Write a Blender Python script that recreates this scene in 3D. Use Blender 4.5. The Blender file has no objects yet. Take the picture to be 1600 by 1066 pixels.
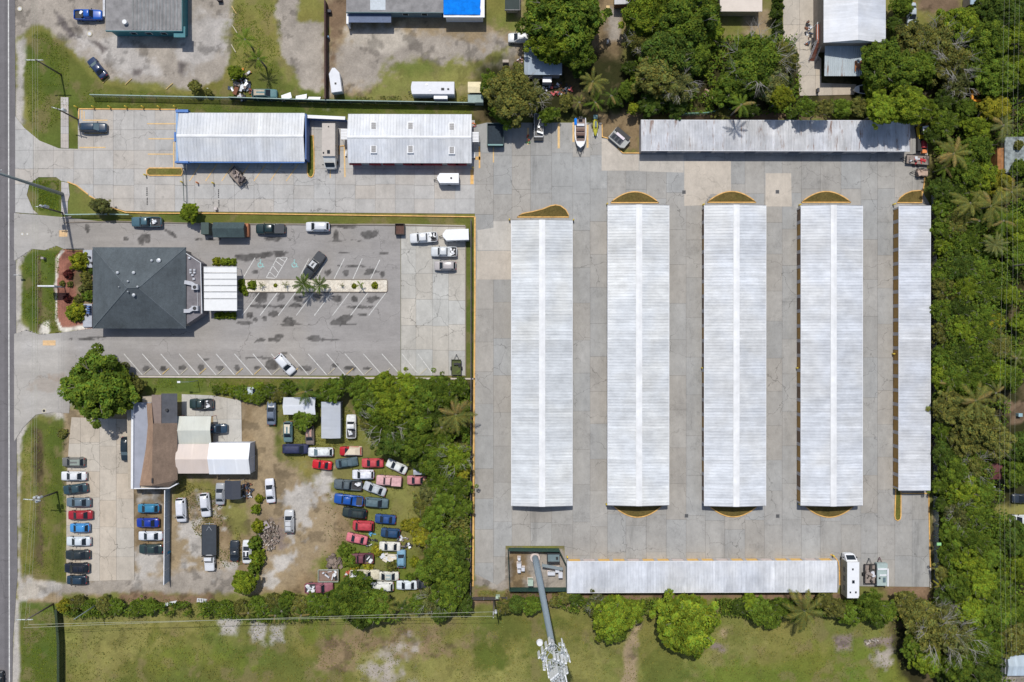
import bpy, math, random
import numpy as np
from mathutils import Matrix, Vector
R = math.radians
SC = bpy.context.scene
COL = SC.collection
rnd = random.Random(7)

S = 0.13                      # metres on the ground per photo pixel
H = 150.0                     # height of the drone
F = H / S
NAD = (790.0, 531.0)          # photo pixel straight below the drone
cam_d = bpy.data.cameras.new("camera")
cam_d.sensor_width = 36.0
cam_d.lens = 36.0 * F / 1600.0
cam_d.clip_start = 1.0
cam_d.clip_end = 4000.0
cam = bpy.data.objects.new("camera", cam_d)
COL.objects.link(cam)
_v = Vector(((NAD[0] - 800) / F, (533 - NAD[1]) / F, -1.0)).normalized()
_rot = _v.rotation_difference(Vector((0, 0, -1)))
cam.rotation_mode = 'QUATERNION'
cam.rotation_quaternion = _rot
cam.location = (0, 0, H)
SC.camera = cam
CM = _rot.to_matrix()
CMn = np.array(CM)

SUN_EL, SHX = 62.0, 0.19      # elevation; shadows fall down and a little to the right
world = bpy.data.worlds.new("World")
SC.world = world
world.use_nodes = True
wn = world.node_tree.nodes
sky = wn.new("ShaderNodeTexSky")
sky.sky_type = 'NISHITA'
sky.sun_disc = False
sky.sun_elevation = R(SUN_EL)
sdir = Vector((-SHX, 1.0, 0)).normalized()      # towards the sun, on the ground
sky.sun_rotation = math.atan2(sdir.x, sdir.y)
sky.dust_density = 1.5
bg = wn["Background"]
bg.inputs[1].default_value = 0.10
world.node_tree.links.new(sky.outputs[0], bg.inputs[0])
sun_d = bpy.data.lights.new("sun", 'SUN')
sun_d.energy = 3.3
sun_d.angle = R(0.55)
sun_d.color = (1.0, 0.965, 0.90)
sun = bpy.data.objects.new("sun", sun_d)
COL.objects.link(sun)
to_sun = Vector((sdir.x * math.cos(R(SUN_EL)), sdir.y * math.cos(R(SUN_EL)), math.sin(R(SUN_EL))))
sun.rotation_mode = 'QUATERNION'
sun.rotation_quaternion = to_sun.to_track_quat('Z', 'Y')
sun.location = (0, 0, 200)
SC.view_settings.view_transform = 'Standard'
SC.view_settings.look = 'None'
SC.view_settings.exposure = 0.0
SC.view_settings.gamma = 1.0
SC.view_settings.use_curve_mapping = False
SC.cycles.max_bounces = 5
SC.cycles.diffuse_bounces = 3
SC.cycles.glossy_bounces = 2
SC.cycles.transmission_bounces = 2
SC.cycles.transparent_max_bounces = 4

def W(px, py, z=0.0):
    """world point at height z that stands over photo pixel (px, py)"""
    d = CM @ Vector(((px - 800) / F, (533 - py) / F, -1.0))
    t = (z - H) / d.z
    return Vector((d.x * t, d.y * t, z))

def PX(x, y):
    """photo pixels of ground points (numpy)"""
    p = np.stack([x, y, np.full_like(x, -H)], -1) @ CMn      # inverse rotation
    return 800 + F * p[..., 0] / -p[..., 2], 533 - F * p[..., 1] / -p[..., 2]

def vnoise(x, y, scale, seed=0):
    x = x / scale; y = y / scale
    xi = np.floor(x).astype(np.int64); yi = np.floor(y).astype(np.int64)
    fx = x - xi; fy = y - yi
    fx = fx * fx * (3 - 2 * fx); fy = fy * fy * (3 - 2 * fy)
    def h(a, b):
        n = (a * 374761393 + b * 668265263 + seed * 974634777) & 0xffffffff
        n = ((n ^ (n >> 13)) * 1274126177) & 0xffffffff
        n = n ^ (n >> 16)
        return (n & 0xffff) / 65535.0
    return (h(xi, yi) * (1 - fx) + h(xi + 1, yi) * fx) * (1 - fy) + (h(xi, yi + 1) * (1 - fx) + h(xi + 1, yi + 1) * fx) * fy

def fbm(x, y, scale, seed=0, oct=4):
    s = 0; a = 1; t = 0
    for i in range(oct):
        s = s + a * vnoise(x, y, scale, seed + i * 17); t += a
        a *= 0.55; scale *= 0.5
    return s / t

def lin(c):
    """sRGB 0..255 of a sunlit surface in the photograph -> base colour"""
    o = []
    for k in c:
        k = k / 255.0
        k = k / 12.92 if k <= 0.04045 else ((k + 0.055) / 1.055) ** 2.4
        o.append(k / 1.12)
    return tuple(o)

def sdf_poly(px, py, poly):
    """signed distance, positive inside"""
    n = len(poly)
    d = np.full(px.shape, 1e9); inside = np.zeros(px.shape, bool)
    for i in range(n):
        ax, ay = poly[i]; bx, by = poly[(i + 1) % n]
        ex, ey = bx - ax, by - ay
        L = ex * ex + ey * ey + 1e-9
        t = np.clip(((px - ax) * ex + (py - ay) * ey) / L, 0, 1)
        dd = (px - ax - t * ex) ** 2 + (py - ay - t * ey) ** 2
        d = np.minimum(d, dd)
        c = ((ay > py) != (by > py)) & (px < (bx - ax) * (py - ay) / (by - ay + 1e-12) + ax)
        inside ^= c
    d = np.sqrt(d)
    return np.where(inside, d, -d)

def in_poly(x, y, poly):
    r = False; n = len(poly)
    for i in range(n):
        ax, ay = poly[i]; bx, by = poly[(i + 1) % n]
        if (ay > y) != (by > y) and x < (bx - ax) * (y - ay) / (by - ay + 1e-12) + ax:
            r = not r
    return r

MATS = {}
def nodes(name):
    m = bpy.data.materials.new(name)
    m.use_nodes = True
    nt = m.node_tree
    return m, nt.nodes, nt.links, nt.nodes["Principled BSDF"]

def mathn(N, L, op, a, b=None, clamp=False):
    n = N.new("ShaderNodeMath"); n.operation = op; n.use_clamp = clamp
    for i, v in enumerate((a, b)):
        if v is None: continue
        if isinstance(v, (int, float)): n.inputs[i].default_value = v
        else: L.new(v, n.inputs[i])
    return n.outputs[0]

def noise(N, L, vec, scale, detail=4, rough=0.6):
    n = N.new("ShaderNodeTexNoise")
    n.inputs['Scale'].default_value = scale
    n.inputs['Detail'].default_value = detail
    n.inputs['Roughness'].default_value = rough
    L.new(vec, n.inputs['Vector'])
    return n.outputs['Fac']

def ramp(N, L, fac, stops):
    n = N.new("ShaderNodeValToRGB")
    e = n.color_ramp.elements
    e[0].position, e[0].color = stops[0][0], (*stops[0][1], 1)
    e[1].position, e[1].color = stops[-1][0], (*stops[-1][1], 1)
    for p, c in stops[1:-1]:
        k = e.new(p); k.color = (*c, 1)
    L.new(fac, n.inputs[0])
    return n.outputs[0]

def mulc(N, L, col, fac):
    """colour times scalar"""
    n = N.new("ShaderNodeVectorMath"); n.operation = 'SCALE'
    if isinstance(col, tuple): n.inputs[0].default_value = col[:3]
    else: L.new(col, n.inputs[0])
    if isinstance(fac, (int, float)): n.inputs['Scale'].default_value = fac
    else: L.new(fac, n.inputs['Scale'])
    return n.outputs[0]

def mixc(N, L, fac, a, b):
    n = N.new("ShaderNodeMix"); n.data_type = 'RGBA'
    for i, v in ((6, a), (7, b)):
        if isinstance(v, tuple): n.inputs[i].default_value = (*v[:3], 1)
        else: L.new(v, n.inputs[i])
    if isinstance(fac, (int, float)): n.inputs[0].default_value = fac
    else: L.new(fac, n.inputs[0])
    return n.outputs[2]

def mapr(N, L, v, a, b, c, d):
    n = N.new("ShaderNodeMapRange")
    L.new(v, n.inputs[0])
    for i, k in enumerate((a, b, c, d)): n.inputs[i + 1].default_value = k
    return n.outputs[0]

def pos(N, L, sx=1, sy=1, sz=1):
    g = N.new("ShaderNodeNewGeometry")
    if (sx, sy, sz) == (1, 1, 1): return g.outputs['Position']
    m = N.new("ShaderNodeVectorMath"); m.operation = 'MULTIPLY'
    m.inputs[1].default_value = (sx, sy, sz)
    L.new(g.outputs['Position'], m.inputs[0])
    return m.outputs[0]

def objpos(N, L, sx=1, sy=1, sz=1):
    g = N.new("ShaderNodeTexCoord")
    m = N.new("ShaderNodeVectorMath"); m.operation = 'MULTIPLY'
    m.inputs[1].default_value = (sx, sy, sz)
    L.new(g.outputs['Object'], m.inputs[0])
    return m.outputs[0]

def bump(N, L, B, h, strength=0.3, dist=0.05):
    n = N.new("ShaderNodeBump")
    n.inputs['Strength'].default_value = strength
    n.inputs['Distance'].default_value = dist
    L.new(h, n.inputs['Height'])
    L.new(n.outputs[0], B.inputs['Normal'])

def plain(name, col, rough=0.6, metal=0.0, var=0.15, scale=1.5, coat=0.0, spec=0.5):
    """surface with a little wear and grime"""
    if name in MATS: return MATS[name]
    m, N, L, B = nodes(name)
    f = noise(N, L, pos(N, L), scale, 5, 0.65)
    k = mapr(N, L, f, 0.25, 0.75, 1 - var, 1 + var)
    L.new(mulc(N, L, col, k), B.inputs['Base Color'])
    B.inputs['Roughness'].default_value = rough
    B.inputs['Metallic'].default_value = metal
    B.inputs['Coat Weight'].default_value = coat
    B.inputs['Specular IOR Level'].default_value = spec
    MATS[name] = m
    return m

def concrete(name, base, tone=0.13, crack=0.5, warm=(1.04, 1.0, 0.95), lanes=False):
    if name in MATS: return MATS[name]
    m, N, L, B = nodes(name)
    p = pos(N, L)
    oi = N.new("ShaderNodeObjectInfo").outputs['Random']
    t = mapr(N, L, oi, 0, 1, 1 - tone, 1 + tone * 0.6)
    oi2 = mathn(N, L, 'FRACT', mathn(N, L, 'MULTIPLY', oi, 17.3))
    c0 = mixc(N, L, mapr(N, L, oi2, 0, 1, 0, 1), tuple(b * w for b, w in zip(base, warm)), tuple(b * w for b, w in zip(base, (0.97, 1.0, 1.03))))
    big = mapr(N, L, noise(N, L, p, 0.09, 6, 0.75), 0.3, 0.7, 0.82, 1.12)
    mid = mapr(N, L, noise(N, L, pos(N, L, 1, 0.5, 1), 0.6, 7, 0.8), 0.3, 0.72, 1.12, 0.84)
    fine = mapr(N, L, noise(N, L, p, 9, 3, 0.7), 0.3, 0.7, 0.95, 1.05)
    spots = mapr(N, L, noise(N, L, p, 0.5, 3, 0.5), 0.70, 0.80, 1.0, 0.66)
    k = mathn(N, L, 'MULTIPLY', mathn(N, L, 'MULTIPLY', big, mid), mathn(N, L, 'MULTIPLY', fine, t))
    k = mathn(N, L, 'MULTIPLY', k, spots)
    worn = mapr(N, L, noise(N, L, pos(N, L, 1, 0.8, 1), 0.22, 7, 0.85), 0.54, 0.66, 1.0, 0.80)
    pale = mapr(N, L, noise(N, L, pos(N, L, 1.2, 0.7, 1.3), 0.3, 6, 0.8), 0.60, 0.70, 1.0, 1.14)
    k = mathn(N, L, 'MULTIPLY', k, mathn(N, L, 'MULTIPLY', worn, pale))
    if lanes:      # drained centre line of each lane between the buildings, and wheel paths beside it
        sp = N.new("ShaderNodeSeparateXYZ"); L.new(p, sp.inputs[0])
        u = mathn(N, L, 'PINGPONG', mathn(N, L, 'ADD', sp.outputs[0], 200 - 16.0 + 5.0), 9.75)
        u = mathn(N, L, 'ABSOLUTE', mathn(N, L, 'SUBTRACT', u, 0.0))
        band = mapr(N, L, u, 0.2, 1.5, 1, 0)
        st = mapr(N, L, noise(N, L, pos(N, L, .8, .12, 1), 0.8, 5, 0.7), 0.42, 0.62, 0, 0.26)
        k = mathn(N, L, 'MULTIPLY', k, mathn(N, L, 'SUBTRACT', 1.0, mathn(N, L, 'MULTIPLY', band, st)))
    # wandering cracks
    w = N.new("ShaderNodeTexNoise"); w.inputs['Scale'].default_value = 0.5; w.inputs['Detail'].default_value = 5
    L.new(p, w.inputs['Vector'])
    s = N.new("ShaderNodeVectorMath"); s.operation = 'SCALE'; s.inputs['Scale'].default_value = 3.2
    L.new(w.outputs['Color'], s.inputs[0])
    a = N.new("ShaderNodeVectorMath"); a.operation = 'ADD'
    L.new(p, a.inputs[0]); L.new(s.outputs[0], a.inputs[1])
    v = N.new("ShaderNodeTexVoronoi"); v.feature = 'DISTANCE_TO_EDGE'; v.inputs['Scale'].default_value = 0.17
    v.voronoi_dimensions = '2D'
    L.new(a.outputs[0], v.inputs['Vector'])
    line = mapr(N, L, v.outputs['Distance'], 0.004, 0.013, 1, 0)
    mask = mapr(N, L, noise(N, L, p, 0.055, 3, 0.6), 0.44, 0.56, 0, 1)
    ck = mathn(N, L, 'MULTIPLY', mathn(N, L, 'MULTIPLY', line, mask), crack)
    k = mathn(N, L, 'MULTIPLY', k, mathn(N, L, 'SUBTRACT', 1.0, ck))
    L.new(mulc(N, L, c0, k), B.inputs['Base Color'])
    B.inputs['Roughness'].default_value = 0.85
    B.inputs['Specular IOR Level'].default_value = 0.25
    bump(N, L, B, noise(N, L, p, 5, 4, 0.7), 0.25, 0.03)
    MATS[name] = m
    return m

def painted_sheet(name, attr='cover', fine=2.2, amp=0.22, bmp=0.5, crack=0.0):
    """colour from a cover attribute, with fine relief"""
    if name in MATS: return MATS[name]
    m, N, L, B = nodes(name)
    p = pos(N, L)
    at = N.new("ShaderNodeAttribute"); at.attribute_name = attr
    a = mapr(N, L, noise(N, L, p, fine, 6, 0.75), 0.3, 0.7, 1 - amp, 1 + amp)
    b = mapr(N, L, noise(N, L, p, fine * 0.2, 4, 0.7), 0.3, 0.7, 1 - amp * 0.5, 1 + amp * 0.5)
    c = mapr(N, L, noise(N, L, p, fine * 5, 2, 0.6), 0.3, 0.7, 1 - amp * 0.6, 1 + amp * 0.6)
    k = mathn(N, L, 'MULTIPLY', mathn(N, L, 'MULTIPLY', a, b), c)
    if crack:
        w = N.new("ShaderNodeTexNoise"); w.inputs['Scale'].default_value = 0.6; w.inputs['Detail'].default_value = 5
        L.new(p, w.inputs['Vector'])
        s = N.new("ShaderNodeVectorMath"); s.operation = 'MULTIPLY_ADD'; s.inputs[1].default_value = (3, 3, 3)
        L.new(w.outputs['Color'], s.inputs[0]); L.new(p, s.inputs[2])
        v = N.new("ShaderNodeTexVoronoi"); v.feature = 'DISTANCE_TO_EDGE'; v.inputs['Scale'].default_value = 0.12; v.voronoi_dimensions = '2D'
        L.new(s.outputs[0], v.inputs['Vector'])
        ln = mathn(N, L, 'MULTIPLY', mapr(N, L, v.outputs['Distance'], 0.003, 0.010, 1, 0), mapr(N, L, noise(N, L, p, 0.07, 3, 0.6), 0.45, 0.55, 0, crack))
        k = mathn(N, L, 'MULTIPLY', k, mathn(N, L, 'SUBTRACT', 1.0, ln))
        k = mathn(N, L, 'MULTIPLY', k, mapr(N, L, noise(N, L, pos(N, L, .25, 1.1, 1), 0.5, 7, 0.8), 0.35, 0.65, 0.90, 1.07))
    L.new(mulc(N, L, at.outputs['Color'], k), B.inputs['Base Color'])
    B.inputs['Roughness'].default_value = 0.95
    B.inputs['Specular IOR Level'].default_value = 0.1
    bump(N, L, B, noise(N, L, p, fine * 1.6, 5, 0.75), bmp, 0.12)
    MATS[name] = m
    return m

def leafmat(name, col, hue=0.12):
    if name in MATS: return MATS[name]
    m, N, L, B = nodes(name)
    at = N.new("ShaderNodeAttribute"); at.attribute_name = 'tint'
    oi = N.new("ShaderNodeObjectInfo").outputs['Random']
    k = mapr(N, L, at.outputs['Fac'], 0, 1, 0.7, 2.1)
    k = mathn(N, L, 'MULTIPLY', k, mapr(N, L, oi, 0, 1, 0.8, 1.2))
    yel = tuple(min(1, c * w) for c, w in zip(col, (1.55, 1.12, 0.8)))
    blu = tuple(c * w for c, w in zip(col, (0.84, 0.97, 1.05)))
    f = mathn(N, L, 'FRACT', mathn(N, L, 'ADD', mathn(N, L, 'MULTIPLY', at.outputs['Fac'], 3.7), mathn(N, L, 'MULTIPLY', oi, 0.5)))
    c = mixc(N, L, f, blu, yel)
    cc = mulc(N, L, c, k)
    L.new(cc, B.inputs['Base Color'])
    B.inputs['Roughness'].default_value = 0.75
    B.inputs['Specular IOR Level'].default_value = 0.12
    tr = N.new("ShaderNodeBsdfTranslucent")
    L.new(cc, tr.inputs[0])
    mx = N.new("ShaderNodeMixShader"); mx.inputs[0].default_value = 0.36
    L.new(B.outputs[0], mx.inputs[1]); L.new(tr.outputs[0], mx.inputs[2])
    L.new(mx.outputs[0], N["Material Output"].inputs[0])
    MATS[name] = m
    return m

def metal_roof(name, base, axis='x', pitch=0.61, dirt=0.12, band=4.2, rust=0.0, blue=0.04):
    """painted sheet metal with streaks that run down the ribs and bays that weathered differently"""
    if name in MATS: return MATS[name]
    m, N, L, B = nodes(name)
    p = pos(N, L)
    st = (0.22, 1.6, 1) if axis == 'x' else (1.6, 0.22, 1)
    streak = mapr(N, L, noise(N, L, pos(N, L, *st), 1.5, 5, 0.7), 0.3, 0.7, 1 - dirt, 1 + dirt * 0.35)
    blot = mapr(N, L, noise(N, L, p, 0.3, 6, 0.7), 0.33, 0.66, 1 - dirt, 1 + dirt * 0.5)
    sep = N.new("ShaderNodeSeparateXYZ"); L.new(p, sep.inputs[0])
    ax = sep.outputs[1] if axis == 'x' else sep.outputs[0]
    bay = N.new("ShaderNodeTexWhiteNoise"); bay.noise_dimensions = '1D'
    L.new(mathn(N, L, 'FLOOR', mathn(N, L, 'DIVIDE', ax, band)), bay.inputs['W'])
    bv = mapr(N, L, bay.outputs['Value'], 0, 1, 1 - dirt * 0.5, 1 + dirt * 0.3)
    sh = N.new("ShaderNodeTexWhiteNoise"); sh.noise_dimensions = '1D'
    L.new(mathn(N, L, 'FLOOR', mathn(N, L, 'DIVIDE', ax, pitch * 1.5)), sh.inputs['W'])
    sv = mapr(N, L, sh.outputs['Value'], 0, 1, 1 - dirt * 0.55, 1 + dirt * 0.25)
    k = mathn(N, L, 'MULTIPLY', mathn(N, L, 'MULTIPLY', streak, blot), mathn(N, L, 'MULTIPLY', bv, sv))
    lap = mathn(N, L, 'FRACT', mathn(N, L, 'DIVIDE', ax, band * 1.48))
    k = mathn(N, L, 'MULTIPLY', k, mathn(N, L, 'ADD', 0.97, mathn(N, L, 'MULTIPLY', mathn(N, L, 'LESS_THAN', lap, 0.075), mapr(N, L, noise(N, L, p, 0.35, 3, 0.5), 0.4, 0.6, 0.02, 0.11))))
    c = mixc(N, L, mapr(N, L, noise(N, L, p, 0.13, 3, 0.5), 0.4, 0.6, 0, 1), tuple(base), (base[0] * (1 - blue), base[1] * (1 - blue * 0.4), base[2] * 1.03))
    if rust > 0:
        rr = mapr(N, L, noise(N, L, pos(N, L, *st), 0.9, 5, 0.7), 0.62 - rust * 0.2, 0.72 - rust * 0.2, 0, 0.8)
        c = mixc(N, L, rr, c, (0.22, 0.10, 0.05))
    L.new(mulc(N, L, c, k), B.inputs['Base Color'])
    B.inputs['Roughness'].default_value = 0.5
    B.inputs['Specular IOR Level'].default_value = 0.4
    MATS[name] = m
    return m

class MB:
    def __init__(s, off=(0, 0, 0)):
        s.v = []; s.f = []; s.m = []; s.off = Vector(off)
    def add(s, pts, faces, mi=0):
        b = len(s.v)
        s.v += [tuple(Vector(p) - s.off) for p in pts]
        s.f += [tuple(b + i for i in f) for f in faces]
        s.m += [mi] * len(faces)
    def box(s, x0, y0, z0, x1, y1, z1, mi=0):
        s.add([(x0, y0, z0), (x1, y0, z0), (x1, y1, z0), (x0, y1, z0), (x0, y0, z1), (x1, y0, z1), (x1, y1, z1), (x0, y1, z1)],
              [(3, 2, 1, 0), (4, 5, 6, 7), (0, 1, 5, 4), (1, 2, 6, 5), (2, 3, 7, 6), (3, 0, 4, 7)], mi)
    def obox(s, c, ax, hl, hw, z0, z1, mi=0):
        """oriented box: centre, direction (unit 2d), half length, half width"""
        ux, uy = ax; vx, vy = -uy, ux
        q = [(c[0] + a * hl * ux + b * hw * vx, c[1] + a * hl * uy + b * hw * vy) for a, b in ((-1, -1), (1, -1), (1, 1), (-1, 1))]
        s.prism(q, z0, z1, mi)
    def prism(s, poly, z0, z1, mi=0, bottom=False):
        n = len(poly)
        z0s = z0 if isinstance(z0, (list, tuple)) else [z0] * n
        z1s = z1 if isinstance(z1, (list, tuple)) else [z1] * n
        a = sum(poly[i][0] * poly[(i + 1) % n][1] - poly[(i + 1) % n][0] * poly[i][1] for i in range(n))
        idx = list(range(n)) if a > 0 else list(range(n))[::-1]
        poly = [poly[i] for i in idx]; z0s = [z0s[i] for i in idx]; z1s = [z1s[i] for i in idx]
        pts = [(p[0], p[1], z) for p, z in zip(poly, z0s)] + [(p[0], p[1], z) for p, z in zip(poly, z1s)]
        fs = [tuple(range(n, 2 * n))] + [(i, (i + 1) % n, n + (i + 1) % n, n + i) for i in range(n)]
        if bottom: fs.append(tuple(range(n))[::-1])
        s.add(pts, fs, mi)
    def cyl(s, a, b, r0, r1=None, n=8, mi=0, caps=True):
        r1 = r0 if r1 is None else r1
        a = Vector(a); b = Vector(b)
        d = (b - a)
        if d.length < 1e-6: return
        d.normalize()
        u = d.orthogonal().normalized(); w = d.cross(u)
        pts = []
        for c, r in ((a, r0), (b, r1)):
            for i in range(n):
                t = 2 * math.pi * i / n
                pts.append(c + (u * math.cos(t) + w * math.sin(t)) * r)
        fs = [(i, (i + 1) % n, n + (i + 1) % n, n + i) for i in range(n)]
        if caps: fs += [tuple(range(n))[::-1], tuple(range(n, 2 * n))]
        s.add(pts, fs, mi)
    def path(s, pts, w, z0, z1, closed=False, mi=0):
        """kerb: box section swept along a 2d polyline"""
        n = len(pts); P = [Vector((p[0], p[1])) for p in pts]
        L = []; Rr = []
        for i in range(n):
            a = P[i - 1] if (i > 0 or closed) else P[i]
            b = P[(i + 1) % n] if (i < n - 1 or closed) else P[i]
            d = (b - a)
            if d.length < 1e-6: d = Vector((1, 0))
            d.normalize(); nn = Vector((-d.y, d.x))
            L.append(P[i] + nn * w / 2); Rr.append(P[i] - nn * w / 2)
        pts3 = []
        for i in range(n):
            pts3 += [(L[i].x, L[i].y, z0), (L[i].x, L[i].y, z1), (Rr[i].x, Rr[i].y, z1), (Rr[i].x, Rr[i].y, z0)]
        fs = []
        for i in range(n if closed else n - 1):
            a = 4 * i; b = 4 * ((i + 1) % n)
            fs += [(a, a + 1, b + 1, b), (a + 1, a + 2, b + 2, b + 1), (a + 2, a + 3, b + 3, b + 2)]
        if not closed:
            fs += [(3, 2, 1, 0), (4 * n - 4, 4 * n - 3, 4 * n - 2, 4 * n - 1)]
        s.add(pts3, fs, mi)
    def mesh(s, name, mats, smooth=False):
        me = bpy.data.meshes.new(name)
        me.from_pydata(s.v, [], s.f)
        for m in (mats if isinstance(mats, (list, tuple)) else [mats]): me.materials.append(m)
        if any(s.m): me.polygons.foreach_set('material_index', s.m)
        if smooth: me.polygons.foreach_set('use_smooth', [True] * len(s.f))
        me.update()
        return me
    def build(s, name, mats, parent=None, smooth=False, loc=None):
        return link(name, s.mesh(name, mats, smooth), parent, loc)

def link(name, me, parent=None, loc=None, rz=0.0, scale=None):
    o = bpy.data.objects.new(name, me)
    COL.objects.link(o)
    if parent is not None: o.parent = parent
    if loc is not None: o.location = loc
    if rz: o.rotation_euler = (0, 0, rz)
    if scale is not None: o.scale = scale if isinstance(scale, (tuple, list)) else (scale,) * 3
    return o

LABELS = {}
def tag(o, label, cat, group=None):
    w = label.split()
    if len(w) > 16: print("LONG LABEL", len(w), label)
    if label in LABELS and not group: print("DUP LABEL", label)
    LABELS[label] = 1
    o['label'] = label; o['category'] = cat
    if group: o['group'] = group
    return o

def thing(name, label, cat, loc=(0, 0, 0), rz=0.0, group=None):
    o = bpy.data.objects.new(name, None)
    COL.objects.link(o)
    o.empty_display_size = 0.3
    o.location = loc; o.rotation_euler = (0, 0, rz)
    return tag(o, label, cat, group)

def struct(o, kind='structure'):
    o['kind'] = kind
    return o

def fast_mesh(name, V, Fq, mats, attrs=None, smooth=False):
    """V (n,3), Fq (m,4) or (m,3) arrays"""
    me = bpy.data.meshes.new(name)
    n = len(V); m, k = Fq.shape
    me.vertices.add(n); me.vertices.foreach_set('co', np.asarray(V, np.float32).ravel())
    me.loops.add(m * k); me.loops.foreach_set('vertex_index', Fq.astype(np.int32).ravel())
    me.polygons.add(m)
    me.polygons.foreach_set('loop_start', np.arange(0, m * k, k, dtype=np.int32))
    me.polygons.foreach_set('loop_total', np.full(m, k, np.int32))
    if smooth: me.polygons.foreach_set('use_smooth', np.ones(m, bool))
    me.update(calc_edges=True)
    for mm in (mats if isinstance(mats, (list, tuple)) else [mats]): me.materials.append(mm)
    for an, (typ, dom, data) in (attrs or {}).items():
        a = me.attributes.new(an, typ, dom)
        a.data.foreach_set('color' if typ == 'FLOAT_COLOR' else 'value', np.asarray(data, np.float32).ravel())
    return me

def clip_rect(poly, x0, y0, x1, y1):
    def cut(P, f, g):
        out = []
        for i in range(len(P)):
            a, b = P[i], P[(i + 1) % len(P)]
            fa, fb = f(a), f(b)
            if fa: out.append(a)
            if fa != fb: out.append(g(a, b))
        return out
    def ix(x): return lambda a, b: (x, a[1] + (b[1] - a[1]) * (x - a[0]) / (b[0] - a[0]))
    def iy(y): return lambda a, b: (a[0] + (b[0] - a[0]) * (y - a[1]) / (b[1] - a[1]), y)
    P = list(poly)
    for f, g in ((lambda p: p[0] >= x0, ix(x0)), (lambda p: p[0] <= x1, ix(x1)), (lambda p: p[1] >= y0, iy(y0)), (lambda p: p[1] <= y1, iy(y1))):
        P = cut(P, f, g)
        if len(P) < 3: return []
    return P

def parea(P):
    return abs(sum(P[i][0] * P[(i + 1) % len(P)][1] - P[(i + 1) % len(P)][0] * P[i][1] for i in range(len(P)))) / 2

def sheet(name, poly, z, colf, cell=3.0, mat=None):
    """flat surface over a photo polygon, finely divided so that it can carry its stains"""
    xs = [p[0] for p in poly]; ys = [p[1] for p in poly]
    gx = np.arange(min(xs), max(xs) + cell, cell); gy = np.arange(min(ys), max(ys) + cell, cell)
    GX, GY = np.meshgrid(gx, gy)
    ins = sdf_poly(GX, GY, poly)
    V = []; Q = []; idx = {}
    def vid(x, y):
        k = (round(x, 3), round(y, 3))
        if k not in idx: idx[k] = len(V); V.append((x, y))
        return idx[k]
    faces = []
    for j in range(len(gy) - 1):
        for i in range(len(gx) - 1):
            d = ins[j:j + 2, i:i + 2]
            if d.max() < -cell * 1.5: continue
            if d.min() > 0.01:
                faces.append([vid(gx[i], gy[j + 1]), vid(gx[i + 1], gy[j + 1]), vid(gx[i + 1], gy[j]), vid(gx[i], gy[j])])
            else:
                P = clip_rect(poly, gx[i], gy[j], gx[i + 1], gy[j + 1])
                if len(P) >= 3 and parea(P) > 0.01:
                    a = sum(P[k][0] * P[(k + 1) % len(P)][1] - P[(k + 1) % len(P)][0] * P[k][1] for k in range(len(P)))
                    ids = []
                    for q in (P[::-1] if a > 0 else P):
                        t = vid(*q)
                        if t not in ids: ids.append(t)
                    if len(ids) >= 3: faces.append(ids)
    me = bpy.data.meshes.new(name)
    VV = [tuple(W(x, y, z)) for x, y in V]
    me.from_pydata(VV, [], faces)
    me.materials.append(mat)
    A = np.array(V)
    c = colf(A[:, 0], A[:, 1])
    at = me.attributes.new('cover', 'FLOAT_COLOR', 'POINT')
    at.data.foreach_set('color', np.concatenate([c, np.ones((len(A), 1))], 1).astype(np.float32).ravel())
    me.update()
    return struct(link(name, me))

def P2(pts, z=0): return [tuple(W(x, y, z).xy) for x, y in pts]

C = {k: np.array(lin(v)) for k, v in dict(
    grass=(102, 108, 52), lush=(90, 101, 44), dry=(136, 133, 76), brown=(139, 120, 92), dirt=(158, 140, 112),
    sand=(188, 179, 166), shell=(186, 180, 172), gravel=(166, 157, 146), mulch=(138, 114, 92), red=(158, 108, 92),
    soil=(70, 60, 44), pine=(126, 106, 86), ditch=(104, 92, 66), weed=(112, 120, 52), white=(226, 220, 208), mud=(140, 126, 118),
    olive=(124, 124, 66), duff=(56, 56, 32), stain=(112, 105, 102), pale=(186, 180, 174)).items()}

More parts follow.
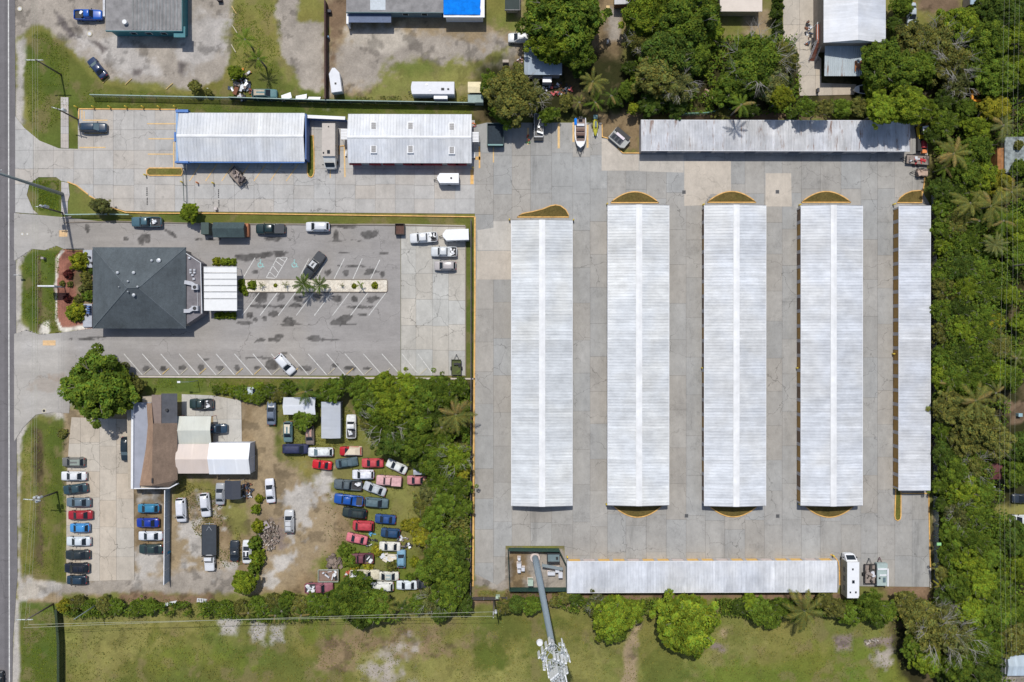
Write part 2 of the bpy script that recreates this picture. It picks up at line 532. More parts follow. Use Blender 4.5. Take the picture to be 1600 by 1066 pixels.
# (cover, polygon in photo pixels, softness, wobble)
COVER = [
    ('gravel', [(20, -60), (372, -60), (368, 60), (345, 118), (300, 142), (235, 132), (170, 126), (100, 66), (60, 40), (20, 60)], 5, 10),
    ('pale', [(290, 20), (362, 20), (350, 90), (310, 130), (280, 100)], 12, 30), ('pale', [(100, 50), (200, 60), (260, 120), (180, 118), (120, 70)], 10, 26),
    ('stain', [(88, 22), (98, 28), (112, 44), (126, 60), (108, 62), (94, 44)], 3, 8), ('stain', [(138, 62), (156, 64), (168, 74), (160, 86), (150, 74)], 3, 7), ('stain', [(112, 32), (120, 36), (124, 52), (114, 44)], 3, 6), ('stain', [(208, 108), (222, 110), (220, 122), (206, 120)], 4, 9), ('stain', [(278, 96), (290, 100), (288, 120), (276, 112)], 5, 8),
    ('shell', [(24, 60), (42, 60), (36, 200), (24, 180)], 5, 8),
    ('grass', [(40, 95), (48, 55), (66, 40), (100, 72), (150, 124), (175, 132), (300, 146), (350, 120), (366, 60), (365, -60), (430, -60), (445, 40), (440, 130), (510, 148), (744, 158), (744, 184), (108, 184), (124, 232), (96, 238), (65, 226), (46, 196), (38, 140)], 3, 8),
    ('lush', [(44, 70), (62, 50), (100, 90), (110, 150), (280, 165), (740, 166), (740, 180), (108, 182), (60, 150)], 12, 22),
    ('brown', [(366, 5), (440, 10), (440, 90), (370, 60)], 14, 26),
    ('olive', [(370, -60), (440, -60), (436, 110), (362, 118)], 14, 30),
    ('gravel', [(300, 105), (360, 80), (345, 118), (300, 140)], 4, 8),
    ('gravel', [(434, -60), (462, -60), (470, 20), (508, 40), (508, 130), (500, 145), (470, 138), (446, 90), (436, 40)], 4, 10),
    ('olive', [(462, -60), (508, -60), (508, 35), (470, 30)], 4, 10),
    ('dirt', [(511, -60), (820, -60), (820, 120), (745, 110), (740, 155), (511, 150)], 6, 16),
    ('gravel', [(540, 60), (810, 60), (800, 105), (560, 130), (512, 150), (512, 80)], 12, 30),
    ('sand', [(538, 42), (628, 44), (640, 66), (600, 80), (570, 74), (540, 68)], 8, 14),
    ('pine', [(511, 10), (540, 10), (536, 60), (512, 130)], 10, 20),
    ('dry', [(620, 98), (700, 100), (745, 85), (790, 80), (750, 118), (730, 156), (560, 156), (600, 130)], 8, 24),
    ('olive', [(600, 100), (660, 96), (700, 110), (640, 120)], 8, 16),
    ('olive', [(758, -60), (815, -60), (812, 50), (780, 45), (757, 25)], 8, 16),
    ('brown', [(925, -60), (970, -60), (978, 60), (965, 150), (930, 190), (915, 110)], 8, 18),
    ('gravel', [(950, 10), (975, 15), (968, 62), (952, 60)], 6, 12),
    ('olive', [(1080, -60), (1215, -60), (1215, 80), (1130, 130), (1100, 180), (1080, 60)], 10, 20),
    ('dirt', [(1160, 18), (1200, 18), (1200, 55), (1170, 50)], 8, 14),
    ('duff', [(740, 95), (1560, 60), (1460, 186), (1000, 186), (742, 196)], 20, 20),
    ('pine', [(1430, -60), (1520, -60), (1500, 18), (1430, 20)], 8, 10),
    ('brown', [(935, 180), (1002, 170), (1002, 240), (965, 238), (940, 215)], 5, 12),
    ('pine', [(1050, 174), (1300, 176), (1300, 190), (1050, 190)], 3, 8),
    # road verge, front islands
    ('shell', [(22, 380), (44, 392), (32, 420), (32, 500), (48, 522), (22, 540)], 4, 8),
    ('grass', [(34, 412), (42, 396), (58, 391), (92, 393), (86, 420), (86, 500), (92, 520), (66, 522), (48, 515), (36, 492)], 2, 5),
    ('lush', [(40, 400), (56, 395), (60, 515), (46, 505)], 6, 10),
    ('lush', [(74, 398), (88, 398), (84, 515), (76, 515)], 5, 8),
    ('ditch', [(57, 398), (62, 398), (64, 516), (58, 516)], 3, 3),
    ('white', [(62, 510), (74, 505), (76, 522), (64, 523)], 3, 8),
    ('grass', [(42, 290), (58, 278), (92, 279), (96, 290), (96, 336), (80, 342), (58, 330), (46, 312)], 3, 6),
    ('lush', [(52, 284), (90, 284), (92, 330), (60, 322)], 8, 12),
    ('olive', [(107, 285), (140, 310), (190, 332), (175, 337), (107, 336)], 2, 4),
    ('grass', [(190, 331), (742, 336), (742, 352), (100, 349), (120, 340)], 2, 5),
    ('grass', [(726, 340), (742, 340), (742, 600), (726, 592)], 2, 5),
    ('grass', [(170, 588), (742, 590), (742, 612), (200, 612)], 2, 6),
    ('red', [(88, 400), (97, 391), (146, 391), (146, 516), (100, 518), (88, 500), (85, 450)], 1, 2),
    ('brown', [(112, 418), (146, 410), (146, 485), (118, 482)], 6, 12),
    ('white', [(85.5, 450), (88, 402), (97, 391), (99, 393), (91, 404), (88.5, 450), (90, 500), (98, 514), (94, 517), (87, 500)], 0.8, 1.5),
    ('white', [(92, 514), (140, 505), (146, 508), (146, 512), (100, 520)], 2, 4),
    ('shell', [(22, 590), (110, 590), (108, 655), (60, 650), (40, 670), (30, 700), (22, 720)], 6, 14),
    ('mud', [(60, 592), (105, 590), (110, 640), (70, 625)], 6, 18),
    ('shell', [(24, 640), (42, 650), (33, 700), (32, 900), (26, 905)], 3, 6),
    ('grass', [(36, 680), (48, 654), (96, 656), (108, 680), (106, 912), (66, 912), (36, 900), (32, 800)], 3, 8),
    ('lush', [(78, 700), (104, 700), (104, 910), (76, 905)], 8, 16),
    ('olive', [(34, 700), (54, 680), (52, 890), (36, 880)], 6, 12),
    ('ditch', [(54, 670), (66, 672), (70, 890), (54, 885)], 6, 10),
    ('lush', [(66, 662), (104, 668), (104, 700), (80, 700)], 6, 12),
    # used car lots and junkyard
    ('dirt', [(100, 640), (742, 600), (742, 945), (28, 945), (24, 900), (104, 912)], 5, 10),
    ('shell', [(24, 900), (110, 914), (210, 905), (200, 922), (90, 925), (50, 938), (26, 940)], 4, 14),
    ('gravel', [(200, 895), (370, 890), (366, 930), (90, 930), (100, 915)], 6, 14),
    ('sand', [(28, 902), (70, 910), (60, 935), (30, 938)], 6, 16),
    ('brown', [(270, 740), (330, 745), (400, 780), (396, 900), (345, 870), (300, 790), (268, 800)], 16, 34), ('olive', [(278, 748), (330, 750), (350, 770), (300, 772), (274, 800), (268, 770)], 10, 20), ('dry', [(350, 785), (396, 790), (396, 830), (370, 850), (350, 830)], 10, 24), ('shell', [(300, 765), (318, 768), (316, 800), (300, 800)], 6, 26), ('shell', [(335, 800), (350, 805), (362, 840), (345, 838)], 6, 30),
    ('shell', [(290, 800), (330, 830), (350, 880), (300, 880), (285, 850)], 12, 46),
    ('brown', [(210, 762), (262, 762), (262, 870), (250, 900), (210, 890)], 6, 12),
    ('shell', [(214, 765), (250, 765), (250, 790), (214, 790)], 5, 12),
    ('shell', [(212, 862), (256, 862), (254, 905), (212, 905)], 10, 20),
    ('brown', [(380, 630), (560, 640), (640, 700), (700, 740), (700, 930), (420, 935), (392, 800)], 10, 20),
    ('dirt', [(395, 640), (440, 640), (500, 720), (520, 800), (500, 900), (420, 930), (392, 900)], 14, 24),
    ('olive', [(436, 630), (560, 640), (650, 700), (700, 800), (700, 940), (520, 930), (500, 880), (560, 840), (520, 760), (440, 720)], 10, 22),
    ('dry', [(600, 760), (660, 765), (650, 830), (610, 800)], 10, 20),
    ('grass', [(400, 605), (560, 605), (560, 640), (440, 640), (436, 720), (428, 690), (424, 640)], 6, 12),
    ('shell', [(455, 770), (475, 765), (486, 790), (470, 820), (458, 850), (446, 830), (450, 790)], 8, 34), ('shell', [(500, 742), (512, 740), (514, 770), (504, 772)], 6, 20),
    ('shell', [(405, 895), (440, 868), (470, 852), (478, 866), (440, 900), (412, 915)], 7, 30),
    ('mud', [(402, 800), (450, 810), (440, 860), (405, 855)], 8, 24),
    ('weed', [(480, 880), (560, 860), (640, 880), (660, 935), (500, 930)], 12, 24),
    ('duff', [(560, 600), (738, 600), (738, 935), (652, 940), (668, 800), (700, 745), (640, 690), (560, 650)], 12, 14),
    ('olive', [(100, 930), (742, 925), (742, 985), (100, 985)], 4, 10),
    ('mulch', [(190, 930), (330, 930), (330, 945), (190, 945)], 5, 12),
    # south field
    ('grass', [(28, 940), (100, 945), (100, 1140), (28, 1140)], 4, 6),
    ('lush', [(34, 975), (90, 975), (90, 1140), (34, 1140)], 6, 10),
    ('shell', [(22, 935), (30, 940), (30, 1140), (16, 1140)], 3, 3),
    ('olive', [(102, 955), (1460, 935), (1460, 1140), (102, 1140)], 6, 12),
    ('dry', [(110, 962), (300, 965), (260, 1010), (230, 1040), (160, 1060), (120, 1020)], 18, 50),
    ('grass', [(225, 1015), (560, 990), (600, 1030), (500, 1140), (140, 1140), (200, 1050)], 20, 50),
    ('weed', [(240, 1020), (360, 1010), (400, 1040), (250, 1055)], 18, 40),
    ('shell', [(345, 968), (372, 968), (370, 990), (350, 990)], 6, 14),
    ('shell', [(394, 974), (416, 974), (412, 1004), (396, 1002)], 6, 12),
    ('shell', [(426, 980), (446, 976), (442, 1002), (426, 1000)], 6, 12),
    ('dry', [(451, 964), (470, 964), (466, 1006), (456, 1006)], 6, 10),
    ('weed', [(470, 966), (500, 966), (498, 1010), (474, 1008)], 6, 14),
    
    ('brown', [(500, 990), (780, 985), (760, 1030), (560, 1060), (500, 1030)], 20, 46),
    ('dry', [(560, 1020), (820, 1010), (830, 1140), (540, 1140)], 20, 50),
    ('gravel', [(600, 1020), (650, 1010), (635, 1056), (580, 1058)], 18, 50),
    ('grass', [(740, 940), (860, 960), (960, 1000), (960, 1040), (860, 1030), (740, 990)], 14, 40),
    ('lush', [(735, 1010), (785, 1005), (790, 1050), (738, 1050)], 10, 24),
    ('dry', [(860, 1000), (975, 990), (970, 1140), (850, 1140)], 20, 40),
    ('dirt', [(984, 984), (1010, 960), (1000, 1000), (992, 1140), (966, 1140), (974, 1010)], 4, 7),
    ('grass', [(1000, 1000), (1090, 1010), (1080, 1140), (1000, 1140)], 10, 30),
    ('dry', [(1080, 1010), (1200, 990), (1190, 1050), (1090, 1060)], 14, 40),
    ('weed', [(1090, 1040), (1400, 1000), (1450, 1140), (1060, 1140)], 16, 40),
    ('mud', [(1302, 997), (1328, 995), (1326, 1014), (1306, 1018)], 6, 8),
    ('mud', [(1352, 1000), (1395, 996), (1395, 1008), (1360, 1010)], 5, 12),
    ('gravel', [(1372, 1018), (1392, 1020), (1384, 1040), (1370, 1034)], 6, 18),
    ('mud', [(1112, 1004), (1136, 1004), (1132, 1018), (1110, 1014)], 5, 12),
    ('dirt', [(1125, 978), (1140, 982), (1136, 1000), (1120, 998)], 8, 14),
    ('mulch', [(740, 918), (1010, 928), (1000, 944), (740, 946)], 4, 8),
    ('olive', [(745, 920), (790, 922), (790, 935), (745, 932)], 6, 12),
    ('mulch', [(1345, 916), (1455, 916), (1455, 940), (1345, 940)], 3, 6),
    ('olive', [(1342, 916), (1390, 916), (1390, 938), (1342, 938)], 8, 14),
    ('mulch', [(1000, 926), (1320, 928), (1320, 936), (1000, 936)], 2, 6),
    # tower compound
    ('gravel', [(738, 880), (792, 860), (882, 855), (884, 922), (772, 922), (738, 918)], 3, 10),
    ('shell', [(742, 885), (786, 880), (786, 900), (770, 916), (742, 900)], 6, 10),
    ('brown', [(805, 862), (826, 862), (820, 920), (796, 920)], 6, 16),
    # woods east
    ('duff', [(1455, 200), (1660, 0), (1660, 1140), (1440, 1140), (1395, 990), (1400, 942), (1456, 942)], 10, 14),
    ('pine', [(1572, 628), (1660, 628), (1660, 662), (1578, 664)], 4, 10),
    ('dry', [(1548, 790), (1660, 776), (1660, 806), (1570, 815), (1552, 845)], 6, 14),
    ('pine', [(1546, 820), (1566, 820), (1560, 880), (1550, 860)], 5, 10),
    ('gravel', [(1566, 1050), (1660, 1050), (1660, 1140), (1560, 1140)], 4, 8),
    ('dirt', [(1460, 800), (1476, 800), (1474, 940), (1460, 940)], 5, 12),
]

def cover(px, py):
    out = np.zeros(px.shape + (3,)) + C['olive']
    w1 = fbm(px, py, 26, 3, 4) - 0.5
    w2 = fbm(px, py, 60, 9, 5) - 0.5
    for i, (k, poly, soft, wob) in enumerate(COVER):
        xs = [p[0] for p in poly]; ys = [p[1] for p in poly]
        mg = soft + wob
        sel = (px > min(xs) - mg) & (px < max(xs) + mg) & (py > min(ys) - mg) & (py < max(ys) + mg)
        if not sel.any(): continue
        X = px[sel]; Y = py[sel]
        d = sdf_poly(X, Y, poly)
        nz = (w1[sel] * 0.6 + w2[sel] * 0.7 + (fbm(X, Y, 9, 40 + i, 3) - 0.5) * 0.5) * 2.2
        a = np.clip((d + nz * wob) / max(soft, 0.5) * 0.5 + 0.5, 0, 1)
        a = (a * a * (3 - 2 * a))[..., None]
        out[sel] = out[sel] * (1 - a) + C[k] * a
    # life: blotches of greener, browner and paler ground
    b = fbm(px, py, 34, 77, 5)[..., None]
    g = fbm(px, py, 11, 99, 4)[..., None]
    g2 = fbm(px, py * 1.4, 95, 123, 4)[..., None]
    out = out * (0.70 + 0.34 * b + 0.26 * g)
    isgreen = np.clip((out[..., 1:2] - out[..., 0:1]) * 40 + 0.8, 0, 1)
    out = out * (1 + isgreen * (g2 - 0.5) * np.array([0.75, 0.15, 0.5]))
    # bare soil flecks in grass
    fl = np.clip((fbm(px, py, 22, 201, 6)[..., None] - 0.58) * 5, 0, 0.40) * isgreen
    m1 = fbm(px, py, 13, 301, 6)[..., None]; m2 = fbm(px, py, 45, 311, 5)[..., None]
    out = out * (1 + (1 - isgreen) * ((m1 - 0.5) * 0.42 + (m2 - 0.5) * 0.40))
    dk = np.clip((fbm(px, py, 19, 331, 5)[..., None] - 0.62) * 8, 0, 0.35) * (1 - isgreen)
    out = out * (1 - dk)
    out = out * (1 - fl) + C['brown'] * fl
    return np.clip(out, 0.004, 0.8)

def make_ground():
    nx, ny = 720, 490
    gx = np.linspace(-112, 112, nx); gy = np.linspace(-76, 76, ny)
    far = np.array([8, 20, 50, 120, 400, 1200.0])
    gx = np.concatenate([-112 - far[::-1], gx, 112 + far]); gy = np.concatenate([-76 - far[::-1], gy, 76 + far])
    X, Y = np.meshgrid(gx, gy)
    px, py = PX(X, Y)
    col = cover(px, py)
    Z = (fbm(px, py, 30, 5, 4) - 0.5) * 0.10 - 0.05
    # the roadside ditches really are lower
    for cx, y0, y1, dep in ((61, 396, 518, 0.25), (61, 665, 892, 0.35)):
        Z -= dep * np.exp(-((px - cx) / 6.0) ** 2) * (1 / (1 + np.exp(-(py - y0) / 4))) * (1 / (1 + np.exp((py - y1) / 4)))
    n, m = X.shape
    V = np.stack([X, Y, Z], -1).reshape(-1, 3)
    i = np.arange(n * m).reshape(n, m)
    Q = np.stack([i[:-1, :-1], i[:-1, 1:], i[1:, 1:], i[1:, :-1]], -1).reshape(-1, 4)
    colr = np.concatenate([col.reshape(-1, 3), np.ones((n * m, 1))], 1)
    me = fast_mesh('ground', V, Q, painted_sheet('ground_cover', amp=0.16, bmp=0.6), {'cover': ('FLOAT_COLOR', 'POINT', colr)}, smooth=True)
    struct(link('ground', me))
make_ground()

def blob(px, py, cx, cy, rx, ry, ang=0, edge=0.2, seed=0):
    c, s = math.cos(R(ang)), math.sin(R(ang))
    dx = px - cx; dy = py - cy
    u = (dx * c - dy * s) / rx; v = (dx * s + dy * c) / ry
    r = np.sqrt(u * u + v * v) + (fbm(px, py, 7, seed + 300, 4) - 0.5) * 1.5
    return np.clip((1 - r) / edge, 0, 1)

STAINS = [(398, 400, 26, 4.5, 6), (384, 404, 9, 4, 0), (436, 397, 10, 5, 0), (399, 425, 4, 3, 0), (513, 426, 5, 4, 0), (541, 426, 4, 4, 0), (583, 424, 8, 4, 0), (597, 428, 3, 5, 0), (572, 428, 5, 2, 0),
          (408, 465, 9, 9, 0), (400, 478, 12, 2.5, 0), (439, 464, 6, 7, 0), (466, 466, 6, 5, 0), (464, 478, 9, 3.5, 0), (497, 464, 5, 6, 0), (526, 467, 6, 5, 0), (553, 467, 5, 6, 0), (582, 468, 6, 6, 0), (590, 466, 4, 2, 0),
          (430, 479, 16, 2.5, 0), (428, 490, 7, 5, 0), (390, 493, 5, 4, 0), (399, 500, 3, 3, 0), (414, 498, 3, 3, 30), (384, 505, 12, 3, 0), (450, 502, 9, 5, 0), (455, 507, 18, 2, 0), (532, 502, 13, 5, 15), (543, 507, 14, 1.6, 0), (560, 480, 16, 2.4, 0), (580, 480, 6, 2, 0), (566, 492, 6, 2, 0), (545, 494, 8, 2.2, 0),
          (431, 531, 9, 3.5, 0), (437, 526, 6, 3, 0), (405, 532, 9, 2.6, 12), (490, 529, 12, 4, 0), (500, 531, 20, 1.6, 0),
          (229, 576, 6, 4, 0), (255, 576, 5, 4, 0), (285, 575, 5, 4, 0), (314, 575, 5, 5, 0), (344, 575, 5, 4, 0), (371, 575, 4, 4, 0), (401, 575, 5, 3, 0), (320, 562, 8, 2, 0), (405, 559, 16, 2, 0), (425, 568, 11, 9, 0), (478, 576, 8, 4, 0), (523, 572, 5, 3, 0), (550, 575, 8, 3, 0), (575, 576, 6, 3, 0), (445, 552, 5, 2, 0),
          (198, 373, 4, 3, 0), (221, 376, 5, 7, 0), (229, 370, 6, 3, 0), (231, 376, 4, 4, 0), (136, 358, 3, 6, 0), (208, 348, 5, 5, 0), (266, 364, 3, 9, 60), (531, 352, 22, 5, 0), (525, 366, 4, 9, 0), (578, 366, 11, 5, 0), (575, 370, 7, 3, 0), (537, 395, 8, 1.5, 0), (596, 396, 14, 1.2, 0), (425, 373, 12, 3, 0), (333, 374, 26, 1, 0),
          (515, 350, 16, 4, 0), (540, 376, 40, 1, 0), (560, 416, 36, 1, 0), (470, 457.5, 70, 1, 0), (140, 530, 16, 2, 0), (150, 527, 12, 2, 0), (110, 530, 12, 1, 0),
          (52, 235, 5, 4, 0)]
def asphalt_col(px, py):
    base = np.array(lin((160, 156, 153)))
    light = np.array(lin((178, 175, 172)))
    t = np.clip((110 - px) / 20, 0, 1)[..., None]
    col = base * (1 - t) + light * t
    # lighter driving lane south of the restaurant
    lane = np.clip((py - 531) / 3, 0, 1) * np.clip((552 - py) / 8, 0, 1)
    col = col * (1 + 0.10 * lane[..., None])
    warm = np.clip((fbm(px, py, 90, 11, 3) - 0.45) * 4, 0, 1)[..., None]
    col = col * (1 - warm * np.array([0.0, 0.02, 0.06]))
    col = col * (0.86 + 0.28 * fbm(px * 0.35, py * 1.5, 40, 21, 5))[..., None]
    col = col * (0.94 + 0.12 * fbm(px, py, 6, 31, 3))[..., None]
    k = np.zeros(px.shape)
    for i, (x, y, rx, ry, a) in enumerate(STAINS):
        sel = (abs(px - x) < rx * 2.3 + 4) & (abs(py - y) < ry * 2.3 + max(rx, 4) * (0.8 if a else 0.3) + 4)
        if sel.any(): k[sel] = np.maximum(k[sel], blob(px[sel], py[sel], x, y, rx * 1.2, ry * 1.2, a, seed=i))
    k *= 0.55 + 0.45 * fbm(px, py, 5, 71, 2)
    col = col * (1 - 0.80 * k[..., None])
    # patched trench of the water line
    for cx, cy, r in ((75, 600, 22), (90, 590, 12)):
        m = blob(px, py, cx, cy, r * 1.5, r * 0.6, seed=5)[..., None]
        col = col * (1 - m * np.array([0.05, 0.1, 0.14]))
    return np.clip(col, 0.01, 0.8)
M_asph = painted_sheet('worn_asphalt', fine=3.0, amp=0.07, bmp=0.15, crack=0.35)
LOT = [(22, 333), (60, 336), (104, 340), (175, 348), (300, 349), (626, 350), (626, 587), (186, 587), (165, 592), (112, 592), (108, 646), (84, 644), (56, 648), (36, 668), (22, 690),
       (22, 522), (40, 516), (62, 523), (95, 520), (145, 513), (145, 391), (100, 389), (88, 384), (70, 391), (50, 389), (34, 400), (22, 408)]
sheet('parking_lot', LOT, 0.03, asphalt_col, 2.0, M_asph)

def road_col(px, py):
    base = np.array(lin((124, 121, 123)))
    x = px[..., None]
    track = 0.10 * np.exp(-((px - 4) / 3.2) ** 2) - 0.10 * np.exp(-((px - 9.5) / 2.2) ** 2) - 0.1 * np.exp(-((px + 6) / 4) ** 2)
    sh = np.where(px > 14.5, 0.0, 0.0)
    col = base * (0.92 + track + 0.20 * (fbm(px * 5, py * 0.25, 40, 51, 4) - 0.5) + 0.14 * (fbm(px, py, 8, 53, 3) - 0.5))[..., None]
    return np.clip(col, 0.01, 0.6)
road = sheet('road', [(-95, -120), (23, -120), (24, 200), (25, 533), (27, 900), (20, 1000), (18, 1190), (-95, 1190)], 0.02, road_col, 4.0, M_asph)
M_white = plain('road_paint', (0.58, 0.575, 0.55), 0.7, var=0.34, scale=1.7)
M_yellow = plain('kerb_paint', lin((226, 178, 104)), 0.7, var=0.34, scale=1.3)
M_yellowline = plain('faded_yellow_line', lin((226, 190, 132)), 0.7, var=0.22, scale=1.8)
mb = MB()
mb.add([W(12.2, -120, 0.026), W(13.9, -120, 0.026), W(15.6, 1190, 0.026), W(13.9, 1190, 0.026)], [(3, 2, 1, 0)])
mb.build('edge_line', M_white, road)

# concrete slabs
BUILD_RECTS = [(281, 182, 474, 250), (548, 184, 735, 252), (1004, 194, 1418, 236), (804, 350, 888, 784), (955, 327, 1038, 783), (1106, 327, 1190, 783),
               (1256, 327, 1340, 783), (1402, 327, 1448, 762), (890, 874, 1304, 922)]
def slab_field(name, poly, xs, ys_of, mat, z=0.05, gap=0.30, group_kind=None, base_col=(112, 108, 102)):
    """a concrete pavement: a bedding sheet and every slab on it"""
    mbb = MB(); mbb.add([W(x, y, 0.012) for x, y in poly], [tuple(range(len(poly)))[::-1]])
    par = struct(mbb.build(name, plain('joint_soil', lin(base_col), 0.95, var=0.3, scale=0.7)))
    n = 0
    for i in range(len(xs) - 1):
        ys = ys_of(i)
        for j in range(len(ys) - 1):
            g = gap * 0.5
            P = clip_rect(poly, xs[i] + g, ys[j] + g, xs[i + 1] - g, ys[j + 1] - g)
            if len(P) < 3 or parea(P) < 14: continue
            cx = (xs[i] + xs[i + 1]) / 2; cy = (ys[j] + ys[j + 1]) / 2
            if any(r[0] < xs[i] and r[2] > xs[i + 1] and r[1] < ys[j] and r[3] > ys[j + 1] for r in BUILD_RECTS): continue
            c = W(cx, cy, 0)
            m = MB((c.x, c.y, 0)); m.prism(P2(P), 0.0, z + rnd.uniform(-0.006, 0.006))
            m.build('concrete_slab', mat, par, loc=(c.x, c.y, 0))
            n += 1
    return par
def lines(a, b, step, jit=0.0, seed=0, off=0.0):
    r = random.Random(seed); n = max(1, round((b - a) / step))
    return [a] + [a + (b - a) * (k + off) / n + r.uniform(-jit, jit) for k in range(1, n)] + [b]

M_conc = concrete('weathered_concrete', lin((170, 168, 164)), tone=0.06, crack=0.38, lanes=True)
YARD = [(742, 196), (760, 192), (940, 192), (940, 216), (952, 217), (966, 232), (972, 239), (1003, 239), (1003, 192), (1420, 190), (1448, 196), (1448, 262), (1441, 300), (1452, 318), (1452, 770), (1452, 917), (1345, 916),
        (1312, 915), (1308, 926), (884, 926), (882, 853), (790, 853), (789, 905), (776, 914), (742, 896)]
yx = [742, 771, 800, 829, 862, 895, 922, 949, 978, 1010, 1041, 1072, 1102, 1132, 1164, 1194, 1222, 1252, 1282, 1314, 1345, 1371, 1398, 1425, 1453]
yard = slab_field('storage_yard_pavement', YARD, yx, lambda i: lines(188, 927, 50 + (i * 7) % 13, 3, i), M_conc)
M_pale = concrete('pale_new_concrete', lin((198, 191, 181)), tone=0.05, crack=0.2)
M_dark = concrete('old_dark_concrete', lin((150, 147, 145)), tone=0.05, crack=0.6)
def patch(poly, mat, z=0.068):
    m = MB(); m.prism(P2(poly), 0.0, z); m.build('concrete_slab', mat, yard)
patch([(940, 217), (951, 219), (966, 234), (972, 242), (998, 242), (998, 267), (940, 267)], M_pale)
patch([(999, 242), (1068, 242), (1068, 270), (999, 268)], M_pale)
patch([(1069, 252), (1142, 252), (1142, 303), (1110, 304), (1098, 321), (1069, 322)], M_pale)
patch([(1196, 271), (1236, 271), (1237, 323), (1196, 323)], M_pale)
patch([(771, 346), (799, 346), (799, 391), (746, 391), (746, 360), (771, 356)], M_pale)
patch([(745, 392), (799, 392), (799, 437), (745, 437)], M_pale)
M_drive = concrete('drive_concrete', lin((190, 186, 181)), tone=0.035, crack=0.4)
DRIVE = [(24, 182), (38, 200), (62, 220), (92, 232), (122, 233), (122, 170), (278, 170), (278, 188), (742, 188), (742, 334), (330, 331), (196, 330), (165, 321), (138, 305), (118, 290), (107, 285), (96, 283), (88, 277), (60, 277), (46, 288), (42, 305), (52, 328), (60, 335), (24, 332)]
drive = slab_field('entrance_driveway', DRIVE, lines(22, 742, 31, 1.5, 4), lambda i: [170, 203, 235, 264, 288 + (i % 3), 311, 334], M_drive)
M_lot2 = concrete('lot_concrete', lin((192, 189, 182)), tone=0.06)
lot2 = slab_field('concrete_parking_lot', [(626.6, 350), (727, 352), (727, 587), (626.6, 587)], [626.6, 650, 676, 701, 727], lambda i: lines(350, 587, 40, 2, i + 30), M_lot2)
M_car = concrete('used_car_lot_concrete', lin((196, 186, 172)), tone=0.05)
carlot = slab_field('car_lot_pavement', [(112, 652), (202, 655), (206, 700), (209, 764), (210, 906), (104, 909), (104, 760), (108, 690)], [100, 126, 156, 182, 211], lambda i: lines(650, 910, 43, 4, i + 50), M_car)
backlot = slab_field('back_lot_pavement', [(284, 616), (333, 618), (377, 626), (378, 692), (333, 692), (333, 650), (284, 650)], [284, 306, 333, 355, 378], lambda i: [616, 655, 693], M_lot2)
M_walk = concrete('sidewalk_concrete', lin((196, 190, 186)), tone=0.08, crack=0.2)
slab_field('sidewalk', [(95, 152), (107, 152), (107.5, 232), (95, 231)], [95, 107.5], lambda i: lines(152, 232, 11, 0, 1), M_walk)
slab_field('sidewalk', [(96, 284), (107, 286), (109, 305), (106, 315), (106, 336), (96, 335)], [95, 110], lambda i: lines(284, 336, 11, 0, 1), M_walk)
slab_field('house_driveway', [(1223, -30), (1274, -30), (1276, 40), (1268, 76), (1283, 92), (1283, 130), (1338, 132), (1334, 148), (1249, 150), (1247, 110), (1224, 70)], [1221, 1249, 1274, 1300, 1340], lambda i: [-30, 39, 78, 118, 151], M_car)

# painted lines
def pline(par, a, b, w, mat, name='parking_line', z=0.062):
    A = W(*a, z); Bq = W(*b, z)
    d = (Bq - A); d.z = 0; n = Vector((-d.y, d.x, 0)).normalized() * w / 2
    c = (A + Bq) / 2
    m = MB(c); m.add([A - n, Bq - n, Bq + n, A + n], [(0, 1, 2, 3)])
    m.build(name, mat, par, loc=c)
LOTP = bpy.data.objects['parking_lot']
for k in range(8): pline(LOTP, (405 + 28.3 * k, 457.5), (378 + 28.3 * k, 493), 0.14, M_white, z=0.036)
for a, b in (((379.5, 435), (398.5, 403)), ((416, 434), (433, 403)), ((431, 434), (449, 403)), ((469, 431), (483, 404)), ((495, 436), (511, 404)), ((522, 436), (538, 404)), ((551.5, 436), (566, 404)), ((579, 436), (593.5, 406))):
    pline(LOTP, a, b, 0.14, M_white, z=0.036)
for a, b in (((417, 434), (430, 435)), ((433, 403), (449, 403)), ((421, 424), (431, 434)), ((426, 415), (435, 426)), ((431, 408), (441, 416)), ((437, 404), (445, 409))):
    pline(LOTP, a, b, 0.12, M_white, 'hatch_line', z=0.036)
for k in range(15): pline(LOTP, (193.5 + 28.8 * k, 553), (222.5 + 28.8 * k, 586), 0.14, M_white, z=0.036)
for k in range(2): pline(lot2, (628 + 25 * k, 553), (652 + 23 * k, 583), 0.14, M_white, z=0.066)
for k in range(7): pline(drive, (314 + 25.4 * k, 256), (296 + 25.2 * k, 283), 0.18, M_yellowline, z=0.068)
for x0, x1, y in ((230, 276, 193.5), (232, 276, 217), (231, 271, 241), (129, 168, 188), (131, 168, 208.6), (124, 165, 230.5)): pline(drive, (x0, y), (x1, y), 0.22, M_yellowline, z=0.068)
pline(drive, (271.5, 222), (271.5, 262), 0.22, M_yellowline, z=0.068)
pline(drive, (128, 172), (128, 186), 0.22, M_yellowline, z=0.068)
pline(drive, (131.5, 174), (131.5, 186), 0.16, M_yellowline, z=0.068)
pline(drive, (516, 262), (516, 278), 0.2, M_yellowline, z=0.068)
pline(drive, (538, 228), (539, 277), 0.3, M_yellowline, z=0.068)
for x, y0, y1, w in ((873, 193, 232, 0.45), (896, 191, 222, 0.4), (918, 195, 231, 0.4), (825, 200, 226, 0.3), (771, 226, 254, 0.25)):
    pline(yard, (x, y0), (x, y1), w, M_yellowline, z=0.068)
M_blue_mark = plain('faded_blue_marking', lin((150, 196, 192)), 0.8, var=0.3, scale=2.5)
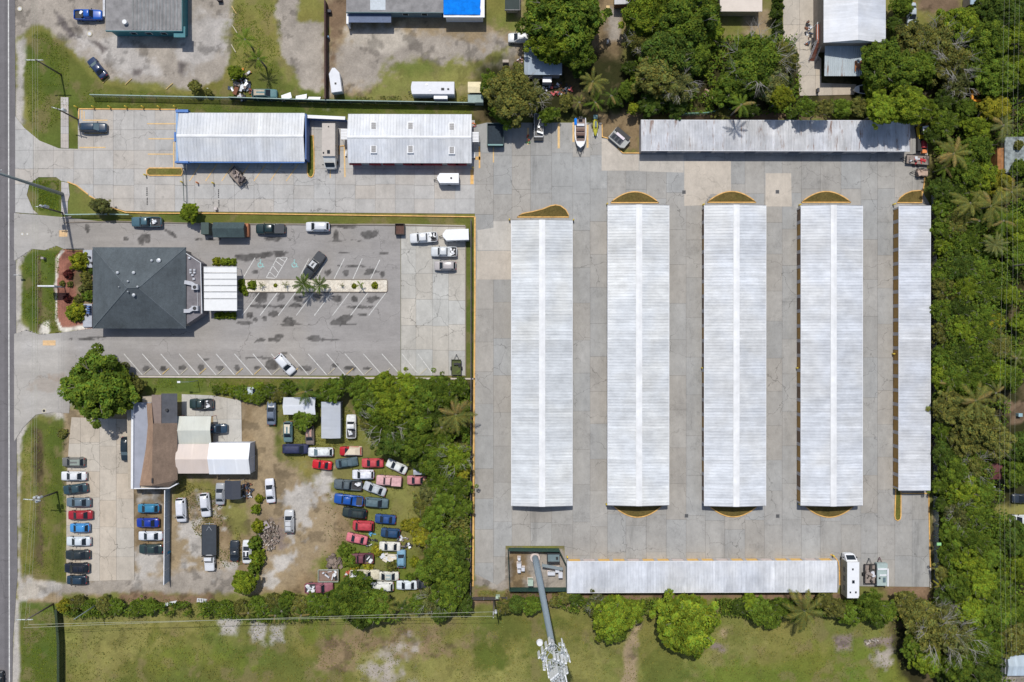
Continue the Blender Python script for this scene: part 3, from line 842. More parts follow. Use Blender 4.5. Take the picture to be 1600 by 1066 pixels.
for cx, cy in ((407, 413), (460, 413)):      # worn wheelchair symbols
    m = MB(); c = W(cx, cy, 0.036)
    P = [(math.cos(t) * 0.55 - 0.05, math.sin(t) * 0.55 - 0.15) for t in np.linspace(R(100), R(400), 14)]
    for i in range(len(P) - 1):
        a, b = Vector(P[i]), Vector(P[i + 1])
        m.add([(a.x + c.x, a.y + c.y, 0.036), (a.x * .7 + c.x, a.y * .7 + c.y, 0.036), (b.x * .7 + c.x, b.y * .7 + c.y, 0.036), (b.x + c.x, b.y + c.y, 0.036)], [(0, 1, 2, 3)])
    for x0, y0, x1, y1 in ((-.12, .15, .1, .62), (-.1, .0, .5, .16), (.4, -.45, .55, .0), (.4, -.6, .8, -.45), (-.14, .7, .14, .95)):
        m.add([(c.x + x0, c.y + y0, 0.037), (c.x + x1, c.y + y0, 0.037), (c.x + x1, c.y + y1, 0.037), (c.x + x0, c.y + y1, 0.037)], [(0, 1, 2, 3)])
    m.build('wheelchair_symbol', M_blue_mark, LOTP)
M_tact = plain('tactile_yellow', lin((222, 186, 140)), 0.8, var=0.2)
for cx, cy, w, h in ((99, 365, 13, 10), (77, 536, 20, 8)):
    m = MB(); m.prism(P2([(cx - w / 2, cy - h / 2), (cx + w / 2, cy - h / 2), (cx + w / 2, cy + h / 2), (cx - w / 2, cy + h / 2)]), 0.0, 0.045)
    m.build('tactile_pad', M_tact, LOTP)
# dark words painted across the lane
M_black = plain('black_paint', (0.03, 0.03, 0.032), 0.7)
for cx, y0, y1 in ((229.6, 293, 307), (230, 309, 321), (341.5, 296, 310), (342, 313, 325)):
    n = 5
    for k in range(n):
        a = y0 + (y1 - y0) * k / n; b = a + (y1 - y0) / n * 0.72
        pline(drive, (cx, a), (cx, b), 0.22, M_black, 'worn_letter', z=0.068)

def smooth_pts(p, n=3, closed=False):
    for _ in range(n):
        q = []
        m = len(p)
        if not closed: q.append(p[0])
        for i in range(m if closed else m - 1):
            a, b = p[i], p[(i + 1) % m]
            q += [(a[0] * .75 + b[0] * .25, a[1] * .75 + b[1] * .25), (a[0] * .25 + b[0] * .75, a[1] * .25 + b[1] * .75)]
        if not closed: q.append(p[-1])
        p = q
    return p
def kerb(pts, w=0.20, h=0.16, mat=None, closed=False, sm=0, name='yellow_kerb'):
    if sm: pts = smooth_pts(pts, sm, closed)
    m = MB(); m.path(P2(pts), w, 0.0, h + 0.03, closed)
    return struct(m.build(name, mat or M_yellow))
kerb([(140, 306), (166, 322), (197, 332), (240, 333.5), (330, 333.5), (742, 339)], sm=0)
kerb([(106, 284.5), (120, 290), (138, 304)])
kerb([(742, 339), (742, 470), (741, 600), (740, 760), (739, 916)], w=0.32)
kerb([(124, 170.5), (278, 171.5)])
kerb([(124, 171.5), (123.5, 186)])
kerb([(1450.5, 771), (1452, 846)]); kerb([(1452, 847), (1453, 886)])
kerb([(1453, 887), (1453.5, 918)], mat=plain('bare_kerb', lin((206, 196, 186)), 0.8))
kerb([(1445, 272), (1443, 290), (1441, 302)]); kerb([(1448, 200), (1448, 256)], mat=MATS['bare_kerb'])
kerb([(940.5, 195), (941, 214), (951, 217)]); kerb([(965, 232), (973, 239.5), (1001, 239.5)])
kerb([(1297, 866), (1305, 871), (1311, 880), (1311.5, 914)], sm=2)
kerb([(538, 228), (531, 229), (530, 242)])
kerb([(96, 340.5), (112, 339)], mat=MATS['bare_kerb'], name='kerb')
kerb([(174, 588.5), (400, 589.5), (742, 592)], mat=MATS['bare_kerb'], w=0.3, name='kerb')
kerb([(100, 348), (180, 346), (330, 350), (626, 352), (727, 354)], mat=plain('old_kerb', lin((140, 130, 118)), 0.9), name='kerb', w=0.2)
kerb([(727.5, 354), (727.5, 588)], mat=MATS['old_kerb'], name='kerb', w=0.2)
M_soil = painted_sheet('island_soil', amp=0.3, bmp=0.8)
def island(pts, w=0.20, sm=0, kmat=None, soil=((118, 100, 60), (92, 84, 46)), name='planting_island', kname='yellow_kerb', hh=0.15):
    if sm: pts = smooth_pts(pts, sm, True)
    def colf(x, y):
        t = fbm(x, y, 9, int(pts[0][0]), 4)[..., None]
        return np.array(lin(soil[0])) * t + np.array(lin(soil[1])) * (1 - t)
    s = sheet(name, pts, hh, colf, 1.6, M_soil)
    kerb(pts, w, hh + 0.03, kmat, True, name=kname)
    return s
def arc_island(x0, x1, y, dy):
    top = [(x0 + (x1 - x0) * t, y + dy * math.sin(math.pi * t) ** 0.85) for t in np.linspace(0, 1, 17)]
    island([(float(a), float(b)) for a, b in top])
arc_island(954, 1029, 317, -17); arc_island(1105, 1181, 316.5, -17); arc_island(1252, 1329, 316.5, -17)
arc_island(957, 1035, 789, 19); arc_island(1107, 1184, 789.5, 18); arc_island(1257, 1334, 790, 18)
island([(808, 339.5), (816, 334), (832, 331), (848, 327), (860, 322), (868, 320.5), (876, 322), (884, 328), (888, 335), (889, 339.5)])
island([(1401, 317), (1406, 309), (1414, 303), (1424, 299), (1436, 298), (1440, 298), (1440, 317)])
island([(1399, 764), (1405, 764), (1407, 769), (1407, 806), (1406, 811), (1402, 813.5), (1398.5, 811), (1397.5, 806)], soil=((110, 100, 50), (96, 104, 44)))
kerb([(1407, 771), (1450, 771)])
island([(480.5, 212), (489.5, 212), (491, 240), (491, 270), (489, 275.5), (486, 277.5), (482.5, 275.5), (480.5, 270)], soil=((92, 102, 44), (110, 110, 52)))
island([(234, 263), (284, 263), (286, 268), (284, 274.5), (234, 274.5), (230, 272), (230, 266)], soil=((104, 108, 50), (128, 116, 70)))
island([(383, 437), (604, 437), (605.5, 440), (605.5, 454), (604, 456.5), (383, 456.5)], w=0.16, kmat=MATS['old_kerb'], soil=((232, 226, 212), (220, 208, 190)), name='gravel_island', kname='kerb')

# bollards, wheel stops, drains
M_byel = plain('bollard_yellow', (0.78, 0.58, 0.07), 0.5)
M_bor = plain('bollard_orange', (0.75, 0.25, 0.08), 0.5)
bol_me = {}
def bollard(px, py, label, mat=None, h=1.1, group='yellow bollards'):
    mat = mat or M_byel
    if mat.name not in bol_me:
        m = MB(); m.cyl((0, 0, 0), (0, 0, h), 0.15, n=10); m.cyl((0, 0, h), (0, 0, h + .08), 0.15, 0.07, n=10)
        bol_me[mat.name] = m.mesh('bollard', mat, True)
    o = link('bollard', bol_me[mat.name], None, W(px, py, 0))
    tag(o, label, 'bollard', group)
ordn = ['first', 'second', 'third', 'fourth', 'fifth', 'sixth', 'seventh', 'eighth', 'ninth', 'tenth', 'eleventh', 'twelfth', 'thirteenth', 'fourteenth', 'fifteenth', 'sixteenth', 'seventeenth', 'eighteenth', 'nineteenth', 'twentieth']
for i, x in enumerate((121, 148, 173.5, 199, 225, 250, 275)):
    bollard(x, 168.5, f'yellow bollard, {ordn[i]} from the left above the kerb of the left lot', group='yellow bollards above the parking kerb')
bollard(286, 285.5, 'yellow bollard at the end of the grey pole in front of the blue building')
bollard(310, 286.5, 'orange bollard in the lane between two yellow ones below the blue building', M_bor)
bollard(334.5, 287, 'pale yellow bollard on the right of the orange bollard below the blue building')
bollard(229, 274.5, 'yellow bollard at the left tip of the small grass island below the left lot')
bollard(739, 263, 'yellow bollard at the lower right corner of the white building with six skylights')
for i, (x, y) in enumerate(((796, 344), (895.5, 344.5), (948, 319.5), (1098, 320.5), (1248, 321), (1395, 320), (947, 787), (1099.5, 786), (1248, 787.5), (1396, 762), (1244, 575), (1394, 553), (886, 869), (1300, 867), (1096, 575))):
    nm = ['upper left corner of the first long storage building', 'upper right corner of the first long storage building', 'upper left corner of the second long storage building',
          'upper left corner of the third long storage building', 'upper left corner of the fourth long storage building', 'upper left corner of the narrow easternmost storage building',
          'lower left corner of the second long storage building', 'lower left corner of the third long storage building', 'lower left corner of the fourth long storage building', 'lower left corner of the narrow easternmost storage building',
          'middle of the left wall of the fourth long storage building', 'middle of the left wall of the narrow easternmost building', 'upper left corner of the storage building at the bottom', 'upper right corner of the storage building at the bottom', 'middle of the left wall of the third long storage building'][i]
    bollard(x, y, ('bollard at the ' + nm).replace('storage building', 'building'), group='yellow bollards guarding the storage buildings')
m = MB(); m.prism([(-0.9, -0.075), (0.9, -0.075), (0.9, 0.075), (-0.9, 0.075)], 0.0, 0.10); m.prism([(-0.86, -0.045), (0.86, -0.045), (0.86, 0.045), (-0.86, 0.045)], 0.10, 0.14)
M_stop = plain('wheel_stop_concrete', lin((200, 192, 170)), 0.8, var=0.2)
M_stopy = plain('wheel_stop_yellow', lin((214, 186, 122)), 0.8, var=0.25)
stop_me = [m.mesh('wheel_stop', M_stop), m.mesh('wheel_stop', M_stopy)]
for k in range(16):
    if k == 8: pass
    o = link('wheel_stop', stop_me[1 if k in (1, 3, 5, 6, 8, 11) else 0], None, W(230.5 + 28.75 * k, 580.3, 0.031), R(42))
    tag(o, f'concrete wheel stop, {ordn[k]} from the left in the slanted bays along the south edge', 'wheel stop', 'wheel stops of the slanted bays')
for i, (x, y, a, c) in enumerate(((166, 125, 45, 1), (201, 128, 43, 1), (265, 135, 42, 1), (366, 16, -58, 1), (367, 46, -58, 0), (365, 76, -60, 0))):
    o = link('wheel_stop', stop_me[c], None, W(x, y, 0.0), R(a))
    tag(o, ['yellowish wheel stop beside the navy car at the grass edge', 'wheel stop second to the right of the navy car by the grass', 'pale wheel stop at the lower right of the gravel lot by the wall of grass',
            'orange-yellow wheel stop at the top of the gravel lot right edge', 'wheel stop in the middle of the gravel lot right edge', 'whitish wheel stop lowest on the gravel lot right edge'][i], 'wheel stop', 'wheel stops of the gravel lot')
M_grate = plain('drain_iron', (0.035, 0.035, 0.038), 0.7)
for i, (x, y) in enumerate(((1068.5, 300.5), (1214.5, 300), (1072.5, 806), (1215, 806.5))):
    m = MB(); m.box(-.38, -.38, 0, .38, .38, .072)
    t = thing('drain', ['dark square drain in the grey slabs left of the pale concrete patch', 'dark square drain in the middle of the pale speckled slab', 'dark square drain below the gap between the second and third storage buildings', 'dark square drain below the gap between the third and fourth storage buildings'][i], 'drain', W(x, y, 0), group='square yard drains')
    m.build('frame', plain('drain_frame', (0.2, 0.2, 0.2), 0.8), t)
    g = MB()
    for k in range(5): g.box(-.32, -.3 + k * .13, .07, .32, -.3 + k * .13 + .09, .08)
    g.build('grate', M_grate, t)

M_wall = plain('painted_block_wall', lin((196, 190, 186)), 0.8, var=0.12, scale=0.8)
M_trimw = plain('white_trim', (0.74, 0.75, 0.77), 0.5, var=0.08)
M_trimg = plain('grey_gutter', (0.20, 0.20, 0.22), 0.5)
M_door_or = plain('roll_door_orange', lin((186, 142, 70)), 0.5, var=0.15)
M_door_br = plain('roll_door_brown', lin((132, 104, 78)), 0.5, var=0.15)
M_door_yl = plain('roll_door_ochre', lin((236, 190, 110)), 0.5, var=0.12)
M_pad = plain('door_pad', lin((212, 196, 188)), 0.8)

def ribbed_gable(origin, x0, x1, y0, y1, ze, zr, pitch, along='y', rib=0.045, ribw=0.15, off=0.0):
    """sheet metal gable roof in world metres; ridge runs along `along`; ribs run down the slopes"""
    m = MB(origin)
    if along == 'y': a0, a1, b0, b1 = y0, y1, x0, x1
    else: a0, a1, b0, b1 = x0, x1, y0, y1
    n = max(2, round((a1 - a0) / pitch)); st = []
    for k in range(n):
        s = a0 + (a1 - a0) * k / n; e = a0 + (a1 - a0) * (k + 1) / n
        st += [(s, 0), (s + ribw * .3, rib), (s + ribw * .7, rib), (s + ribw, 0)]
    st.append((a1, 0))
    bm_ = (b0 + b1) / 2 + off
    pts = []
    for s, h in st:
        for b, z in ((b0, ze), (bm_, zr), (b1, ze)):
            pts.append((b, s, z + h) if along == 'y' else (s, b, z + h))
    fs = []
    for i in range(len(st) - 1):
        for j in range(2):
            q = (3 * i + j, 3 * i + j + 1, 3 * i + j + 4, 3 * i + j + 3)
            fs.append(q if along == 'y' else q[::-1])
    m.add(pts, fs)
    # underside
    pts = [(b0, a0, ze - .06), (bm_, a0, zr - .06), (b1, a0, ze - .06), (b0, a1, ze - .06), (bm_, a1, zr - .06), (b1, a1, ze - .06)]
    if along != 'y': pts = [(p[1], p[0], p[2]) for p in pts]
    m.add(pts, [(0, 3, 4, 1), (1, 4, 5, 2)])
    return m

def rect_w(x0, y0, x1, y1, z):
    """photo rectangle at height z -> world rectangle (xmin, ymin, xmax, ymax)"""
    a = W(x0, y0, z); b = W(x1, y1, z); c = W(x1, y0, z); d = W(x0, y1, z)
    return (a.x + d.x) / 2, (b.y + d.y) / 2, (b.x + c.x) / 2, (a.y + c.y) / 2

def door_mesh(w, h, mat, key):
    m = MB(); n = 8
    for k in range(n):
        z0 = h * k / n
        m.add([(0, -w / 2, z0), (0, w / 2, z0), (0.03, w / 2, z0 + h / n * .5), (0.03, -w / 2, z0 + h / n * .5), (0, w / 2, z0 + h / n), (0, -w / 2, z0 + h / n)], [(0, 1, 2, 3), (3, 2, 4, 5)])
    return m.mesh('roll_door', mat)

def storage(label, rect, ze=2.75, zr=3.5, along='y', pitch=0.57, doors=20, dmat=(M_door_or, M_door_or), band=4.0, base=(0.69, 0.70, 0.71), cap=1.25, capoff=0.0, over=0.12, rust=0.0, dirt=0.17, sides='LR', seed=0, slope='gable', roofname='ribbed'):
    x0, y0, x1, y1 = rect_w(*rect, ze)
    cx, cy = (x0 + x1) / 2, (y0 + y1) / 2
    t = thing('storage_building', label, 'storage building', (cx, cy, 0), group='long low self-storage buildings')
    o = (cx, cy, 0)
    mat = metal_roof(f'roof_metal_{rect[0]}', base, 'x' if along == 'y' else 'y', pitch, dirt, band, rust)
    ribbed_gable(o, x0, x1, y0, y1, ze, zr if slope == 'gable' else zr, pitch, along).build('roof', mat, t)
    m = MB(o)
    if along == 'y':
        zc = zr + .07
        m.add([(cx - cap / 2, y0, zc - .07 - (zr - ze) * cap / (x1 - x0) + .12), (cx, y0, zc + .04), (cx + cap / 2, y0, zc - .07 - (zr - ze) * cap / (x1 - x0) + .12),
               (cx - cap / 2, y1, zc - .07 - (zr - ze) * cap / (x1 - x0) + .12), (cx, y1, zc + .04), (cx + cap / 2, y1, zc - .07 - (zr - ze) * cap / (x1 - x0) + .12)], [(0, 1, 4, 3), (1, 2, 5, 4)])
    else:
        zc = zr + .11; q = zr + .05 - (zr - ze) * cap / (y1 - y0)
        m.add([(x0, cy - cap / 2, q), (x0, cy, zc), (x0, cy + cap / 2, q), (x1, cy - cap / 2, q), (x1, cy, zc), (x1, cy + cap / 2, q)], [(0, 3, 4, 1), (1, 4, 5, 2)])
    plain('ridge_cap_white', (0.725, 0.73, 0.735), 0.55, var=0.16, scale=.4)
    if cap > .5: m.build('ridge_cap', MATS['ridge_cap_white'], t)
    # walls with door bays
    m = MB(o); ov = over
    wx0, wx1, wy0, wy1 = x0 + ov, x1 - ov, y0 + ov, y1 - ov
    m.prism([(wx0 + .18, wy0 + .0), (wx1 - .18, wy0 + .0), (wx1 - .18, wy1), (wx0 + .18, wy1)] if along == 'y' else [(wx0, wy0 + .18), (wx1, wy0 + .18), (wx1, wy1 - .18), (wx0, wy1 - .18)], 0, ze - .07)
    A0, A1 = (wy0, wy1) if along == 'y' else (wx0, wx1)
    stp = (A1 - A0) / doors
    for s_ in sides:
        for k in range(doors + 1):
            c = A0 + k * stp; pw = .34
            lo, hi = max(A0, c - pw), min(A1, c + pw)
            if along == 'y':
                xa = (wx0, wx0 + .18) if s_ == 'L' else (wx1 - .18, wx1)
                m.box(xa[0], lo, 0, xa[1], hi, ze - .075)
            else:
                ya = (wy1 - .18, wy1) if s_ == 'L' else (wy0, wy0 + .18)
                m.box(lo, ya[0], 0, hi, ya[1], ze - .075)
        # lintel
        if along == 'y':
            xa = (wx0 + .02, wx0 + .17) if s_ == 'L' else (wx1 - .17, wx1 - .02)
            m.box(xa[0], A0 + .01, 2.35, xa[1], A1 - .01, ze - .08)
        else:
            ya = (wy1 - .17, wy1 - .02) if s_ == 'L' else (wy0 + .02, wy0 + .17)
            m.box(A0 + .01, ya[0], 2.35, A1 - .01, ya[1], ze - .08)
    m.build('wall', M_wall, t)
    m = MB(o)
    if along == 'y':
        m.box(x0 - .10, y0, ze - .14, x0 - .004, y1, ze + .0); m.box(x1 + .004, y0, ze - .14, x1 + .10, y1, ze + .0)
    else:
        m.box(x0, y0 - .10, ze - .14, x1, y0 - .004, ze); m.box(x0, y1 + .004, ze - .14, x1, y1 + .10, ze)
    m.build('gutter', M_trimw, t)
    for q in (((y0 - .06), (y1 + .004)) if along == 'y' else ((x0 - .06), (x1 + .004))):
        m = MB(o); A, Bm, Cc = (x0, cx, x1) if along == 'y' else (y0, cy, y1); pts = []
        for d in (0, .056): pts += [(A, q + d, ze - .2), (Bm, q + d, ze - .2), (Cc, q + d, ze - .2), (Cc, q + d, ze + .05), (Bm, q + d, zr + .06), (A, q + d, ze + .05)]
        if along != 'y': pts = [(p[1], p[0], p[2]) for p in pts]
        m.add(pts, [(0, 1, 4, 5), (1, 2, 3, 4), (6, 11, 10, 7), (7, 10, 9, 8), (3, 9, 10, 4), (4, 10, 11, 5)])
        m.build('gable_trim', M_trimg, t)
    dm = [door_mesh(stp - .6, 2.3, q, i) for i, q in enumerate(dmat)]
    for s_ in sides:
        for k in range(doors):
            c = A0 + (k + .5) * stp
            if along == 'y':
                x = wx0 + .12 if s_ == 'L' else wx1 - .12
                d = link('roll_door', dm[(k * 7 + seed) % 3 % 2], t, (x - cx, c - cy, 0.05), R(180) if s_ == 'L' else 0)
            else:
                y = wy1 - .12 if s_ == 'L' else wy0 + .12
                d = link('roll_door', dm[(k * 7 + seed) % 3 % 2], t, (c - cx, y - cy, 0.05), R(90) if s_ == 'L' else R(-90))
    return t
storage('long white ribbed storage building nearest the yellow kerb, leftmost of the four wide ones', (799.5, 344.5, 894, 790.5), doors=20, dmat=(M_door_br, M_door_br), base=(0.69, 0.70, 0.69))
storage('long white ribbed storage building, second from the left of the four wide ones', (950, 321, 1045, 789.5), doors=20, dmat=(M_door_br, M_door_br), base=(0.72, 0.73, 0.725), seed=1)
storage('long white ribbed storage building with brown doors, third from the left of the wide ones', (1101, 321, 1196.5, 790.5), doors=20, dmat=(M_door_br, M_door_or), base=(0.70, 0.71, 0.715), seed=2)
storage('long white ribbed storage building with ochre doors, rightmost of the four wide ones', (1252, 321.5, 1347.5, 790), doors=20, dmat=(M_door_or, M_door_br), base=(0.69, 0.70, 0.71), seed=3)
storage('narrow long storage building with orange doors against the eastern woods', (1405, 321.5, 1453.5, 766.5), zr=2.86, doors=20, dmat=(M_door_or, M_door_or), base=(0.66, 0.67, 0.69), seed=4, cap=.2)
storage('low storage building across the top of the yard, tree shadows on its grey roof', (1001.5, 188.5, 1421.5, 235.5), zr=2.86, along='x', doors=18, dmat=(M_wall, M_trimg), base=(0.60, 0.60, 0.61), cap=.2, sides='R', rust=.3, dirt=.2)
storage('low storage building along the bottom of the yard beside the tower compound', (886, 877.5, 1308, 925.5), zr=2.86, along='x', doors=18, dmat=(M_door_yl, M_pad), base=(0.68, 0.69, 0.71), cap=.2, sides='L')

# blue-trimmed office
def office(label, rect, ze, zr, base, wallmat, pitch, name):
    x0, y0, x1, y1 = rect_w(*rect, ze); cx, cy = (x0 + x1) / 2, (y0 + y1) / 2; o = (cx, cy, 0)
    t = thing(name, label, 'building', (cx, cy, 0))
    ribbed_gable(o, x0, x1, y0, y1, ze, zr, pitch, 'x', .05).build('roof', metal_roof(f'office_roof_{rect[0]}', base, 'y', pitch, .13, 5.5), t)
    m = MB(o); m.prism([(x0 + .25, y0 + .35), (x1 - .25, y0 + .35), (x1 - .25, y1 - .2), (x0 + .25, y1 - .2)], 0, ze - .07); 
    for xx in (x0 + .25, x1 - .31):
        m.add([(xx, y0 + .3, ze - .08), (xx, cy, zr - .08), (xx, y1 - .2, ze - .08), (xx + .06, y0 + .3, ze - .08), (xx + .06, cy, zr - .08), (xx + .06, y1 - .2, ze - .08)], [(0, 1, 2), (5, 4, 3)])
    m.build('wall', wallmat, t)
    q = (zr - ze) * 1.1 / (y1 - y0)
    m = MB(o); q *= .5; m.add([(x0, cy - .28, zr + .06 - q), (x0, cy, zr + .09), (x0, cy + .28, zr + .06 - q), (x1, cy - .28, zr + .06 - q), (x1, cy, zr + .09), (x1, cy + .28, zr + .06 - q)], [(0, 3, 4, 1), (1, 4, 5, 2)])
    m.build('ridge_cap', MATS['ridge_cap_white'], t)
    return t, x0, y0, x1, y1, cx, cy
M_blue = plain('royal_blue_trim', lin((62, 118, 190)), 0.45, var=0.12)
M_blue2 = plain('navy_blue_wall', lin((70, 104, 160)), 0.6, var=0.1)
M_glass = plain('window_glass', (0.02, 0.028, 0.035), 0.08, var=0.05, spec=0.7)
t, x0, y0, x1, y1, cx, cy = office('white ribbed roof office with bright blue trim beside the left parking lot', (279, 176.5, 476, 252.5), 3.0, 3.9, (0.66, 0.67, 0.68), M_blue2, 0.62, 'office_building')
o = (cx, cy, 0)
m = MB(o)
m.box(x0 - .42, y0 + .02, 0.2, x0 - .03, y1 + .35, 3.15)             # parapet wall on the street end
m.build('end_parapet', plain('sky_blue_parapet', lin((136, 172, 214)), .6), t)
for (a, b, c_, d, zz) in ((x0 - .62, y0 - .35, x0 + 2.0, y0 - .02, 3.3), (x0 - .45, y1 + .02, x0 + 2.0, y1 + .55, 3.3), (x0 - .75, cy - .9, x0 - .43, cy + .9, 3.3)):
    m = MB(o); m.box(a, b, 2.2, c_, d, zz); m.build('blue_cornice', M_blue, t)
m = MB(o); m.box(x0 + 2.1, y0 - .22, 2.55, x1 - .1, y0 - .03, 2.95); m.build('fascia', M_blue, t)
m = MB(o); m.box(x1 + .02, y0 + .5, .3, x1 + .32, y1 - .1, 2.9); m.build('end_panel', M_blue2, t)
dm = door_mesh(2.3, 2.3, plain('teal_door', (.05, .16, .2), .5), 0)
for k in range(8): link('roll_door', dm, t, (x0 + 2.2 + k * 3.0 - cx, y0 + .33 - cy, .05), R(-90))
# windows on the street end
for yy in (-2.6, 2.2):
    m = MB(o); m.box(x0 - .47, cy + yy - .7, 1.0, x0 - .425, cy + yy + .7, 2.1); w = m.build('window', M_trimw, t)
    m = MB(o); m.box(x0 - .49, cy + yy - .62, 1.07, x0 - .472, cy + yy + .62, 2.03); m.build('pane', M_glass, w)

t, x0, y0, x1, y1, cx, cy = office('white ribbed roof building with six grey skylights and red doors', (544, 178.5, 737, 255), 3.2, 4.3, (0.72, 0.73, 0.745), plain('grey_cream_wall', lin((176, 172, 172)), .7), 0.6, 'office_building')
o = (cx, cy, 0)
M_sky = plain('grey_skylight', (0.16, 0.16, 0.17), 0.35, var=.25)
for px_ in (584, 641.5, 706):
    for py_ in (197, 233.5):
        c = W(px_, py_ + (1.5 if px_ > 700 else 0), 3.75)
        zt = 3.2 + (1 - abs(c.y - cy) / ((y1 - y0) / 2)) * 1.1
        m = MB(o); m.box(c.x - .62, c.y - .8, zt - .3, c.x + .62, c.y + .8, zt + .16); s = m.build('skylight', M_trimw, t)
        m = MB(o)
        for k in range(3): m.box(c.x - .44, c.y - .62 + k * .43, zt + .165, c.x + .44, c.y - .25 + k * .43, zt + .2)
        m.build('skylight_pane', M_sky, s)
M_red = plain('red_door', lin((170, 50, 56)), .5)
for k, xx in enumerate((558.5, 589, 610, 641, 654.5, 668, 684, 709, 722)):
    c = W(xx, 255, 0)
    m = MB(o); m.box(c.x - .95, y0 + .27, 0.02, c.x + .95, y0 + .345, 2.3)
    for q in range(4): m.box(c.x - .93, y0 + .24, .1 + q * .55, c.x + .93, y0 + .268, .1 + q * .55 + .42)
    m.build('red_door', M_red, t)
    m = MB(o); m.box(c.x - 1.1, y0 - .25, 2.45, c.x + 1.1, y0 + .33, 2.55); m.build('door_canopy', M_red, t)
for sx, px0, px1, py0, py1 in ((-1, 532.5, 544, 201, 218), (1, 737, 748, 206, 222)):
    a = W(px0, py0, 2.6); b = W(px1, py1, 2.6)
    for k in range(7):
        yy = b.y + (a.y - b.y) * k / 7
        m = MB(o); m.box(a.x, yy, 2.55, b.x, yy + (a.y - b.y) / 7 * .78, 2.63); m.build('awning_slat', M_trimw, t)
    m = MB(o)
    for xx in (a.x + .06, b.x - .06): m.box(xx - .04, b.y, 2.46, xx + .04, a.y, 2.54)
    for xx in (a.x + .06, b.x - .06): m.cyl((xx, b.y + .1, 0), (xx, b.y + .1, 2.46), .04); m.cyl((xx, a.y - .1, 0), (xx, a.y - .1, 2.46), .04)
    m.build('awning_frame', M_trimw, t)
# small steps / rails beside both ends
for i, (xx, yy, w_, h_) in enumerate(((740, 243, 5, 9), (541, 240, 2.4, 9))):
    m = MB()
    t2 = thing('entry_steps', ['white slatted steps at the right end of the skylight building', 'white slatted steps at the left end of the skylight building'][i], 'steps', W(xx, yy, 0))
    for k in range(4):
        m = MB(); m.box(-w_ * .065, -h_ * .065 + k * .3, 0, w_ * .065, -h_ * .065 + k * .3 + .2, .18 + .14 * (3 - k)); m.build('step', M_trimw, t2)
# yellow pads
for a, b, c_, d in ((735, 265, 740, 288), (743, 245, 751, 250), (748, 229, 750.5, 263)):
    m = MB(); m.prism(P2([(a, b), (c_, b), (c_, d), (a, d)]), 0, .074); m.build('yellow_pad', M_yellow, yard)
# link wall between offices
t2 = thing('link_wall', 'thin white-capped blue wall joining the two offices at the top of the driveway', 'wall', W(510, 186, 0))
m = MB(t2.location); a = W(477, 187, 0); b = W(543, 190, 0); m.obox(((a.x + b.x) / 2, (a.y + b.y) / 2), ((b - a).normalized().x, (b - a).normalized().y), (b - a).length / 2, .1, 0, 2.1); m.build('panel', M_blue2, t2)
m = MB(t2.location); m.obox(((a.x + b.x) / 2, (a.y + b.y) / 2), ((b - a).normalized().x, (b - a).normalized().y), (b - a).length / 2, .32, 2.11, 2.25); m.build('cap', M_trimw, t2)

def shingle(name, base, rough=0.9):
    if name in MATS: return MATS[name]
    m, N, L, B = nodes(name)
    p = pos(N, L)
    a = mapr(N, L, noise(N, L, p, 0.25, 7, .8), .3, .7, .72, 1.26)
    b = mapr(N, L, noise(N, L, p, 6, 3, .7), .3, .7, .82, 1.18)
    c = mapr(N, L, noise(N, L, pos(N, L, 1, .25, 1), 2, 3, .6), .3, .7, .9, 1.1)
    L.new(mulc(N, L, base, mathn(N, L, 'MULTIPLY', mathn(N, L, 'MULTIPLY', a, b), c)), B.inputs['Base Color'])
    B.inputs['Roughness'].default_value = rough
    bump(N, L, B, noise(N, L, p, 7, 3, .7), .4, .03)
    MATS[name] = m; return m
M_shing = shingle('charcoal_shingles', lin((84, 92, 97)))
x0, y0, x1, y1 = rect_w(145, 386.5, 290.5, 513.5, 3.2)
ap = W(209, 450, 7.5); cx, cy = (x0 + x1) / 2, (y0 + y1) / 2
t = thing('restaurant', 'restaurant with a charcoal shingled hip roof near the road', 'building', (cx, cy, 0)); o = (cx, cy, 0)
m = MB(o)
apx0, apx1 = ap.x - 1.2, ap.x + .9
V = [(x0, y0, 3.2), (x1, y0, 3.2), (x1, y1, 3.2), (x0, y1, 3.2), (apx0, ap.y, 7.5), (apx1, ap.y, 7.5)]
m.add(V, [(0, 1, 5, 4), (1, 2, 5), (2, 3, 4, 5), (3, 0, 4)])
m.add([(v[0], v[1], 3.05) for v in V[:4]] + [(v[0], v[1], 3.2) for v in V[:4]], [(3, 2, 1, 0), (0, 1, 5, 4), (1, 2, 6, 5), (2, 3, 7, 6), (3, 0, 4, 7)])
m.build('roof', M_shing, t)
m = MB(o)
for a, b in ((V[0], V[4]), (V[1], V[5]), (V[2], V[5]), (V[3], V[4]), (V[4], V[5])):
    m.cyl(Vector(a) + Vector((0, 0, .0)), Vector(b) + Vector((0, 0, .0)), .09, n=6)
m.build('hip_cap', shingle('hip_cap_shingles', lin((98, 106, 112))), t)
M_rwall = plain('restaurant_wall', lin((170, 160, 150)), .8)
m = MB(o); m.prism([(x0 + .6, y0 + .6), (x1 - .3, y0 + .6), (x1 - .3, y1 - .6), (x0 + .6, y1 - .6)], 0, 3.1); m.build('wall', M_rwall, t)
def on_hip(x, y):
    zs = []
    for (a, b, c) in ((V[0], V[1], V[5]), (V[1], V[2], V[5]), (V[2], V[3], V[4]), (V[3], V[0], V[4])):
        a, b, c = Vector(a), Vector(b), Vector(c); n = (b - a).cross(c - a)
        zs.append(a.z - (n.x * (x - a.x) + n.y * (y - a.y)) / n.z)
    return min(zs)
M_vent = plain('galvanised_vent', (.62, .64, .66), .35, metal=.3)
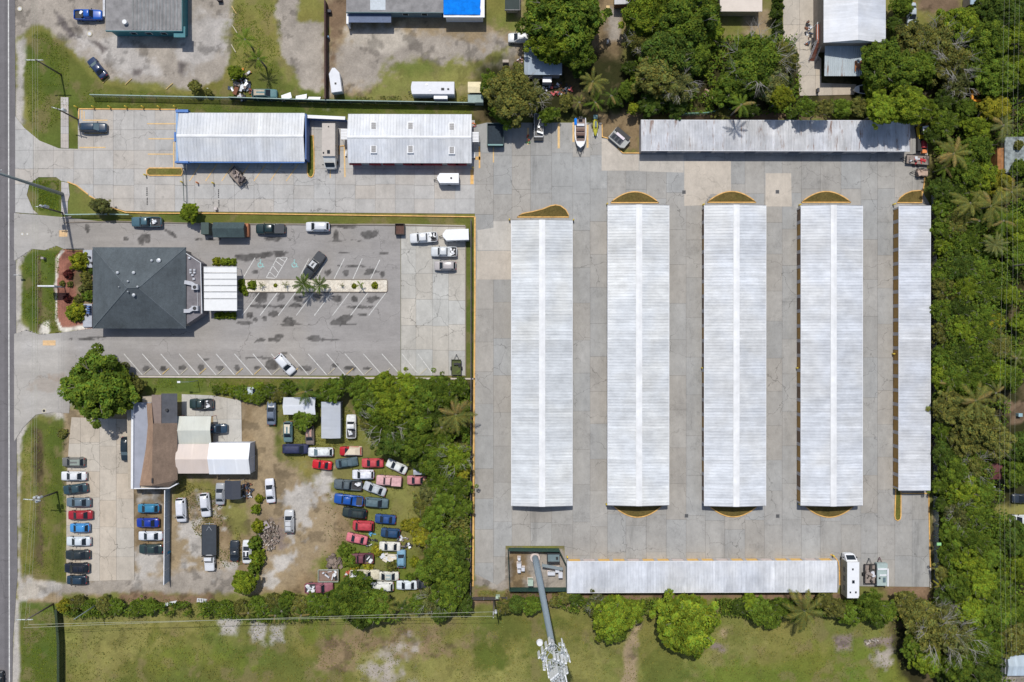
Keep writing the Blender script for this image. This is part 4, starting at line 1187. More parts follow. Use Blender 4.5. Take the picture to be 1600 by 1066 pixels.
for vx, vy, r in ((188, 427, .3), (213, 427, .33), (236, 407, .26), (247, 407, .46), (208, 441, .2), (209, 457, .15), (216.5, 462, .34), (225, 449.5, .2), (193, 449.5, .13)):
    c = W(vx, vy, 5.2); z = on_hip(c.x, c.y)
    m = MB(o); m.cyl((c.x, c.y, z - .15), (c.x, c.y, z + .3), r * .55); m.cyl((c.x, c.y, z + .3), (c.x, c.y, z + .45), r, r * .9, n=12); m.cyl((c.x, c.y, z + .45), (c.x, c.y, z + .58), r * .9, r * .2, n=12)
    m.build('roof_vent', M_vent, t)
# dormer-like cricket in the roof, north side
c = W(250, 405, 5); z = on_hip(c.x, c.y)
m = MB(o); m.add([(c.x - 1.7, c.y + 1.3, z - .5), (c.x + 1.7, c.y + 1.3, z - .5), (c.x, c.y + 1.3, z - .1), (c.x, c.y - 1.2, z + .72)], [(0, 2, 3), (2, 1, 3), (0, 1, 2)]); 
# annex with flat roof
m = MB(o); a = [W(291, 396, 2.9), W(314, 411, 2.9), W(316, 490, 2.9), (W(311, 494, 2.9)), W(291, 507, 2.9)]
m.prism([p.xy for p in a], 0, 2.9); m.build('annex', plain('annex_roof_felt', lin((124, 120, 124)), .9, var=.25, scale=.8), t)
m = MB(o); P = [tuple(p.xy) for p in a]; m.path([P[0], P[1], P[2]], .1, 2.9, 3.12); m.build('annex_parapet', M_trimw, t)
M_duct = plain('duct_metal', lin((190, 192, 198)), .4, metal=.2, var=.2)
for pts, z in (([(288, 441), (292, 441.5), (299, 443), (305, 447), (309, 447)], 3.5), ([(287, 486), (295, 486), (301, 482), (309, 481)], 3.5)):
    m = MB(o); m.path([tuple(W(*p, z).xy) for p in pts], .75, 3.0, z); m.build('duct', M_duct, t)
for (vx, vy) in ((305, 449), (305, 482)):
    c = W(vx, vy, 3.6)
    m = MB(o); m.box(c.x - .6, c.y - .5, 2.95, c.x + .6, c.y + .5, 3.9); u = m.build('air_conditioner', M_duct, t)
    m = MB(o); m.cyl((c.x, c.y, 3.9), (c.x, c.y, 3.96), .36, n=14); m.build('fan', M_grate, u)
m = MB(o)
for xx, yy in ((298, 422), (298, 426), (304, 422), (304, 426), (301, 430), (296, 403), (303, 436)):
    c = W(xx, yy, 3.1); m.box(c.x - .22, c.y - .18, 2.9, c.x + .22, c.y + .18, 3.25)
m.build('roof_box', M_duct, t)
m = MB(o); m.cyl(W(308, 450, 3.1), W(309, 478, 3.1), .03, n=5); m.build('roof_pipe', M_trimw, t)
# grey patio slabs by the front wall
for i, (a, b, c_, d) in enumerate(((131, 391, 145.5, 418.5), (131, 475, 145, 511))):
    t2 = thing('service_platform', ['grey service platform with meters at the upper front corner of the restaurant', 'grey service platform with blue cabinets at the lower front corner of the restaurant'][i], 'platform', W((a + c_) / 2, (b + d) / 2, 0))
    m = MB(t2.location); m.prism(P2([(a, b), (c_, b), (c_, d), (a, d)]), 0, .35); m.build('slab', plain('platform_grey', lin((178, 182, 192)), .7), t2)
    for xx, yy in (((140, 402), (143.5, 411)) if i == 0 else ((134, 478), (140, 487), (136, 492))):
        c = W(xx, yy, .5); m = MB(t2.location); m.cyl((c.x, c.y, .35), (c.x, c.y, .8), .22, n=8); m.build('meter', M_grate, t2)
    if i:
        for k in range(4):
            c = W(140, 479 + k * 3.4, .5); m = MB(t2.location); m.box(c.x - .3, c.y - .14, .35, c.x + .3, c.y + .14, 1.1); m.build('cabinet', M_blue2, t2)
# white metal patio cover: six wide panels
x0, y0, x1, y1 = rect_w(318.5, 416.5, 370, 486, 3.0); cx, cy = (x0 + x1) / 2, (y0 + y1) / 2
t2 = thing('patio_cover', 'white metal patio cover of wide panels behind the restaurant', 'patio cover', (cx, cy, 0)); o = (cx, cy, 0)
cuts = [y1, y1 - 1.25, y1 - 2.5, y1 - 3.75, y1 - 5.0, y1 - 6.35, y0]
for k in range(6):
    m = MB(o); m.box(x0, cuts[k + 1] + .05, 2.95 - .03 * k, x1, cuts[k] - .05, 3.05 - .03 * k)
    m.box(x0, cuts[k] - .12, 3.05 - .03 * k, x1, cuts[k] - .05, 3.14 - .03 * k)
    m.build('roof_panel', plain('white_panel', (.74, .745, .74), .45, var=.06), t2)
m = MB(o)
for xx in (x0 + .2, cx, x1 - .2):
    for yy in (y0 + .3, y1 - .3): m.cyl((xx, yy, 0), (xx, yy, 2.8), .07)
    m.box(xx - .06, y0 + .1, 2.62, xx + .06, y1 - .1, 2.76)
m.build('frame', M_trimw, t2)
# dumpster shed with shingled roof
x0, y0, x1, y1 = rect_w(333, 347.5, 382, 371, 2.4); cx, cy = (x0 + x1) / 2, (y0 + y1) / 2
t2 = thing('shed', 'small shed with dark green shingled roof beside the drive north of the restaurant', 'shed', (cx, cy, 0)); o = (cx, cy, 0)
m = MB(o); m.add([(x0, y0, 2.3), (x1, y0, 2.3), (x1, cy + .2, 3.0), (x0 + .0, cy + .2, 3.0), (x0, y1, 2.3), (x1, y1, 2.3)], [(0, 1, 2, 3), (3, 2, 5, 4)]); m.build('roof', shingle('dark_green_shingles', lin((66, 82, 84))), t2)
m = MB(o); m.prism([(x0 + .2, y0 + .2), (x1 - .2, y0 + .2), (x1 - .2, y1 - .2), (x0 + .2, y1 - .2)], 0, 2.25); m.add([(x1 - .2, y0 + .1, 2.2), (x1 - .2, y1 - .1, 2.2), (x1 - .2, cy + .2, 2.95), (x0 + .2, y0 + .1, 2.2), (x0 + .2, y1 - .1, 2.2), (x0 + .2, cy + .2, 2.95)], [(0, 1, 2), (5, 4, 3)]); m.build('wall', plain('shed_wall', lin((90, 84, 78)), .8), t2)
c0, c1 = W(320, 350, 0), W(332, 368, 0)
m = MB(o); m.box(c0.x, c1.y, 0, c1.x, c0.y, 1.9); m.build('side_enclosure', plain('dark_green_panel', (.03, .06, .055), .6), t2)
c0, c1 = W(384, 350.5, 0), W(391, 371, 0)
m = MB(o); m.box(c0.x, c1.y, 0, c1.x, c0.y, 1.1); m.build('gate', plain('copper_brown', lin((176, 112, 76)), .7, var=.3), t2)

M_brick = plain('tan_wall', lin((180, 168, 150)), .8)
x0, y0, x1, y1 = rect_w(206, 615, 277, 763, 3.2); cx, cy = (x0 + x1) / 2, (y0 + y1) / 2; o = (cx, cy, 0)
t = thing('car_shop', 'car shop with a brown sloping roof and white-edged front parapet', 'building', (cx, cy, 0))
def zW(lst): return [tuple(W(a, b, z)) for a, b, z in lst]
m = MB(o); m.prism([tuple(W(a, b, 0).xy) for a, b in ((210, 632), (234, 630), (234, 618), (275, 618), (275, 758), (264, 759), (212, 759))], 0, 3.0); m.build('wall', M_brick, t)
m = MB(o); m.prism([tuple(W(a, b, 3.3).xy) for a, b in ((208.5, 629), (236, 629), (233, 690), (224, 735), (218, 763), (208.5, 763))], 3.02, 3.25); m.build('flat_deck', plain('blue_grey_felt', lin((158, 162, 174)), .8, var=.14, scale=.5), t)
m = MB(o); m.path([tuple(W(a, b, 3.6).xy) for a, b in ((206.8, 628), (206.2, 764))], .42, 2.4, 3.62); m.build('parapet', M_trimw, t)
m = MB(o); m.path([tuple(W(a, b, 3.3).xy) for a, b in ((206, 763.5), (264, 763), (277, 756))], .2, 2.6, 3.32); m.build('eave_trim', M_trimw, t)
ridge = [(238, 663, 5.0), (236, 760, 5.0)]
m = MB(o)
P = zW([(237, 617, 4.2), (252, 617, 4.0), (252, 662, 4.0), (237, 662, 4.2)]); m.add(P, [(3, 2, 1, 0)]); m.build('north_roof', plain('brown_grey_felt', lin((138, 122, 114)), .9, var=.15), t)
m = MB(o); P = zW([(252, 615, 3.9), (277, 615, 3.6), (277, 661, 3.6), (252, 662, 3.9)]); m.add(P, [(3, 2, 1, 0)]); m.build('dark_roof', plain('dark_felt', lin((84, 86, 92)), .9, var=.3, scale=.7), t)
M_tile = shingle('orange_brown_shingles', lin((158, 130, 108)))
M_tile2 = shingle('brown_shingles', lin((126, 107, 92)))
m = MB(o); P = zW([(229, 630, 3.4), (237, 630, 4.3), (239, 662, 4.6), (237, 759, 4.9), (218, 759, 3.35), (222, 735, 3.35), (228, 700, 3.35), (231, 664, 3.4)])
m.add(P, [(0, 7, 2, 1), (7, 6, 3, 2), (6, 5, 4, 3)]); m.build('front_slope', M_tile, t)
m = MB(o); P = zW([(239, 662, 4.62), (277, 661, 3.5), (277.5, 750, 3.3), (262, 761, 3.3), (237, 759.2, 4.92)]); m.add(P, [(0, 4, 3, 2, 1)]); m.build('rear_slope', M_tile2, t)
m = MB(o); c = W(238.5, 751, 4.9); m.box(c.x - .12, c.y - .45, 4.5, c.x + .12, c.y + .45, 5.15); m.build('roof_vent', M_grate, t)
m = MB(o); c = W(261, 641, 3.9); m.cyl((c.x, c.y, 3.6), (c.x, c.y, 4.2), .3); m.build('roof_vent', M_grate, t)

def canopy(label, corners, ze, zr, ridge, mats, name='canopy', wall=False, cat='canopy', trim=None):
    """light metal canopy; ridge 'x' or 'y'"""
    x0, y0, x1, y1 = rect_w(*corners, ze); cx, cy = (x0 + x1) / 2, (y0 + y1) / 2; o = (cx, cy, 0)
    t = thing(name, label, cat, (cx, cy, 0))
    th = .07
    if ridge == 'x':
        halves = (((x0, y0, ze), (x1, y0, ze), (x1, cy, zr), (x0, cy, zr)), ((x0, cy, zr), (x1, cy, zr), (x1, y1, ze), (x0, y1, ze)))
    else:
        halves = (((x0, y0, ze), (cx, y0, zr), (cx, y1, zr), (x0, y1, ze)), ((cx, y0, zr), (x1, y0, ze), (x1, y1, ze), (cx, y1, zr)))
    for h, mt in zip(halves, mats):
        m = MB(o); m.add(list(h) + [(p[0], p[1], p[2] - th) for p in h], [(0, 1, 2, 3), (7, 6, 5, 4), (0, 4, 5, 1), (1, 5, 6, 2), (2, 6, 7, 3), (3, 7, 4, 0)])
        m.build('roof_slope', mt, t)
    m = MB(o)
    for xx in (x0 + .12, x1 - .12):
        for yy in (y0 + .12, cy, y1 - .12): m.cyl((xx, yy, 0), (xx, yy, ze - .08), .05, n=6)
    m.build('frame', trim or M_trimw, t)
    if wall:
        m = MB(o); m.prism([(x0 + .2, y0 + .2), (x1 - .2, y0 + .2), (x1 - .2, y1 - .2), (x0 + .2, y1 - .2)], 0, ze - .1); m.build('wall', wall, t)
    return t
M_palegreen = metal_roof('pale_green_metal', lin((216, 216, 202)), 'y', .5, .07, 3)
M_cream = metal_roof('cream_metal', lin((226, 210, 198)), 'y', .5, .05, 3)
M_wht = metal_roof('bright_white_metal', (.82, .83, .85), 'y', .5, .04, 3)
M_bluegrey = metal_roof('blue_white_metal', lin((200, 208, 224)), 'y', .5, .06, 3)
canopy('pale green-white metal canopy behind the brown car shop roof', (277, 650.5, 330, 694), 2.9, 3.5, 'x', (M_palegreen, M_palegreen), trim=M_red)
canopy('cream metal canopy between the brown roof and the bright white canopy', (276, 694, 327, 740), 3.1, 3.8, 'x', (M_cream, M_cream))
canopy('bright white gabled metal canopy with blue-grey lower slope', (327, 692, 391, 741), 3.3, 4.3, 'x', (M_wht, M_wht), wall=plain('canopy_wall', lin((200, 204, 214)), .7))
M_gw = metal_roof('grey_white_metal', lin((196, 200, 206)), 'x', .5, .06, 3)
canopy('white metal carport with palm fronds hanging over it', (443, 621, 493, 648), 2.5, 3.1, 'x', (M_wht, M_gw), name='carport', cat='carport')
canopy('long grey-white carport standing upright in the photo beside the woods', (502, 628, 532, 685), 2.6, 3.0, 'y', (M_gw, M_gw), name='carport', cat='carport', wall=plain('carport_end', lin((150, 156, 170)), .7))
M_tarp = plain('black_tarp', lin((62, 66, 76)), .6, var=.1)
canopy('black tarpaulin tent beside the silver car in the back lot', (351, 751, 376, 780), 2.3, 2.8, 'y', (M_tarp, M_tarp), name='tarp_tent', cat='tent')
canopy('small pale grey shed roof half under the trees beside the junk cars', (646, 730, 668, 742), 2.0, 2.3, 'x', (M_gw, M_gw), name='shed', cat='shed', wall=M_trimg)

M_gum = plain('weathered_grey_roof', lin((142, 140, 140)), .9, var=.35, scale=.6)
def house(label, rect, ze, zr, ridge, roofmat, wallmat, name='house', cat='house', fascia=None, windows=()):
    x0, y0, x1, y1 = rect_w(*rect, ze); cx, cy = (x0 + x1) / 2, (y0 + y1) / 2; o = (cx, cy, 0)
    t = thing(name, label, cat, (cx, cy, 0))
    m = MB(o)
    if ridge == 'flat': m.box(x0, y0, ze - .25, x1, y1, ze)
    elif ridge == 'x': m.add([(x0, y0, ze), (x1, y0, ze), (x1, cy, zr), (x0, cy, zr), (x1, y1, ze), (x0, y1, ze), (x0, y0, ze - .15), (x1, y0, ze - .15), (x1, y1, ze - .15), (x0, y1, ze - .15)], [(0, 1, 2, 3), (3, 2, 4, 5), (6, 7, 1, 0), (8, 9, 5, 4), (9, 8, 7, 6), (1, 7, 8, 4, 2), (0, 3, 5, 9, 6)])
    else: m.add([(x0, y0, ze), (cx, y0, zr), (x1, y0, ze), (x0, y1, ze), (cx, y1, zr), (x1, y1, ze), (x0, y0, ze - .15), (x1, y0, ze - .15), (x1, y1, ze - .15), (x0, y1, ze - .15)], [(0, 1, 4, 3), (1, 2, 5, 4), (6, 7, 2, 1, 0), (8, 9, 3, 4, 5), (9, 8, 7, 6), (2, 7, 8, 5), (9, 6, 0, 3)])
    m.build('roof', roofmat, t)
    m = MB(o); m.prism([(x0 + .35, y0 + .35), (x1 - .35, y0 + .35), (x1 - .35, y1 - .35), (x0 + .35, y1 - .35)], 0, ze - .16 if ridge != 'flat' else ze - .26); m.build('wall', wallmat, t)
    for fx in windows:
        xx = x0 + (x1 - x0) * fx
        m = MB(o); m.box(xx - .6, y0 + .29, 1.0, xx + .6, y0 + .345, 2.0); w = m.build('window', M_trimw, t)
        m = MB(o); m.box(xx - .52, y0 + .26, 1.08, xx + .52, y0 + .285, 1.92); m.build('pane', M_glass, w)
    if fascia:
        m = MB(o); m.box(x0 - .05, y0 - .12, ze - .45, x1 + .1, y0 - .004, ze + .02); m.box(x1 + .004, y0, ze - .45, x1 + .1, y1, ze + .02); m.build('fascia', fascia, t)
    return t, o, x0, y0, x1, y1
M_teal = plain('teal_paint', lin((52, 122, 132)), .6, var=.2)
M_seam = metal_roof('mottled_grey_sheet', lin((140, 142, 142)), 'y', 1.0, .35, 2.0, rust=.0)
t, o, x0, y0, x1, y1 = house('flat grey-roofed building with a teal edge in the top left gravel lot', (165, -40, 284, 48), 3.6, 3.6, 'flat', M_gum, M_teal, 'shop_building', 'building', M_teal, (.3, .5, .7))
m = MB(o)
for k in range(16):
    xx = x0 + 5.2 + k * .72
    if xx < x1 - .3: m.box(xx, y0 + .2, 3.605, xx + .35, y1 - .3, 3.65)
m.build('roof_ribs', M_seam, t)
c0, c1 = W(168, 24, 2.8), W(191, 32, 2.8); m = MB(o); m.box(c0.x, c1.y, 2.6, c1.x, c0.y, 2.75); m.build('awning', plain('grey_green_awning', lin((140, 152, 152)), .7), t)
c0, c1 = W(176, 33, 2.6), W(190, 46, 2.6); m = MB(o); m.box(c0.x, c1.y, 0.0, c1.x, c0.y, 1.0); m.build('porch', M_teal, t)
c0, c1 = W(192, 28, 4.0), W(199, 42, 4.0); m = MB(o); m.cyl(((c0.x + c1.x) / 2, (c0.y + c1.y) / 2, 3.6), ((c0.x + c1.x) / 2, (c0.y + c1.y) / 2, 4.3), .45, n=10); m.build('roof_vent', M_vent, t)
c0, c1 = W(271, 41, 3.3), W(289, 58, 3.3); m = MB(o); m.box(c0.x, c1.y, 2.9, c1.x, c0.y, 3.2); m.build('corner_canopy', M_teal, t)
m = MB(o); c0, c1 = W(161, -40, 3), W(164.5, 26, 3); m.box(c0.x, c1.y, 0, c1.x, c0.y, 3.1); m.build('side_panel', M_duct, t)
M_white_tarp = plain('pale_roof_sheet', lin((196, 204, 210)), .7)
t, o, x0, y0, x1, y1 = house('long grey flat-roofed trailer home at the top, left of the blue tarpaulin', (541, -40, 692, 19), 3.2, 3.2, 'flat', M_gum, plain('blue_grey_wall', lin((110, 132, 142)), .7), 'trailer_home', 'trailer home', plain('slate_fascia', lin((104, 126, 130)), .7), (.2, .4, .6, .8))
c0, c1 = W(578, -40, 3.5), W(602, 15, 3.5); m = MB(o); m.box(c0.x, c1.y, 3.2, c1.x, c0.y, 3.26); m.build('pale_sheet', M_white_tarp, t)
c0, c1 = W(543, 21, 2.5), W(611, 35, 2.5); m = MB(o); m.box(c0.x, c1.y, 2.3, c1.x, c0.y, 2.4); m.build('porch_roof', plain('slate_blue_awning', lin((96, 110, 138)), .7, var=.2), t)
c0, c1 = W(541, 21, 2.5), W(547, 37, 2.5); m = MB(o); m.box(c0.x, c1.y, 0, c1.x - .35, c0.y, 2.42); m.build('porch_end', M_trimw, t)
M_btarp = plain('blue_tarp_plastic', lin((10, 128, 236)), .8, var=.3, scale=.9, spec=.1)
t, o, x0, y0, x1, y1 = house('white trailer home covered with a bright blue tarpaulin', (693, -40, 757, 27), 3.1, 3.1, 'flat', M_trimw, M_trimw, 'trailer_home', 'trailer home')
GX, GY = np.meshgrid(np.linspace(0, 1, 28), np.linspace(0, 1, 34))
c0, c1 = W(693, -40, 3.3), W(750, 23, 3.3)
X = c0.x + GX * (c1.x - c0.x) ; Y = c0.y + GY * (c1.y - c0.y); X = X + (fbm(GX * 30, GY * 30, 6, 3) - .5) * .6 * GX
Z = 3.16 + .22 * fbm(GX * 60, GY * 60, 12, 8, 4)
i = np.arange(GX.size).reshape(GX.shape); Q = np.stack([i[:-1, :-1], i[1:, :-1], i[1:, 1:], i[:-1, 1:]], -1).reshape(-1, 4)
tp = link('tarpaulin', fast_mesh('tarpaulin', np.stack([X - o[0], Y - o[1], Z], -1).reshape(-1, 3), Q, M_btarp, smooth=True), t)
house('small shed with a dark centre roof at the top beside the wood', (789, -20, 812, 15), 2.4, 2.4, 'flat', plain('dark_shed_roof', lin((50, 62, 60)), .8), M_brick, 'shed', 'shed', M_gum)
t, o, x0, y0, x1, y1 = house('blue-grey metal shed roof partly shaded by the big tree at the top', (819, 68, 878, 117), 3.0, 3.4, 'x', metal_roof('blue_grey_shed_metal', lin((170, 184, 196)), 'y', .5, .16, 3), M_gum, 'shed', 'shed')
c0, c1 = W(848, 119, 2.2), W(862, 128, 2.2); m = MB(o); m.box(c0.x, c1.y, 0, c1.x, c0.y, 2.0); m.build('lean_to', M_duct, t)
house('brown and grey shed at the top edge between two big trees', (960, -20, 994, 7), 2.6, 2.8, 'y', metal_roof('shed_white_sheet', lin((190, 190, 192)), 'y', .5, .15, 2), plain('brown_wood', lin((120, 84, 60)), .8), 'shed', 'shed')
house('flat cream roof at the top edge above a brown yard', (1125, -30, 1191, 18), 3.0, 3.0, 'flat', plain('cream_membrane', lin((222, 210, 198)), .8, var=.08, scale=.5), M_brick, 'house', 'house')
M_bw = metal_roof('white_house_metal', (.66, .67, .69), 'x', 1.1, .13, 4)
t, o, x0, y0, x1, y1 = house('two-storey house with a large white gabled metal roof at the top', (1287, -30, 1384, 67), 5.8, 7.2, 'y', M_bw, plain('house_tan_wall', lin((150, 140, 130)), .8), 'house', 'house')
m = MB(o); a = W(1289, 66, 3.4); b = W(1357, 66, 3.4); c = W(1361, 119, 2.7); d = W(1288, 119, 2.7)
n = 24; pts = []
for k in range(n + 1):
    tt = k / n
    for p, q in ((a, b), (d, c)):
        v = p.lerp(q, tt); pts += [(v.x, v.y, v.z), (v.x + .05, v.y, v.z + .06), (v.x + .16, v.y, v.z + .06), (v.x + .21, v.y, v.z)]
fs = []
for k in range(n + 1):
    for j in range(3): fs.append((8 * k + j, 8 * k + 4 + j, 8 * k + 5 + j, 8 * k + 1 + j))
    if k < n: fs.append((8 * k + 3, 8 * k + 7, 8 * k + 12, 8 * k + 8))
m.add(pts, fs); m.build('lean_to_roof', metal_roof('lean_to_metal', lin((196, 206, 210)), 'y', .5, .1, 3, rust=0.15), t)
c0, c1 = W(1335, 92, 2.95), W(1361, 112, 2.95)
m = MB(o); 
for k in range(12):
    xx = c0.x + (c1.x - c0.x) * k / 12; l0 = .3 + .7 * rnd.random()
    m.box(xx, c1.y + rnd.uniform(-.2, .6), 3.02 + .1, xx + .2, c1.y + (c0.y - c1.y) * (l0 if k < 6 else 1), 3.16)
m.build('rusty_sheets', plain('rust', lin((170, 112, 76)), .9, var=.3), t)
m = MB(o); m.prism([p.xy for p in (W(1288, 68, 0), W(1356, 68, 0), W(1354, 112, 0), W(1286, 112, 0))], 0, 2.5); m.build('lower_wall', plain('dark_carport', lin((70, 66, 66)), .9), t)
# outside stair
t2 = thing('outside_stair', 'outside wooden stair with white rails on the left side of the white house', 'stair', W(1275, 66, 0), group=None); o2 = t2.location
a = W(1279, 38, 3.0); b = W(1279, 64, 3.0)
m = MB(o2); m.box(a.x - .5, b.y, 2.85, a.x + .5, a.y, 3.0); m.build('landing', plain('red_brown_deck', lin((150, 92, 72)), .8), t2)
s0 = W(1279, 66, 3.0); s1 = W(1268, 94, 0.2)
for k in range(15):
    tt = k / 14; p = s0.lerp(s1, tt)
    m = MB(o2); m.box(p.x - .55, p.y - .13, p.z - .05, p.x + .55, p.y + .10, p.z); m.build('tread', MATS['red_brown_deck'], t2)
m = MB(o2)
for dx in (-.6, .6):
    m.cyl((s0.x + dx, s0.y, s0.z + .9), (s1.x + dx, s1.y, s1.z + .9), .05, n=5)
    m.cyl((s0.x + dx, s0.y, s0.z - .1), (s1.x + dx, s1.y, s1.z - .1), .07, n=5)
    m.cyl((a.x + dx, a.y, 3.9), (a.x + dx, b.y, 3.9), .05, n=5)
    for k in range(0, 15, 2):
        p = s0.lerp(s1, k / 14); m.cyl((p.x + dx, p.y, max(0, p.z - .1)), (p.x + dx, p.y, p.z + .9), .03, n=5)
for yy in (a.y, b.y):
    for dx in (-.5, .5): m.cyl((a.x + dx, yy, 0), (a.x + dx, yy, 3.9), .06, n=5)
m.build('rail', M_trimw, t2)
house('light blue roof corner at the top right edge among trees', (1516, -20, 1539, 7), 3.0, 3.3, 'x', metal_roof('pale_blue_metal', lin((176, 198, 214)), 'y', .5, .08, 3), M_brick, 'house', 'house')
t, o, x0, y0, x1, y1 = house('patched trailer roof with rust and foliage litter at the right edge', (1570, 214, 1640, 270), 2.9, 2.9, 'flat', plain('patched_blue_white_roof', lin((140, 148, 148)), .8, var=.75, scale=1.1), M_brick, 'trailer_home', 'trailer home')
c0, c1 = W(1559, 231, 2.6), W(1569, 269, 2.6); m = MB(o); m.box(c0.x, c1.y, 0, c1.x, c0.y, 2.5); m.build('rusty_lean_to', plain('rust2', lin((160, 110, 66)), .9, var=.5, scale=1.3), t)
t, o, x0, y0, x1, y1 = house('small maroon striped roof cabin hidden in the eastern woods', (1545, 724, 1566, 749), 2.6, 3.0, 'x', plain('maroon_sheet', lin((96, 50, 52)), .7, var=.5, scale=3), M_trimw, 'cabin', 'cabin')
t, o, x0, y0, x1, y1 = house('silver-blue metal roof at the lower right corner under a tree', (1574, 1024, 1640, 1056), 2.8, 3.2, 'x', metal_roof('silver_blue_roof', lin((200, 214, 224)), 'y', .6, .12, 3), plain('teal_dark_wall', lin((60, 78, 84)), .7), 'house', 'house')
m = MB(o); c0, c1 = W(1571, 1018, 2.4), W(1573.5, 1054, 2.4); m.box(c0.x, c1.y, 0, c1.x, c0.y, 2.3); m.build('side_wing', M_duct, t)
t, o, x0, y0, x1, y1 = house('cream shed roof half hidden by the big tree beside the travel trailer', (731, 128, 756, 145), 2.4, 2.6, 'x', plain('cream_shed', lin((232, 218, 178)), .7), M_brick, 'shed', 'shed')
c0, c1 = W(731, 147, 2.0), W(755, 160, 2.0); m = MB(o); m.box(c0.x, c1.y, 0, c1.x, c0.y, 1.9); m.build('green_annex', plain('pale_green_annex', lin((150, 168, 164)), .7), t)

LM = dict(
    bright=leafmat('leaf_bright', (0.126, 0.190, 0.020)), mid=leafmat('leaf_mid', (0.088, 0.146, 0.020)), dark=leafmat('leaf_dark', (0.058, 0.100, 0.018)),
    olive=leafmat('leaf_olive', (0.126, 0.147, 0.040)), yellow=leafmat('leaf_yellow', (0.20, 0.22, 0.025)), grey=leafmat('leaf_grey', (0.120, 0.148, 0.052)),
    dead=leafmat('leaf_dead', (0.19, 0.165, 0.065)), burg=leafmat('leaf_burgundy', (0.075, 0.022, 0.022)), lime=leafmat('leaf_lime', (0.165, 0.21, 0.02)))
CNAME = dict(bright='bright green', mid='mid-green', dark='dark green', olive='olive green', yellow='yellow-green', grey='grey-green', burg='burgundy', lime='lime green')
M_bark = plain('bark', (0.20, 0.18, 0.15), 0.9, var=.35, scale=3)
M_barkpale = plain('pale_branches', (0.36, 0.34, 0.31), 0.9, var=.25, scale=3)

def leaf_cloud(cent, nrm, size, rg, asp=1.7, tint=None, tilt=0.7):
    """quads around points: cent (n,3), preferred normals (n,3)"""
    n = len(cent)
    N_ = nrm + rg.normal(0, tilt, (n, 3)); N_ /= np.linalg.norm(N_, axis=1, keepdims=True) + 1e-9
    A = np.cross(N_, rg.normal(0, 1, (n, 3))); A /= np.linalg.norm(A, axis=1, keepdims=True) + 1e-9
    Bv = np.cross(N_, A)
    s = size * rg.uniform(.6, 1.3, (n, 1)) if np.isscalar(size) else size[:, None] * rg.uniform(.6, 1.3, (n, 1))
    a = A * s * asp * .5; b = Bv * s * .5
    V = np.stack([cent - a, cent - b * .9 + a * .1, cent + a, cent + b * .9 + a * .1], 1)   # pointed, leaf-like
    V[:, 1] -= N_ * s * .12; V[:, 3] -= N_ * s * .12
    t = rg.uniform(0, 1, n) if tint is None else tint
    return V.reshape(-1, 3), np.repeat(t, 4)

def crown_mesh(seed, R_=5.0, hz=0.62, clumps=70, per=130, leaf=0.42, droop=0.0, gap=0.0):
    rg = np.random.default_rng(seed)
    # outline: a few lobes
    ph = rg.uniform(0, 6.28, 4); am = rg.uniform(.06, .20, 4)
    Vs = []; Ts = []
    ga = math.pi * (3 - 5 ** .5)
    for k in range(clumps):
        u = (k + .5) / clumps
        ang = k * ga + rg.normal(0, .25)
        rr = math.sqrt(u) * (1.0 + sum(am[j] * math.sin((j + 2) * ang + ph[j]) for j in range(4)))
        rr = max(0, rr + rg.normal(0, .07))
        if rg.random() < gap + (.34 if u > .7 else .05): continue
        if rg.random() < .12 and u > .6: rr *= 1.07
        top = math.sqrt(max(0.0, 1 - min(1, rr * .93) ** 2))
        z = R_ * hz * (.25 + .75 * top) + rg.normal(0, .10) * R_
        c = np.array([math.cos(ang) * rr * R_ * .90, math.sin(ang) * rr * R_ * .90, z])
        cr = R_ * rg.uniform(.09, .20) * (1.15 if u < .5 else .85)
        m = int(per * rg.uniform(.7, 1.3))
        d = rg.normal(0, 1, (m, 3)); d[:, 2] = np.abs(d[:, 2]) * .9 - .25
        d /= np.linalg.norm(d, axis=1, keepdims=True)
        p = c + d * cr * rg.uniform(.55, 1.08, (m, 1)) * np.array([1, 1, .75])
        nr = d * .8 + np.array([0, 0, .7])
        ct = rg.uniform(.05, .95)
        t = np.clip(ct + rg.normal(0, .16, m), 0, 1)
        V, T = leaf_cloud(p, nr, leaf, rg, tint=t, tilt=.55)
        Vs.append(V); Ts.append(T)
    # inner foliage that closes the crown
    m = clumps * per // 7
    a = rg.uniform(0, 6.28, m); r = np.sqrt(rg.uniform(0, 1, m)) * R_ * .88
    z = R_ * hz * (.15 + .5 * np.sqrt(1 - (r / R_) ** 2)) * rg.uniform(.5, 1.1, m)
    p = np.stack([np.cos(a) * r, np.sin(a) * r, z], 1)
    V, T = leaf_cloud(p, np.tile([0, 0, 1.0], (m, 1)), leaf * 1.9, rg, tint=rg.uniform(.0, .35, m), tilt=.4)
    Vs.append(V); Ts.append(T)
    V = np.concatenate(Vs); T = np.concatenate(Ts)
    return V, T

def to_mesh(name, V, T, mat):
    Q = np.arange(len(V)).reshape(-1, 4)
    return fast_mesh(name, V, Q, mat, {'tint': ('FLOAT', 'POINT', T)})

